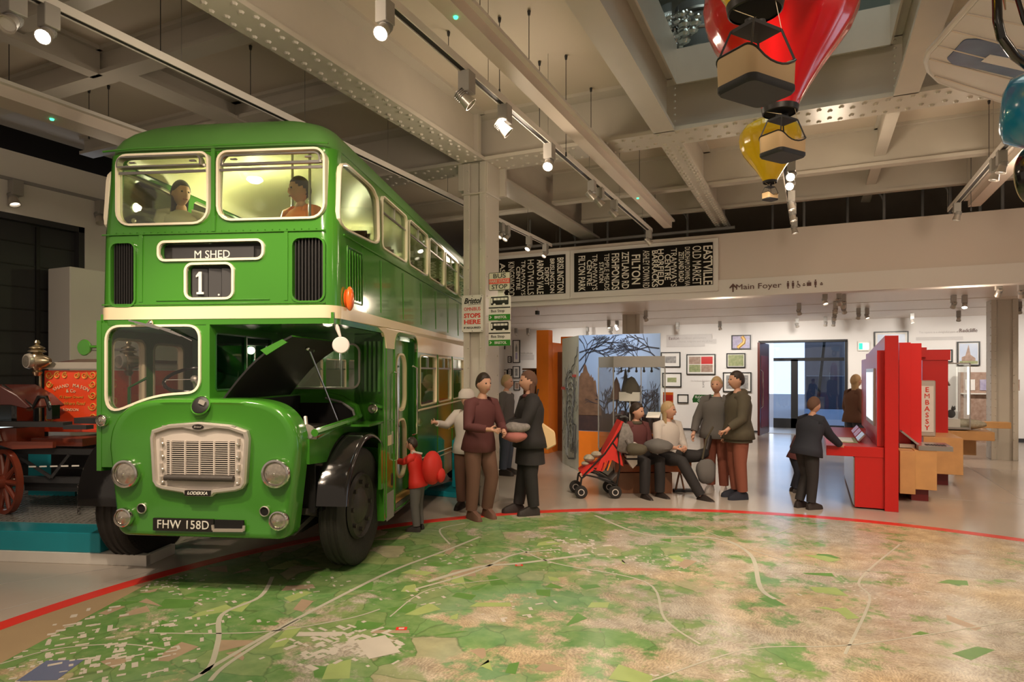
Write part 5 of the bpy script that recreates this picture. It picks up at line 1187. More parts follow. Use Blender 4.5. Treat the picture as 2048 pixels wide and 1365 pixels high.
exhibit('spire_model', 'tall dark pointed spire model in the middle of the showcase', 'model', MB().lathe([(.001, .46), (.02, .40), (.035, .28), (.08, .10), (.09, 0), (.001, 0)], seg=6).lathe([(.02, .3), (.04, .22), (.05, .05)], (.05, 0, 0), seg=5).cyl((0, 0, 0), (0, 0, -.5), .012), 'cloth_black', 1251, 10.15, zz(795, 10.1))
exhibit('canvas_bag', 'olive canvas bag with folds hanging in the showcase beside the spire', 'bag', MB().lathe([(.001, .25), (.05, .22), (.12, .10), (.15, .0), (.10, -.14), (.001, -.18)], seg=9).cyl((0, 0, -.15), (0, 0, -.62), .012), 'cloth_olive', 1263, 10.1, zz(785, 10.1))
exhibit('caption_card', 'cream caption panel inside the showcase below the spire', 'label', MB().cbox((0, 0, 0), (.33, .01, .14)).cyl((0, .02, 0), (0, .02, -.6), .008), 'paper', 1259, 9.98, zz(794, 9.95))
for k, (x0, y0, y1) in enumerate(((1307, 720, 797), (1349, 785, 815))):
    if k: continue
a, b = atY(1326, 785, 12.6), atY(1346, 816, 12.6); t = thing('orange_banner', 'small orange banded panel on a stand behind the showcase', 'panel', ((a.x+b.x)/2, 12.6, 0)); w = (b.x-a.x)/2
MB().box((-w, 0, .3), (w, .03, a.z)).build('board', 'orange', t, smooth=0); MB().box((-w, -.004, a.z-.16), (w, 0, a.z-.05)).build('red_stripe', 'ring_red', t, smooth=0); MB().box((-.03, .03, 0), (.03, .06, a.z)).box((-.2, -.1, 0), (.2, .2, .02)).build('stand', 'grey_panel', t, smooth=0)
p = atD(1307, 828, 9.8); t = thing('caption_lectern', 'slim metal lectern with a pale sheet right of the showcase', 'lectern', (p.x, p.y, 0)); MB().cbox((0, 0, p.z-.02), (.2, .16, .01), Matrix.Rotation(.5, 3, 'X')).build('sheet', 'paper', t, smooth=0); MB().cyl((0, 0, 0), (0, 0, p.z-.03), .012).lathe([(.001, 0), (.12, 0), (.12, .012), (.001, .014)]).build('stem', 'charcoal', t)

# ================================================================ bench and stroller
g0, g1 = atD(1235, 985, 9.35), atD(1338, 985, 9.35); RT = Vector((CY, SY, 0)); FW_ = Vector((-SY, CY, 0))
bench = thing('bench', 'long orange-brown wooden bench under the seated women', 'bench', (g0.x, g0.y, 0), YAW)
MB().box((.0, -.05, 0), (.78, .45, .30)).build('support_box', 'brown_wood', bench, smooth=0, bevel=.005)
MB().box((-.05, -.12, .32), (1.04, .5, .555)).build('seat', mat('bench_seat', (.30, .075, .02), .35, var=.2), bench, smooth=0, bevel=.006)
for s in (-1, 1): MB().bar((.93, .1, .32), (.93+s*.06, .1, .03), .03, .02).build('leg', 'brown_wood', bench, smooth=0)
MB().box((.84, .05, 0), (1.13, .16, .035)).build('foot', 'charcoal', bench, smooth=0)
st0 = atD(1194, 1000, 8.95); stro = thing('stroller', 'red folding baby stroller beside the wooden bench', 'stroller', (st0.x, st0.y, 0), YAW)
S_ = 8.95/FPX
def sp(px, py, y=0): return Vector(((px-1194)*S_, y, (1001.5-py)*S_))
for (px, py, yy) in ((1162, 986, 0), (1157, 980, .42), (1230, 987, 0), (1227, 982, .42)):
    for dy in (-.022, .022): 
        c = sp(px, py, yy); c.z = .088; c.y += dy
        w_ = MB().lathe([(.045, -.012), (.075, -.015), (.088, -.008), (.088, .008), (.075, .015), (.045, .012)], c, (0, 1, 0), 24, cap=False).build('wheel', 'tyre', stro)
        MB().lathe([(.001, -.013), (.03, -.014), (.048, -.012), (.048, .012), (.001, .013)], c, (0, 1, 0), 20).build('wheel_disc', 'black', w_); MB().lathe([(.034, -.016), (.046, -.016), (.046, -.012), (.034, -.012)], c, (0, 1, 0), 24, cap=False).build('wheel_ring', 'cloth_white', w_)
for yy in (.0, .42):
    MB().tube([sp(1161, 976, yy), sp(1163, 962, yy), sp(1172, 955, yy)], .014, 6).tube([sp(1166, 957, yy), sp(1210, 912, yy), sp(1252, 850, yy), sp(1256, 842, yy)], .012, 6).tube([sp(1172, 955, yy), sp(1195, 960, yy), sp(1232, 975, yy)], .012, 6).tube([sp(1232, 980, yy), sp(1240, 940, yy), sp(1236, 905, yy), sp(1225, 890, yy)], .012, 6).tube([sp(1187, 945, yy), sp(1230, 970, yy)], .009, 6).build('frame_tube', 'black', stro)
    MB().tube([sp(1256, 842, yy), sp(1250, 838, yy), sp(1240, 840, yy)], .018, 8).build('handle', 'charcoal', stro)
MB().tube([sp(1256, 842, 0), sp(1256, 842, .42)], .01, 6).tube([sp(1232, 975, 0), sp(1232, 975, .42)], .01, 6).tube([sp(1163, 962, 0), sp(1163, 962, .42)], .01, 6).build('cross_bar', 'black', stro)
def strip(pts, y0, y1, th, m, nm, par, sm=50):
    n = len(pts); A_ = []
    up = []
    for i, p in enumerate(pts):
        d = (pts[min(i+1, n-1)]-pts[max(i-1, 0)]).normalized(); up.append(Vector((-d.z, 0, d.x)))
    for p, u in zip(pts, up): A_.append([p+Vector((0, y0, 0))+u*th, p+Vector((0, y1, 0))+u*th, p+Vector((0, y1, 0))-u*th, p+Vector((0, y0, 0))-u*th])
    return MB().loft(A_, True, True).build(nm, m, par, smooth=sm)
strip([sp(1206, 935), sp(1216, 905), sp(1232, 875), sp(1246, 848)], .02, .40, .02, 'cloth_red', 'seat_back', stro)
strip([sp(1163, 952), sp(1178, 940), sp(1195, 938), sp(1210, 932)], .02, .40, .018, 'cloth_red', 'seat_pad', stro)
MB().prism([(p.x, p.z) for p in (sp(1163, 956), sp(1180, 934), sp(1192, 946), sp(1210, 905), sp(1233, 870), sp(1240, 905), sp(1247, 938), sp(1225, 925), sp(1205, 948), sp(1190, 944), sp(1168, 958))], XZ, .0, .012).build('side_panel', 'cloth_red', stro, smooth=0)
strip([sp(1185, 946), sp(1200, 962), sp(1222, 968), sp(1234, 955)], .03, .39, .006, 'cloth_grey', 'basket_net', stro)
MB().ball(sp(1182, 925, .2), .07, 10, 0, (1.2, 1.6, .8)).ball(sp(1196, 917, .18), .06, 10, 0, (1.3, 1.5, .8)).ball(sp(1174, 936, .2), .05, 10, 0, (1.2, 1.5, .7)).build('fleece_blanket', 'stone', stro)
for k in range(4): strip([sp(1203+k*4, 946), sp(1208+k*5, 930-k*2)], .0, .02, .008, 'orange' if k % 2 else 'black', 'harness_strap', stro)
jk = thing('grey_jacket', 'grey patterned jacket hung over the back of the red stroller', 'jacket', st0, YAW)
jl = [sp(1248, 848, .0), sp(1258, 862, .0), sp(1262, 885, .0), sp(1262, 905, 0)]
MB().loft([[sp(1246, 847, y) for y in (-.04, .2)]+[sp(1256, 850, y) for y in (.2, -.04)], [sp(1238, 870, y) for y in (-.06, .25)]+[sp(1264, 868, y) for y in (.25, -.07)], [sp(1233, 902, y) for y in (-.07, .27)]+[sp(1266, 906, y) for y in (.27, -.08)], [sp(1240, 906, y) for y in (-.05, .22)]+[sp(1260, 910, y) for y in (.22, -.05)]], True).build('body_panel', mat('jacket_grey', (.36, .32, .30), .8, col2=(.10, .09, .09), scale=30), jk, smooth=60)
MB().tube([sp(1252, 880, -.08), sp(1258, 892, -.09), sp(1262, 900, -.08)], [.03, .026, .02], 8).build('sleeve', 'jacket_grey', jk)
bg_ = thing('striped_bag', 'black and cream striped bag hanging behind the red stroller', 'bag', st0, YAW)
for k, (y0, y1, m) in enumerate(((888, 896, 'cloth_white'), (896, 900, 'cloth_black'), (900, 908, 'cloth_white'), (908, 912, 'cloth_black'), (912, 917, 'cloth_white'), (917, 921, 'cloth_black'))):
    q0, q1 = sp(1252, y0, -.06), sp(1273, y1, .12); MB().box(q0, q1).build('stripe', m, bg_, smooth=0)
MB().prism([(p.x, p.z) for p in (sp(1252, 921), sp(1264, 938), sp(1273, 929), sp(1273, 921))], XZ, -.06, .12).build('pointed_base', 'cloth_white', bg_, smooth=0)

# ================================================================ red exhibit walls and plinths
def wbox(nm, label, cat, a, b, m, bev=.004):
    c = Vector(((a[0]+b[0])/2, (a[1]+b[1])/2, min(a[2], b[2]))); t = thing(nm, label, cat, c); return t, c
t = thing('red_display_wall', 'tall red display wall nearest the viewer with a screen and a counter', 'display wall', (.9, 9.35, 0))
MB().prism([(9.33-9.35, 0), (9.33-9.35, 2.21), (2.5, 2.07), (2.5, 0)], YZ, -.08, .07).build('end_slab', 'red', t, smooth=0, bevel=.003)
MB().box((-.155, .10, .8), (-.08, 2.0, 2.03)).build('picture_layer', 'red', t, smooth=0); MB().box((-.10, 2.5, .8), (.05, 3.9, 1.97)).build('far_layer', 'red', t, smooth=0)
sc_ = MB().box((-.175, .38, 1.04), (-.155, 1.65, 1.80)).build('screen_frame', 'silver', t, smooth=0); MB().box((-.18, .48, 1.10), (-.174, 1.55, 1.75)).build('screen_face', 'screen', sc_, smooth=0)
MB().box((-.74, .02, .665), (-.08, 3.2, .795)).build('counter', 'red', t, smooth=0, bevel=.004)
MB().box((-.41, .03, .02), (-.08, 2.8, .665)).build('pedestal', 'red', t, smooth=0); MB().box((-.425, .06, .04), (-.412, 2.75, .65)).build('steel_side', 'steel', t, smooth=0); MB().box((-.35, .1, 0), (.0, 2.7, .02)).build('recessed_base', 'black', t, smooth=0)
MB().box((-.68, .45, .797), (-.35, 1.25, .80)).build('inset_panel', 'photo_green', t, smooth=0); MB().box((-.60, .55, .80), (-.40, 1.1, .81)).build('caption_sheet', 'paper', t, smooth=0)
for k in range(3): MB().cbox((-.30, .8+.6*k, .86), (.02, .5, .12), Matrix.Rotation(.7, 3, 'Y')).build('tilted_panel', 'silver' if k == 0 else 'red', t, smooth=0)
t = thing('red_display_wall', 'second bright red display wall, behind the console and the EMBASSY sign', 'display wall', (1.25, 10.9, 0)); MB().box((-.14, -.3, .05), (.0, .9, 2.17)).box((.0, -.22, .05), (.14, .9, 2.16)).build('panel', 'red', t, smooth=0, bevel=.003); MB().box((-.1, -.2, 0), (.1, .8, .06)).build('base', 'dark_red', t, smooth=0)
t = thing('red_display_wall', 'farthest and lowest red display wall, behind the glass case', 'display wall', (1.85, 12.6, 0)); MB().box((-.2, .0, .0), (.16, .12, 2.1)).box((-.22, -.02, 1.95), (.19, .14, 2.12)).box((-.28, -.1, 2.0), (-.15, .0, 2.16)).build('panel', 'red', t, smooth=0)
t = thing('oak_plinth', 'nearest oak plinth, against the tall red wall under the steel console', 'plinth', (1.22, 10.3, 0)); MB().box((-.16, -.25, .12), (.02, .6, .69)).box((.02, -.12, .17), (.28, .7, .70)).build('cabinet', 'oak', t, smooth=0, bevel=.004); MB().box((.0, .0, .0), (.2, .6, .17)).build('base', 'dark_red', t, smooth=0)
t = thing('steel_console', 'steel console with tilted screen on the nearest oak plinth', 'console', (1.34, 10.55, .70)); MB().cbox((-.11, .0, .13), (.30, .34, .025), Matrix.Rotation(.72, 3, 'Y')).build('screen_lid', 'steel', t, smooth=0); MB().box((-.05, -.38, .0), (.34, .2, .06)).build('keyboard_tray', 'steel', t, smooth=0)
mb = MB()
for i in range(7):
    for j in range(3): mb.cbox((.06+.035*i, -.25+.05*j, .062), (.024, .034, .01))
mb.build('keys', 'charcoal', t, smooth=0); MB().box((-.24, -.1, .0), (-.06, .1, .05)).build('silver_box', 'silver', t, smooth=0)
t = thing('oak_plinth', 'second oak plinth, carrying the upright EMBASSY sign', 'plinth', (1.85, 12.0, 0)); MB().box((-.31, -.35, .20), (.20, .9, .755)).build('cabinet', 'oak', t, smooth=0, bevel=.004); MB().box((-.2, -.1, 0), (.05, .8, .2)).build('base', 'dark_red', t, smooth=0)
t = thing('embassy_sign', 'upright white light-box sign with EMBASSY in red letters', 'sign', (1.60, 11.85, .757))
MB().box((-.115, -.1, 0), (.115, .16, .865)).build('case', 'silver', t, smooth=0, bevel=.012); MB().box((-.085, -.112, .07), (.085, -.10, .78)).build('face', 'sign_white', t, smooth=0)
for k, ch in enumerate('EMBASSY'): text(ch, .075, 'sign_red', t, (0, -.115, .72-.098*k), bold=.014, name='letter')
t = thing('glass_case', 'clear glass case on the oak table with objects and a cat figure inside', 'showcase', (2.0, 13.2, .79)); w = .38
MB().box((-w, -.2, 0), (w, .3, .03)).build('base', 'grey_panel', t, smooth=0); mb = MB()
for a, b in (((-w, -.2), (w, -.2)), ((w, -.2), (w, .3)), ((-w, .3), (w, .3)), ((-w, .3), (-w, -.2))): mb.add([(*a, .03), (*b, .03), (*b, 1.1), (*a, 1.1)], [(0, 1, 2, 3)])
mb.box((-w, -.2, 1.1), (w, .3, 1.11)); mb.build('glass_wall', 'glass_case', t, smooth=0)
mb = MB()
for x in (-w, -.14, w): mb.box((x-.008, -.21, 0), (x+.008, -.195, 1.12))
mb.box((-w, -.21, 1.1), (w, -.195, 1.12)); mb.build('edge_strips', 'grey_panel', t, smooth=0); MB().box((w-.03, -.18, .25), (w-.01, -.16, 1.05)).build('light_tube', 'glow_soft', t, smooth=0)
o = MB().ball((0, 0, .06), .06, 12, 0, (1.1, .8, 1.2)).ball((.03, -.02, .15), .035, 10).lathe([(.012, .0), (.001, .03)], (.015, -.02, .175), seg=6).lathe([(.012, 0), (.001, .03)], (.05, -.02, .175), seg=6).tube([(-.05, 0, .02), (-.11, 0, .02), (-.14, .0, .05)], .01, 6).build('cat_figure', 'cloth_black'); o.location = (2.14, 13.15, .98); tag(o, 'small dark cat figure sitting in the glass case', 'figurine')
o = MB().box((-.14, -.12, 0), (.14, .12, .13)).build('display_step', 'white_paint'); o.location = (2.12, 13.2, .82); tag(o, 'white display step under the dark cat figure', 'display stand')
o = MB().ball((0, 0, 0), .07, 10, 0, (1.3, .8, .7)).ball((.06, 0, .03), .04, 8).build('dark_bird', 'cloth_olive'); o.location = (1.86, 13.15, .90); tag(o, 'mossy dark lump exhibit left of the cat figure in the glass case', 'exhibit')
o = MB().tube([(-.15, 0, 0), (0, 0, .02), (.1, 0, -.01), (.15, 0, -.08)], [.02, .035, .03, .015], 8).build('curved_horn', 'cloth_brown'); o.location = (1.98, 13.2, 1.60); tag(o, 'dark curved horn shape hanging in the upper part of the glass case', 'exhibit')
t = thing('oak_table', 'low oak table carrying the mossy stone slab and the glass case', 'table', (2.3, 13.9, 0)); MB().box((-.72, -1.0, .62), (.40, .4, .765)).build('top', 'oak', t, smooth=0, bevel=.004); MB().prism([(-.5, 0), (-.35, 0), (-.05, .62), (-.6, .62)], XZ, -.7, .2).build('leg', 'oak', t, smooth=0); MB().box((.05, -.3, .30), (.28, .2, .62)).build('hanging_box', 'oak', t, smooth=0)
rnd = random.Random(8); mb = MB(); mb.ball((0, 0, 0), .3, 22, 0, (1.1, .6, .30)); mb.v = [v*(1+rnd.uniform(-.05, .05)) for v in mb.v]; o = mb.build('mossy_stone', 'stone'); o.location = (2.34, 13.3, .86); tag(o, 'rough mossy stone slab on the low oak table', 'stone')
t = thing('oak_counter', 'long low oak counter passing in front of the grey column at the right', 'counter', (3.1, 15.4, 0)); MB().box((-.75, -.1, .66), (.36, .15, .78)).build('top', 'oak', t, smooth=0, bevel=.004); MB().box((-.55, -.05, 0), (-.4, .1, .66)).build('leg', 'oak', t, smooth=0)
a, b = atY(1921, 745, 19.5), atY(1975, 795, 19.5); t = thing('shelf_display', 'brown shelf display with small prints left of the far column', 'shelf', ((a.x+b.x)/2, 19.5, 0)); w = (b.x-a.x)/2
MB().box((-w, 0, 0), (w, .3, a.z)).build('cabinet', 'photo_brown', t, smooth=0); zz_ = b.z-.05
for k in range(4): MB().box((-w+.1+.3*k, -.02, a.z-.45), (-w+.3+.3*k, -.004, a.z-.18)).build('print', ['paper', 'photo_violet', 'photo_grey', 'photo_brown'][k], t, smooth=0)
MB().box((-w, -.12, a.z-.55), (w, 0, a.z-.52)).build('shelf_board', 'white_paint', t, smooth=0)
# turquoise stand by the column
t = thing('turquoise_stand', 'turquoise rounded display stand left of the riveted column', 'stand', (-4.5, 8.25, 0)); MB().box((-.22, -.2, .07), (.22, .25, .80)).build('upright', 'teal', t, bevel=.03, seg=3); MB().box((-.55, -.45, 0), (.3, .3, .075)).build('base', 'teal', t, smooth=0, bevel=.008)

# ================================================================ model balloons and aeroplane
def balloon(px, py_neck, D, k, m, label, neckr=.105, tilt=(0, 0)):
    p = atD(px, py_neck, D); t = thing('model_balloon', label, 'model balloon', p, .4)
    prof = [(.105, 0), (.125, .06), (.175, .15), (.25, .27), (.345, .40), (.42, .51), (.465, .62), (.48, .73), (.465, .84), (.40, .94), (.28, 1.02), (.13, 1.06), (.001, 1.07)]
    G_ = 16; sub = 4; n = G_*sub; rs = []
    for i in range(len(prof)-1):
        for q in range(3):
            f = q/3; r = prof[i][0]*(1-f)+prof[i+1][0]*f; h = prof[i][1]*(1-f)+prof[i+1][1]*f
            rs.append([Vector((r*k*math.cos(2*PI*j/n), r*k*math.sin(2*PI*j/n), h*k))*1 for j in range(n)])
            for j in range(n):
                e = 1+.028*math.sin(PI*(j % sub)/sub)*min(1, h*3); rs[-1][j].x *= e; rs[-1][j].y *= e
    b_ = MB().loft(rs, False).build('envelope', m, t, smooth=50); MB().lathe([(.105*k, 0), (.10*k, .004), (.001, .012*k)], seg=n).build('mouth', 'void', b_); MB().lathe([(.105*k, -.008*k), (.112*k, -.004*k), (.118*k, .03*k), (.106*k, .03*k)], seg=40, cap=False).build('scalloped_skirt', 'ink', b_)
    return t
def basket(px, py, D, k, label, rz, neck, nk):
    """tan wavy-topped basket; py is the bottom of the hull"""
    p = atD(px, py, D); t = thing('balloon_basket', label, 'balloon basket', p, rz); a, b = .14*k, .10*k; N_ = 10
    out = rrect(-a, a, -b, b, .035*k, 5); out = [tuple(Vector(p).lerp(Vector(out[(i+1) % len(out)]), f/6)) for i, p in enumerate(out) for f in (range(6) if (Vector(p)-Vector(out[(i+1) % len(out)])).length > .05*k else (0,))]; n = len(out)
    def top(i): x, y = out[i]; return .095*k+.055*k*(abs(x)/a)**2.2
    r0 = [(x, y, .03*k) for x, y in out]; r1 = [(x*1.03, y*1.03, top(i)) for i, (x, y) in enumerate(out)]; r2 = [(x*.93, y*.93, top(i)) for i, (x, y) in enumerate(out)]; r3 = [(x*.9, y*.9, .04*k) for x, y in out]
    MB().loft([r0, r1, r2, r3], False).build('wicker_wall', 'basket', t, smooth=50); MB().loft([[(x*.95, y*.95, 0) for x, y in out], [(x*1.02, y*1.02, .012*k) for x, y in out], [(x*1.02, y*1.02, .032*k) for x, y in out]]).build('dark_hull', 'charcoal', t)
    MB().tube([Vector(q)+Vector((0, 0, .002)) for q in r1], .005*k, 6, closed=True).build('rim', 'ink', t)
    fr = MB().box((-.085*k, -.06*k, .265*k), (.085*k, .06*k, .28*k)).build('burner_plate', 'charcoal', t, smooth=0); MB().cyl((.03*k, 0, .28*k), (.03*k, 0, .325*k), .02*k).cyl((-.04*k, .0, .28*k), (-.04*k, 0, .31*k), .02*k).build('burner', 'charcoal', t)
    for sx in (-1, 1):
        for sy in (-1, 1): MB().cyl((sx*.135*k, sy*.09*k, .14*k), (sx*.085*k, sy*.06*k, .275*k), .005*k, seg=6).build('strut', 'charcoal', t)
    nb = Matrix.Rotation(-rz, 3, 'Z') @ (neck-p)
    for sx, sy in ((-1, -1), (1, -1), (0, 1)): MB().cyl((sx*.085*k, sy*.06*k, .28*k), nb+Matrix.Rotation(-rz, 3, 'Z') @ Vector((sx*nk, sy*nk*.6, 0)), .0018, seg=4).build('cord', 'cream', t)
    return t
b1 = balloon(1510, 22, 3.3, 1.2, 'balloon_yellow', 'yellow balloon cut off at the top edge, nearest of the three'); b2 = balloon(1560, 225, 4.3, 1.0, 'balloon_red', 'big glossy red hot-air balloon model under the ceiling opening'); b3 = balloon(1540, 366, 6.0, .557, 'balloon_yellow', 'small yellow hot-air balloon model, lowest of the three')
basket(1512, 190, 3.22, 1.17, 'largest tan basket, hanging in front of the red balloon', .95, b1.location.copy(), .1); basket(1565, 316, 4.3, .92, 'middle-sized tan basket in front of the small yellow balloon', .95, b2.location.copy(), .09); basket(1540, 401, 6.0, .45, 'smallest tan basket, under the small yellow balloon', .9, b3.location.copy(), .04)
for i, t_ in enumerate((b2, b3)):
    p = t_.location; zt = (1.07 if i == 0 else .595)+p.z; o = MB().cyl((0, 0, 0), (0, 0, (7.9 if i == 0 else 5.13)-zt), .003, seg=5).build('suspension_wire', 'steel'); o.location = (p.x, p.y, zt); tag(o, 'thin wire holding up the %s' % ('red balloon' if i == 0 else 'small yellow balloon'), 'wire')
pl = thing('biplane', 'aeroplane with a silver ribbed wing and turquoise nose, hung at the top right corner', 'aeroplane', (0, 0, 0))
WZ = 4.05
WG = [(1958, -5), (1918, 40), (1875, 90), (1858, 108), (1853, 125), (1859, 146), (1880, 166), (1925, 182), (1975, 197), (2035, 214), (2300, 275), (2330, -140), (2085, -140)]
W2 = [atZ(x, y, WZ) for x, y in WG]
MB().prism([(p.x, p.y) for p in W2], lambda a, b, z: (a, b, z), WZ, WZ+.05).build('wing', 'wing_silver', pl, smooth=0, bevel=.012, seg=2)
MB().tube([p+Vector((0, 0, .02)) for p in W2[:11]], .022, 8).build('leading_edge', 'wing_silver', pl)
mb = MB()
for a, b in (((1935, 28), (2090, 60)), ((1905, 62), (2100, 112)), ((1876, 92), (2100, 150)), ((1860, 118), (2100, 180)), ((1870, 152), (2100, 225)), ((1988, -5), (2100, 20))): mb.bar(atZ(*a, WZ-.004), atZ(*b, WZ-.004), .012, .006)
mb.build('wing_ribs', 'bulk_white', pl, smooth=0)
RP = smooth_poly([(1928, 78), (1960, 77), (2100, 108), (2100, 170), (2048, 159), (1960, 138), (1905, 128), (1893, 116), (1904, 105)], 3)
MB().prism([tuple(atZ(x, y, WZ).to_2d()) for x, y in RP], lambda a, b, z: (a, b, z), WZ-.006, WZ-.001).build('blue_marking', 'roundel_blue', pl, smooth=0)
MB().prism([tuple(atZ(x, y, WZ).to_2d()) for x, y in ((1962, 121), (1980, 107), (2100, 130), (2100, 152))], lambda a, b, z: (a, b, z), WZ-.009, WZ-.005).build('marking_gap', 'wing_silver', pl, smooth=0)
c0 = atD(2000, 226, 3.5); ax = (RT*.80-FW_*.60+Vector((0, 0, -.1))).normalized()
MB().lathe([(.001, -.0), (.10, .002), (.165, .03), (.20, .12), (.24, .3), (.28, .7), (.30, 1.2), (.001, 1.3)], c0, ax, 40).build('nose', 'plane_teal', pl, smooth=60)
cw = atD(2075, 352, 3.4); ay = (RT*.92+FW_*.38).normalized()
wl = MB().lathe([(.09, -.03), (.13, -.045), (.155, -.03), (.162, 0), (.155, .03), (.13, .045), (.09, .03)], cw, -FW_+RT*.5, 36, cap=False).build('landing_wheel', 'black_gloss', pl); MB().lathe([(.001, -.03), (.09, -.02), (.09, .02), (.001, .03)], cw, -FW_+RT*.5, 28).build('wheel_disc', 'silver', wl); MB().lathe([(.130, -.048), (.137, -.046), (.137, -.042), (.130, -.044)], cw, -FW_+RT*.5, 36, cap=False).build('wheel_line', 'cream', wl)
MB().tube([atD(1994, -30, 3.2), atD(1994, 0, 3.2), atD(1995, 40, 3.2), atD(2003, 75, 3.2), atD(2030, 112, 3.25), atD(2075, 145, 3.3)], .022, 10).tube([atD(2030, -20, 3.3), atD(2048, 40, 3.3), atD(2075, 90, 3.3)], .012, 8).build('undercarriage_strut', 'black_gloss', pl); MB().cyl(atD(2006, -20, 3.3), atD(2011, 20, 3.3), .010, .003, seg=8).build('brass_spike', 'brass', pl)
MB().tube([atD(2075, 352, 3.4), atD(2085, 250, 3.5)], .02).build('axle_strut', 'charcoal', pl)
p = atD(2020, -60, 4.5); 

# ================================================================ red horse-drawn fire engine on its turquoise platform
def bl(x, y, z=0): return BX*(NO+x)+BY*(BO+y)+Vector((0, 0, z))
pf = thing('display_platform', 'turquoise and grey platform under the red fire engine', 'platform', bl(0, 0), BUSA)
MB().box((-4.3, .70, 0), (-1.05, .78, .10)).box((-4.3, .78, 0), (-1.33, 5, .10)).box((-1.0, .70, 0), (-.955, 1.12, .095)).prism([(-1.05, .70), (-.955, .70), (-.955, .76), (-1.05, .78)], lambda a, b, z: (a, b, z), 0, .1).build('grey_base', 'white_paint', pf, smooth=0, bevel=.003)
MB().box((-4.3, .72, .10), (-1.42, 5, .28)).build('turquoise_deck', 'teal', pf, smooth=0, bevel=.006)
MB().box((-4.2, 1.05, .28), (-1.5, 4.9, .285)).build('mesh_floor', 'mesh_grey', pf, smooth=0)
mb = MB()
for k in range(46): mb.bar((-4.15+.06*k, 1.06, .288), (-4.15+.06*k+.5, 2.6, .288), .008, .005); mb.bar((-4.15+.06*k+.5, 1.06, .289), (-4.15+.06*k, 2.6, .289), .008, .005)
mb.build('mesh_wires', 'grey_panel', pf, smooth=0)
mat('cart_red', (.26, .05, .025), .35, coat=.4)
fe = thing('fire_engine', 'red and gold horse-drawn steam fire engine on the turquoise platform', 'fire engine', bl(0, 0), BUSA)
X_0, X_1, Y_0, Y_1 = -2.90, -2.26, 1.75, 3.2
MB().box((X_0, Y_0, 1.13), (X_1, Y_1, 1.77)).box((X_0-.02, Y_0-.02, 1.10), (X_1+.02, Y_1, 1.135)).build('body_box', 'engine_red', fe, smooth=0, bevel=.004)
MB().loft([[(x, y, 1.785) for x, y in ((X_0-.03, Y_0-.03), (X_1+.03, Y_0-.03), (X_1+.03, Y_1), (X_0-.03, Y_1))], [(x, y, 1.80) for x, y in ((X_0-.03, Y_0-.03), (X_1+.03, Y_0-.03), (X_1+.03, Y_1), (X_0-.03, Y_1))], [(x, y, 1.86) for x, y in ((X_0+.03, Y_0+.03), (X_1-.05, Y_0+.03), (X_1-.05, Y_1), (X_0+.03, Y_1))]]).build('lid', 'silver', fe, smooth=0)
MB().loft([[(X_0+.05, Y_0+.08, 1.86), (X_1-.05, Y_0+.08, 1.86), (X_1-.05, Y_1, 1.86), (X_0+.05, Y_1, 1.86)], [(X_0+.15, Y_0+.3, 1.90), (X_1-.05, Y_0+.3, 1.90), (X_1-.05, Y_1, 1.9), (X_0+.15, Y_1, 1.90)]]).build('lid_top', 'maroon', fe, smooth=0)
cxm = (X_0+X_1)/2; yf = Y_0-.004
for k, ch in enumerate('SHAND MASON'):
    a = (k-5)*.125
    if ch != ' ': text(ch, .038, 'cream', fe, (cxm+math.sin(a)*.42*.8, yf, 1.555+.10*math.cos(a*1.6)-.05), xd=(math.cos(a*.9), 0, -math.sin(a*.9)), up=(math.sin(a*.9), 0, math.cos(a*.9)), name='gold_letter')
text('& Co', .038, 'cream', fe, (cxm, yf, 1.545), name='gold_letter'); text('75 Upper Ground', .028, 'gold', fe, (cxm, yf, 1.48), name='gold_letter', shear=.3); text('Blackfriars Road', .036, 'gold', fe, (cxm, yf, 1.41), name='gold_letter', shear=.3); text('LONDON', .03, 'cream', fe, (cxm, yf, 1.34), name='gold_letter')
mb = MB()
def curl(cx, cz, r, a0, s, turns=1.4, pl=0):
    pts = []
    for i in range(17):
        f = i/16; a = a0+s*turns*2*PI*f; rr = r*(1-.75*f)
        q = (cx+rr*math.cos(a), cz+rr*math.sin(a)); pts.append((q[0], yf, q[1]) if pl == 0 else (X_1+.004, q[0], q[1]))
    mb.tube(pts, [.007]*9+[.005]*8, 5)
for sx in (-1, 1):
    for cz, r in ((1.72, .045), (1.62, .04), (1.50, .045), (1.38, .05), (1.26, .055)): curl(cxm+sx*.255, cz, r, 0 if sx < 0 else PI, sx)
    for cx_, r in ((.16, .04), (.07, .035)): curl(cxm+sx*cx_, 1.715, r, 1, -sx)
for k in range(6): curl(Y_0+.10+.13*(k % 2), 1.70-.09*k, .06, k, 1 if k % 2 else -1, 1.3, 1)
mb.build('gold_scrollwork', 'gold', fe, smooth=60)
def coach_lamp(x, y, z, k):
    l = MB().lathe([(.03, -.16), (.05, -.12), (.035, -.10), (.075, -.04), (.085, .02), (.06, .07), (.045, .09), (.085, .10), (.085, .11), (.05, .13), (.075, .14), (.07, .15), (.03, .17), (.018, .18), (.03, .20), (.02, .225), (.001, .23)], (x, y, z), (0, 0, 1), 20).build('coach_lamp', 'brass', fe)
    MB().lathe([(.075, 0), (.085, .03), (.075, .06), (.06, .062)], (x-.03, y-.03, z), (-.35, -1, 0), 22, cap=False).build('lamp_rim', 'silver', l); MB().lathe([(.001, .05), (.07, .05), (.06, .065), (.001, .07)], (x-.03, y-.03, z), (-.35, -1, 0), 20).build('lamp_glass', 'lens', l); MB().lathe([(.08, 0), (.06, .06), (.03, .10), (.001, .1)], (x+.04, y, z), (1, .2, 0), 16).build('lamp_back', 'brass', l)
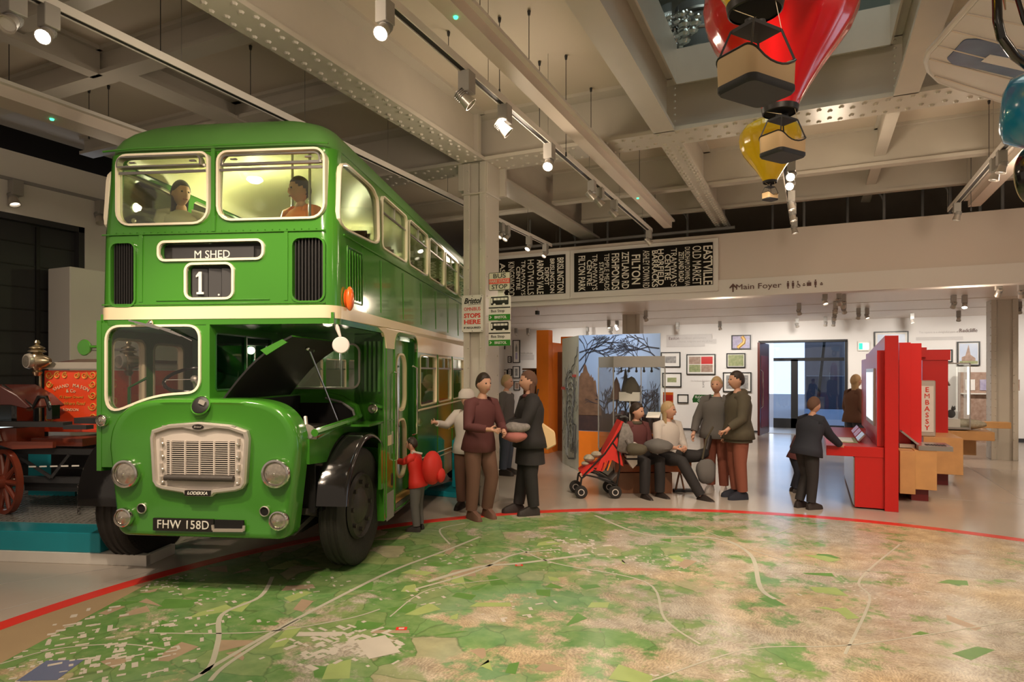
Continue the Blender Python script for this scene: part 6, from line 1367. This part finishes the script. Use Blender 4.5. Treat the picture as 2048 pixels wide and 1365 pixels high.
coach_lamp(-2.92, 1.68, 1.87, 1); coach_lamp(-2.02, 1.9, 1.87, 1); MB().cyl((-2.92, 1.72, 1.1), (-2.92, 1.72, 1.72), .014).cyl((-2.02, 1.92, 1.1), (-2.02, 1.92, 1.72), .014).build('lamp_post', 'brass', fe)
MB().tube([(-2.75, 2.1, 2.0), (-1.9, 2.1, 2.0)], .006, 6).tube([(-2.42, 2.1, 1.9), (-2.42, 2.1, 2.14)], .008, 6).tube([(-2.2, 1.8, 1.86), (-2.22, 1.8, 1.95), (-2.12, 1.8, 2.0), (-1.98, 1.8, 2.0)], .008, 6).build('top_rods', 'steel', fe)
# driver's footboard, seat iron and coil
MB().prism([(-3.6, 1.62), (-2.86, 1.62), (-2.66, 1.52), (-2.52, 1.40), (-2.56, 1.385), (-2.72, 1.42), (-3.0, 1.42), (-3.6, 1.44)], XZ, 1.15, 1.6).build('footboard', 'maroon', fe, bevel=.01)
MB().tube([(-2.86, 1.2, 1.61), (-2.62, 1.2, 1.46), (-2.52, 1.2, 1.40), (-2.46, 1.2, 1.50), (-2.38, 1.2, 1.50), (-2.34, 1.2, 1.40), (-2.36, 1.25, 1.32)], .022, 8).box((-2.38, 1.2, 1.28), (-2.32, 1.3, 1.42)).box((-2.86, 1.3, 1.2), (-2.80, 1.5, 1.4)).build('seat_iron', 'black_gloss', fe)
MB().box((-3.6, 1.2, 1.20), (-2.2, 1.32, 1.25)).box((-2.2, 1.2, 1.18), (-1.95, 1.3, 1.22)).box((-2.25, 1.4, 1.22), (-2.0, 1.7, 1.28)).bar((-3.5, 1.1, 1.27), (-2.9, 1.15, 1.24), .05, .04).build('chassis_rail', 'charcoal', fe, smooth=0)
MB().box((-3.05, 1.35, 1.02), (-2.85, 1.7, 1.17)).box((-2.78, 1.45, .98), (-2.2, 1.75, 1.06)).prism([(-3.05, 1.02), (-2.85, .96), (-2.4, .98), (-2.4, 1.04), (-2.85, 1.04)], XZ, 1.3, 1.34).build('under_box', 'cart_red', fe, smooth=0)
MB().box((-3.2, 1.4, .90), (-1.9, 1.46, .96)).bar((-3.1, 1.4, .9), (-2.9, 1.45, .66), .03, .04).bar((-2.0, 1.4, .9), (-1.9, 1.45, .62), .03, .04).box((-3.0, 1.42, .60), (-1.95, 1.5, .66)).box((-2.9, 1.5, .5), (-2.0, 2.3, .60)).bar((-2.85, 1.4, .86), (-2.5, 1.4, .66), .02, .03).bar((-2.3, 1.4, .9), (-2.5, 1.4, .66), .02, .03).build('undercarriage', 'charcoal', fe, smooth=0)
for k in range(5): MB().bar((-2.72+.12*k, 1.36, .775+.004*k), (-2.64+.12*k, 1.36, .778+.004*k), .006, .014).build('white_stripe', 'paper', fe, smooth=0)
for px_ in (-2.18, -1.98):
    mb = MB()
    for k in range(9): mb.xf(Matrix()); q = MB().lathe([(.016, -.004), (.022, 0), (.016, .004), (.011, 0), (.016, -.004)], (px_, 1.38, .58-.034*k), (1, 0, 0) if k % 2 else (0, 1, 0), 10, cap=False); mb.join(q)
    mb.build('chain', 'hub', fe, smooth=0)
def cart_wheel(x, y, z, r, rz, m='maroon'):
    t_ = bpy.data.objects.new('cart_wheel', None); SC.collection.objects.link(t_); t_.parent = fe; t_.location = (x, y, z); t_.rotation_euler.z = rz
    MB().lathe([(r*.88, -.025), (r, -.028), (r, .028), (r*.88, .025), (r*.88, -.025)], (0, 0, 0), (1, 0, 0), 32, cap=False).build('felloe', m, t_)
    mb = MB()
    for k in range(10): a = 2*PI*k/10; mb.cyl((0, .06*math.cos(a), .06*math.sin(a)), (0, r*.9*math.cos(a), r*.9*math.sin(a)), .03, .02, seg=8)
    mb.build('wheel_spokes', m, t_); MB().lathe([(.001, -.09), (.06, -.09), (.08, 0), (.06, .09), (.001, .09)], (0, 0, 0), (1, 0, 0), 18).build('nave', m, t_)
cart_wheel(-2.98, 1.35, .62, .335, 1.15, 'cart_red'); cart_wheel(-2.55, 2.5, .62, .335, 1.0, 'cart_red'); cart_wheel(-2.9, 2.9, .78, .5, .2, 'cart_red')
MB().box((-3.6, 2.3, .285), (-3.0, 2.4, .95)).build('turquoise_panel', 'teal', fe, smooth=0); MB().box((-2.95, 1.9, .55), (-1.95, 2.7, 1.0)).cyl((-2.45, 2.2, .3), (-2.45, 2.2, .6), .12).build('boiler_casing', 'charcoal', fe, smooth=0)
for k in range(4): MB().bar((-3.45+.05*k, 1.0, .82), (-3.12+.03*k, 1.12, 1.08), .012, .02).build('grey_slat', 'silver', fe, smooth=0)
MB().box((-3.3, 1.25, 1.0), (-3.05, 1.4, 1.05)).prism([(-3.2, 1.04), (-3.0, 1.04), (-3.06, 1.2), (-3.14, 1.2)], XZ, 1.3, 1.34).build('grey_bracket', 'silver', fe, smooth=0)
a = atX(0, 868, WX+.02); b = atX(55, 845, WX+.02); MBx = MB().box((WX+.005, a.y, .86), (WX+.03, b.y, 1.10)).build('lit_glass_strip', 'screen'); tag(MBx, 'pale lit strip low on the dark doors behind the fire engine seat', 'lit panel')

# ================================================================ people
def skin(name, nodes, edges, m, parent, sub=1, root=0):
    idx = {k: i for i, k in enumerate(nodes)}; me = bpy.data.meshes.new(name); me.from_pydata([tuple(nodes[k][0]) for k in nodes], [(idx[a], idx[b]) for a, b in edges], [])
    o = bpy.data.objects.new(name, me); SC.collection.objects.link(o); md = o.modifiers.new('s', 'SKIN'); md.use_smooth_shade = True
    if sub: s_ = o.modifiers.new('u', 'SUBSURF'); s_.levels = sub; s_.render_levels = sub
    sv = me.skin_vertices[0].data
    for k, i in idx.items():
        r = nodes[k][1]; sv[i].radius = r if isinstance(r, tuple) else (r, r); sv[i].use_root = (i == root)
    finish(o, smooth=0); o.data.materials.clear(); o.data.materials.append(M[m]); o.parent = parent; return o
def person(label, loc, rz, h=1.75, pose=None, top='cloth_grey', legs='cloth_black', shoes='shoe_dark', hair='hair_dark', long=0, coat=0, head=(0, 0), skirt=None, sleeves=True, hood=False, collar=None, hat=None, lean=0):
    """figure facing local -Y"""
    s = h/1.75; t = thing('person', label, 'person', loc, rz)
    J = dict(pelvis=(0, 0, .95), waist=(0, 0, 1.10), chest=(0, 0, 1.30), neck=(0, .0, 1.47), head=(0, -.015, 1.56),
             hipL=(.09, 0, .91), kneeL=(.10, -.02, .50), ankL=(.10, .02, .09), toeL=(.11, -.13, .035), hipR=(-.09, 0, .91), kneeR=(-.10, -.02, .50), ankR=(-.10, .02, .09), toeR=(-.11, -.13, .035),
             shL=(.165, 0, 1.40), elL=(.22, .03, 1.13), wrL=(.23, -.06, .90), shR=(-.165, 0, 1.40), elR=(-.22, .03, 1.13), wrR=(-.23, -.06, .90))
    J.update(pose or {}); J = {k: Vector(v) for k, v in J.items()}
    if lean:
        m_ = Matrix.Rotation(lean, 3, 'X'); pv = J['pelvis'].copy()
        for k in ('waist', 'chest', 'neck', 'head', 'shL', 'elL', 'wrL', 'shR', 'elR', 'wrR'): J[k] = pv+m_ @ (J[k]-pv)
    J = {k: v*s for k, v in J.items()}
    nd = {'pelvis': (J['pelvis'], (.13*s, .10*s)), 'waist': (J['waist'], (.12*s, .09*s)), 'chest': (J['chest'], (.15*s, .10*s)), 'neck': (J['neck'], .052*s), 'head': (J['head'], .055*s)}
    ed = [('pelvis', 'waist'), ('waist', 'chest'), ('chest', 'neck'), ('neck', 'head')]
    for q in 'LR':
        nd.update({'hip'+q: (J['hip'+q], .082*s), 'knee'+q: (J['knee'+q], .055*s), 'calf'+q: (J['knee'+q].lerp(J['ank'+q], .35), .055*s), 'ank'+q: (J['ank'+q], .030*s), 'toe'+q: (J['toe'+q], .018*s), 'sh'+q: (J['sh'+q], .058*s), 'el'+q: (J['el'+q], .040*s), 'wr'+q: (J['wr'+q], .026*s)})
        ed += [('pelvis', 'hip'+q), ('hip'+q, 'knee'+q), ('knee'+q, 'calf'+q), ('calf'+q, 'ank'+q), ('ank'+q, 'toe'+q), ('chest', 'sh'+q), ('sh'+q, 'el'+q), ('el'+q, 'wr'+q)]
        d = (J['wr'+q]-J['el'+q]).normalized(); sd = d.cross(Vector((1 if q == 'L' else -1, .3, 0))).normalized(); up = d.cross(sd); w = J['wr'+q]
        nd['pm'+q] = (w+d*.05*s, (.034*s, .017*s)); ed.append(('wr'+q, 'pm'+q)); nd['pn'+q] = (w+d*.09*s, (.034*s, .014*s)); ed.append(('pm'+q, 'pn'+q))
        for k in range(4):
            b_ = w+d*.09*s+sd*(k-1.5)*.019*s; l = (.036, .042, .040, .030)[k]*s
            nd['f%d%s' % (k, q)] = (b_+d*l+up*.006*s, .0085*s); nd['g%d%s' % (k, q)] = (b_+d*l*1.75+up*.024*s, .007*s); ed += [('pn'+q, 'f%d%s' % (k, q)), ('f%d%s' % (k, q), 'g%d%s' % (k, q))]
        nd['th'+q] = (w+d*.06*s-sd*.045*s, .010*s); nd['ti'+q] = (w+d*.095*s-sd*.055*s+up*.015*s, .008*s); ed += [('pm'+q, 'th'+q), ('th'+q, 'ti'+q)]
    body = skin('body', nd, ed, 'skin', t)
    # head
    hc = J['head']+Vector((0, -.012, .085))*s; hm = Matrix.Rotation(head[0], 3, 'Z') @ Matrix.Rotation(head[1], 3, 'X'); rs = []
    if lean: hm = Matrix.Rotation(lean*.6, 3, 'X') @ hm
    K = 16; n = 20
    for i in range(K+1):
        ph = -PI/2+PI*i/K; z = math.sin(ph)*.118; row_ = []
        for j in range(n):
            a = 2*PI*j/n; c, q = math.cos(a), math.sin(a); r = max(math.cos(ph), .02)
            x = .074*c*r; y = .094*q*r; fr_ = max(0, -q)
            if z < -.02: x *= 1-.25*min(1, (-.02-z)/.09); y *= (1-.1*min(1, (-.02-z)/.09)) if q < 0 else 1-.35*min(1, (-.02-z)/.09)
            if fr_ > .9 and -.05 < z < .02: y -= .020*(1-abs(z+.022)/.045)*((fr_-.9)/.1)
            if fr_ > .75 and .0 < z < .03 and abs(abs(c)-.42) < .25: y += .007
            if fr_ > .8 and -.075 < z < -.055: y -= .005
            if fr_ < .3 and abs(c) > .93 and -.03 < z < .03: x *= 1.13
            row_.append(hc+hm @ (Vector((x, y, z))*s))
        rs.append(row_)
    HS = 1.08
    rs = [[hc+(q-hc)*HS for q in r_] for r_ in rs]
    hd = MB().loft(rs).build('h', 'skin', t, smooth=80)
    bm = bmesh.new(); bm.from_mesh(body.data); bm.from_mesh(hd.data); bm.to_mesh(body.data); bm.free(); bpy.data.objects.remove(hd)
    body.data.polygons.foreach_set('use_smooth', [True]*len(body.data.polygons))
    for sx in (-1, 1): MB().ball(hc+hm @ (Vector((sx*.032, -.090, .015))*s), .010*s, 8).build('eye', 'ink', t)
    MB().cbox(hc+hm @ (Vector((0, -.098, -.060))*s), (.04*s, .012*s, .008*s), hm).build('mouth', 'cloth_pink', t)
    # hair
    rs = []
    for i in range(K+1):
        ph = -PI/2+PI*i/K; z = math.sin(ph)*.128; row_ = []
        for j in range(n):
            a = 2*PI*j/n; c, q = math.cos(a), math.sin(a); r = max(math.cos(ph), .02); k_ = 1.0
            zh = .058 if q < -.85 else .058-.062*(q+.85)/.6 if q < -.25 else -.004-.085*(q+.25)/1.25
            if z < zh: k_ = .80
            row_.append(hc+hm @ (Vector((.084*c*r*k_, (.104*q*r+.008)*k_, z*(1 if z > 0 else .8)+.004))*s))
        rs.append(row_)
    rs = [[hc+(q-hc)*HS for q in r_] for r_ in rs]
    hr = MB().loft(rs)
    if long:
        rr = []
        for i in range(7):
            f = i/6; w_ = .088-.012*f; rr.append([hc+hm @ (Vector((w_*math.cos(a_), .02+.085*math.sin(a_)*(1-.3*f)+(0 if math.sin(a_) > 0 else .0), .04-f*long))*s) for a_ in [PI*1.12*(k/10)-.12*PI/2 for k in range(11)]]+[hc+hm @ (Vector(((w_-.02)*math.cos(a_), .02+.055*math.sin(a_), .04-f*long))*s) for a_ in [PI*1.12*(k/10)-.12*PI/2 for k in range(10, -1, -1)]])
        hr.loft(rr)
    hr.build('hair', hair, t, smooth=80)
    if hat: MB().lathe([(.001, .15), (.06, .145), (.10, .10), (.108, .03), (.10, .02)], hc-Vector((0, 0, .02*s)), (0, 0, 1), 20).build('hat', hat, t)
    # clothes
    def rg(c, ax_, rx, ry, n_=20):
        ax_ = ax_.normalized(); yv = Vector((1, 0, 0)).cross(ax_).normalized(); xv = ax_.cross(yv)
        return [c+xv*math.cos(2*PI*k/n_)*rx*s-yv*math.sin(2*PI*k/n_)*ry*s for k in range(n_)]
    bk_ = 1.28 if coat else 1.08; sp_ = (J['chest']-J['pelvis']); pz = J['pelvis']; sh = (J['shL']+J['shR'])/2; nk = J['neck']
    tor = MB().loft([rg(pz-sp_.normalized()*(.115*s), sp_, .205*bk_, .165*bk_), rg(pz-sp_.normalized()*(.11*s), sp_, .212*bk_, .170*bk_), rg(pz, sp_, .200*bk_, .155*bk_), rg(J['waist'], sp_, .165*bk_, .125*bk_), rg(pz.lerp(J['chest'], .75), sp_, .182*bk_, .130*bk_), rg(J['chest'], sp_, .195*bk_, .132*bk_), rg(sh-sp_.normalized()*(.02*s), sp_, .190*bk_, .112*bk_), rg(sh.lerp(nk, .25)+Vector((0, 0, .012*s)), sp_, .150, .095), rg(sh.lerp(nk, .75), sp_, .085, .078), rg(nk, sp_, .066, .066)], False)
    for q in 'LR': e_ = J['el'+q]; tor.tube([sh.lerp(J['sh'+q], .6), J['sh'+q], J['sh'+q].lerp(e_, .5), e_, e_.lerp(J['wr'+q], .5), J['wr'+q].lerp(e_, .06)], [.082*s*bk_, .080*s*bk_, .066*s*bk_, .057*s*bk_, .050*s*bk_, .042*s*bk_], 12)
    tor.build('coat' if coat else 'top', top, t, smooth=70)
    if legs:
        hp = MB().ball(pz+Vector((0, .0, -.02*s)), .165*s, 14, 0, (1.05, .82, .62))
        for q in 'LR': k_, a_ = J['knee'+q], J['ank'+q]; hp.tube([J['hip'+q].lerp(pz, .2), J['hip'+q], J['hip'+q].lerp(k_, .5), k_, k_.lerp(a_, .5), a_.lerp(k_, .06)], [.118*s, .118*s, .104*s, .086*s, .078*s, .070*s], 14)
        hp.build('trousers', legs, t, smooth=70)
    if coat or skirt:
        z0 = J['waist']*.4+J['pelvis']*.6; L = coat or skirt[0]; m_ = top if coat else skirt[1]
        MB().loft([[z0+Vector((math.cos(a)*(.20+.03*f)*s, math.sin(a)*(.150+.035*f)*s, (-L*f)*s)) for a in [2*PI*k/20 for k in range(20)]] for f in (0, .3, .6, 1)]).build('coat_skirt' if coat else 'skirt', m_, t)
    for q in 'LR':
        a_, b_ = J['ank'+q], J['toe'+q]; d = (b_-a_); d.z = 0; d = d.normalized() if d.length > .01 else Vector((0, -1, 0)); sd = Vector((-d.y, d.x, 0)); vert = abs((J['toe'+q]-J['ank'+q]).z) > .15*s
        if vert: MB().tube([a_, a_.lerp(b_, .5), b_, b_+(b_-a_)*.35], [.042*s, .045*s, .045*s, .02*s], 10).build('shoe', shoes, t); continue
        base = min(a_.z, b_.z)-.035*s; o0 = a_.copy(); o0.z = max(base, 0)
        prof = [(-.07, .034, .075), (-.05, .040, .10), (0, .042, .125), (.06, .045, .115), (.12, .048, .090), (.17, .044, .072), (.205, .030, .05), (.215, .012, .03)]
        MB().loft([[o0+d*x*s+sd*(w*s*u)+Vector((0, 0, hh*s*v)) for u, v in ((-1, 0), (1, 0), (1, .35), (.6, 1), (-.6, 1), (-1, .35))] for x, w, hh in prof]).build('shoe', shoes, t, smooth=60)
    if hood: MB().ball(J['neck']+Vector((0, .07, .0))*s, .09*s, 12, 0, (1.2, .7, .7)).build('hood', top, t)
    if collar: MB().tube([J['neck']+Vector((math.cos(a)*.075, math.sin(a)*.07, -.01))*s for a in [2*PI*k/14 for k in range(14)]], .03*s, 8, closed=True).build('scarf', collar, t)
    return t
def gp(px, py, z=0): p = atZ(px, py, z); return Vector((p.x, p.y, 0))
IMG_L = YAW-PI/2; IMG_R = YAW+PI/2   # facing picture-left / picture-right
SIT = dict(pelvis=(0, .0, .62), waist=(0, .0, .76), chest=(0, -.01, .96), neck=(0, -.01, 1.12), head=(0, -.03, 1.20), hipL=(.09, -.02, .60), hipR=(-.09, -.02, .60), kneeL=(.13, -.42, .58), kneeR=(-.13, -.42, .58), ankL=(.13, -.42, .10), ankR=(-.13, -.40, .10), toeL=(.14, -.56, .04), toeR=(-.14, -.54, .04),
           shL=(.16, -.01, 1.06), shR=(-.16, -.01, 1.06), elL=(.22, -.08, .80), elR=(-.22, -.08, .80), wrL=(.10, -.30, .76), wrR=(-.08, -.30, .76))
p1 = gp(958, 1037)
person('person in a maroon and cream top and brown trousers standing before the riveted column', p1, IMG_R-.9, 1.72, dict(elR=(-.25, -.10, 1.15), wrR=(-.12, -.32, 1.15), elL=(.25, -.10, 1.15), wrL=(.12, -.32, 1.12), kneeL=(.12, -.10, .5), ankL=(.13, .02, .09)), 'cloth_maroon', 'cloth_brown', 'cloth_brown', 'hair_dark', lean=.12)
person('person in pale jacket and cap left of the maroon visitor by the column', gp(915, 1026)+Vector((0, .25, 0)), YAW-.3, 1.5, dict(elR=(-.3, -.1, 1.25), wrR=(-.35, -.35, 1.3)), 'cloth_white', 'cloth_brown', 'shoe_dark', 'hair_blond', hat='cloth_white')
person('person in a pale grey jacket standing farther back, right of the column', gp(1012, 950), IMG_R-.4, 1.68, None, 'cloth_grey', 'denim', 'shoe_dark', 'hair_blond', collar='cloth_white')
person('woman in a dark coat and skirt holding a pink bundle, beside the column', gp(1060, 1028), IMG_L+.25, 1.74, dict(elL=(.22, -.12, 1.15), wrL=(.10, -.33, 1.10), elR=(-.22, -.10, 1.14), wrR=(-.08, -.32, 1.08), kneeR=(-.09, -.06, .5), ankR=(-.11, -.12, .09), toeR=(-.11, -.28, .035)), 'cloth_black', 'cloth_black', 'shoe_dark', 'cloth_brown', long=.2, coat=.38, collar='cloth_maroon')
p = atD(1030, 868, 7.65); t = thing('pink_bundle', 'salmon pink and grey bundle carried by the woman in the dark coat', 'bundle', p, YAW); lumpy(MB().ball((0, 0, -.03), .12, 20, 0, (1.3, .8, .6)), .05).build('pink_part', 'cloth_pink', t); lumpy(MB().ball((.02, -.02, .07), .11, 20, 0, (1.3, .7, .55)), .06, 3).build('grey_scarf', 'jacket_grey', t)
p = atD(1093, 860, 7.9); t = thing('shoulder_bag', 'pale leather shoulder bag at the right side of the woman in the dark coat', 'bag', p, YAW); MB().prism([(-.10, .12), (.10, -.02), (.12, -.18), (.0, -.25), (-.08, -.1)], XZ, -.04, .05).build('pouch', 'basket', t, bevel=.015); MB().tube([(-.08, 0, .1), (-.14, 0, .3), (-.10, 0, .5)], .01, 6).build('strap', 'shoe_dark', t)
b0 = atD(1270, 905, 9.35); b1_ = atD(1334, 905, 9.35)
person('seated woman with dark hair, maroon top and long scarf on the bench', (b0.x, b0.y, -.05), YAW+.45, 1.68, dict(SIT, head=(0, -.04, 1.20)), 'cloth_maroon', 'cloth_black', 'shoe_dark', 'hair_dark', head=(.5, .1), long=.12, collar='cloth_olive')
person('seated blonde woman in a cream top with legs crossed on the bench', (b1_.x, b1_.y, -.05), YAW+.35, 1.70, dict(SIT, kneeL=(.26, -.40, .64), ankL=(.42, -.36, .68), toeL=(.50, -.33, .86), kneeR=(-.05, -.44, .58), ankR=(.16, -.62, .09), toeR=(.2, -.75, .04)), 'cloth_white', 'cloth_black', 'shoe_dark', 'hair_blond', head=(.7, 0), long=.36)
p = atD(1316, 893, 8.9); o = lumpy(MB().ball((0, 0, 0), .16, 22, 0, (1.2, .8, .62)), .05, 2).build('grey_rucksack', 'cloth_grey'); o.location = p; tag(o, 'grey rucksack on the lap of the blonde seated woman', 'bag')
p = atD(1272, 900, 8.75); o = lumpy(MB().ball((0, 0, 0), .13, 20, 0, (1.1, .8, .65)), .06, 4).build('olive_handbag', 'cloth_olive'); o.location = p; tag(o, 'olive handbag on the lap of the dark haired seated woman', 'bag')
person('man in an olive grey hooded jacket and rust trousers looking left, right of the bench', gp(1476, 997), IMG_L+.1, 1.74, dict(elL=(.24, -.05, 1.12), wrL=(.2, -.22, 1.0), kneeL=(.11, -.02, .5)), 'cloth_olive', 'cloth_rust', 'cloth_navy', 'hair_dark', coat=.22, hood=True)
person('pale haired youth in a grey top and rust trousers half hidden by the standing man', gp(1434, 985), IMG_L+1.0, 1.66, dict(elR=(-.3, -.02, 1.12), wrR=(-.32, -.12, .92)), 'cloth_grey', 'cloth_rust', 'cloth_white', 'hair_blond', coat=.1)
p = atD(1412, 940, 9.0); t = thing('holdall', 'soft brown-grey bag hanging at the left of the pale haired youth', 'bag', p, YAW); lumpy(MB().ball((0, 0, -.02), .14, 22, 0, (.95, .6, 1.25)), .05, 5).build('sack', 'cloth_grey', t); MB().tube([(-.05, 0, .15), (.0, 0, .42), (.1, 0, .6)], .014, 6).build('strap', 'cloth_olive', t)
person('child in navy reaching right toward the red counter', gp(1614, 1017), IMG_R+.35, 1.42, dict(elR=(-.16, -.25, 1.22), wrR=(-.14, -.52, 1.10), elL=(.22, -.05, 1.1), wrL=(.2, -.2, .95), kneeL=(.09, -.08, .5), ankL=(.09, .08, .09)), 'cloth_navy', 'cloth_black', 'shoe_dark', 'cloth_brown', coat=.1, lean=.2)
p = gp(1590, 985); person('child in maroon crouching beside the child in navy', p, IMG_R, 1.0, dict(kneeL=(.1, -.12, .5)), 'cloth_maroon', 'cloth_navy', 'shoe_dark', 'hair_dark', lean=.3)
person('person in a brown furry coat at the far end of the red wall', (.73, 13.9, 0), IMG_R+.2, 1.68, None, 'cloth_brown', 'denim', 'shoe_dark', 'hair_blond', coat=.15, long=.25)
ch = gp(835, 1062); person('small child with a red backpack beside the open bus door', ch, IMG_L-.2, 1.02, dict(elL=(.2, -.15, 1.35), wrL=(.16, -.4, 1.42)), 'cloth_red', 'cloth_grey', 'shoe_dark', 'hair_dark', lean=.15)
t = thing('red_backpack', 'bright red backpack worn by the small child at the bus door', 'backpack', (ch.x, ch.y, 0), IMG_L-.2); MB().ball((0, .17, .70), .15, 18, 0, (1.0, .72, 1.25)).build('sack', 'cloth_red', t); MB().ball((0, .27, .62), .09, 12, 0, (1, .5, .9)).build('pocket', 'cloth_red', t); MB().tube([(.07, .08, .86), (.08, -.02, .88), (.08, -.08, .78)], .012, 6).build('strap', 'cloth_white', t)
# visitors and a hat on the upper deck
for lb, x, y, r_, tp, hr_ in (('visitor with long dark hair sitting upstairs behind the left front bus window', -.78, .95, .5, 'cloth_white', 'hair_dark'), ('visitor in orange sitting upstairs behind the right front bus window', .40, .95, -.4, 'orange', 'hair_dark')):
    q = bl(x, y, 2.22); person(lb, q, BUSA+r_, 1.62, dict(SIT), tp, 'cloth_navy', 'shoe_dark', hr_, long=.25 if x < 0 else 0, head=(r_, .1))
q = bl(-.76, .34, 2.93); t = thing('dark_hat', 'dark badge cap behind the left front window of the upper deck', 'hat', q, BUSA); MB().lathe([(.14, 0), (.15, .02), (.145, .07), (.09, .12), (.001, .125)], seg=24).build('crown', 'charcoal', t); MB().ball((.05, -.135, .06), .025, 8, 0, (1, .4, 1)).build('badge', 'silver', t)
# ---------------------------------------------------------------- light from the hall's lamps, then added fill for ceiling, wing and mural
for (x, y), (tx, ty, tz), e, sp_ in (((-2.56, 2.2), (-4.3, 4.6, 1.4), 230, 60), ((-2.0, .8), (-4.4, 3.8, 2.8), 360, 55), ((-4.63, 1.8), (-3.6, 4.2, .8), 150, 55), ((-1.3, 2.8), (-1.1, 4.6, 0), 520, 72), ((1.89, 2.0), (1.6, 4.5, 0), 520, 80), ((1.89, 5.2), (1.2, 7.6, 0), 420, 75), ((-.3, 5.4), (-1.6, 7.6, 0), 380, 70), ((-2.56, 5.2), (-3.2, 7.6, 1.2), 200, 60), ((.2, 3.4), (-3.0, 7.0, 2.4), 200, 50), ((3.4, 4.5), (2.8, 8, 0), 320, 80), ((-7.4, 2.2), (-6.9, 5.6, 1.2), 260, 60), ((-4.4, 1.9), (-5.2, 3.4, 0), 240, 70), ((-2.56, 1.6), (-3.2, 3.0, 0), 200, 70), ((1.89, 6.6), (1.0, 9.6, 1.0), 220, 50), ((2.6, 8.5), (1.7, 12, .6), 220, 60), ((-2.56, 9.0), (-2.3, 10.8, 1.2), 160, 55), ((.3, 1.2), (-.2, 4.9, 4.0), 110, 45), ((-1.2, 7.4), (-1.6, 9.4, 1), 130, 60)):
    lamp('SPOT', (x, y, 4.05), e, WARM, .07, (tx, ty, tz), sp_, .9, name='hall_spot')
for x, tx in ((-7.5, -7), (-5, -5.6), (-3.2, -3.2), (-1.6, -1.2), (-.2, .0), (2.2, 2.2), (4.3, 4.3), (6.6, 6.6)):
    lamp('SPOT', (x, 17.4, 3.0), 150, WHITE, .08, (tx, 20, 1.5), 95, .9, name='gallery_lamp')
for x in (-5.2, -1.6, 1.8, 5): lamp('SPOT', (x, 14.2, 3.0), 110, WARM, .1, (x-.3, 15.5, 0), 110, .9, name='gallery_lamp')
for x, y in ((-3.0, 9.6), (-1.5, 12.6), (2.2, 12.4)): lamp('POINT', (x, y, 2.9), 14, WARM, .15, name='gallery_lamp')
for x, y, e in ((-7.0, 4.5, 7), (-2.9, 3.0, 20), (-2.9, 6.2, 24), (.2, 8.9, 26), (2.4, 9.4, 26), (-5.2, 10.5, 12), (3, 4, 20)): lamp('POINT', (x, y, 3.95), e, WARM, .2, name='ceiling_fill')  # added point fill that lifts the ceiling, no fixtures here
lamp('SPOT', (.6, 2.2, 2.9), 60, WARM, .15, (2.6, 3.6, 4.1), 80, .9, name='wing_fill')  # added fill from below that brightens the wing, no real lamp
lamp('SPOT', (-3.0, 8.9, 4.0), 230, WHITE, .07, (-3.6, 11.2, 1.3), 55, .9, name='hall_spot')  # added spot that brightens the mural, off the built tracks
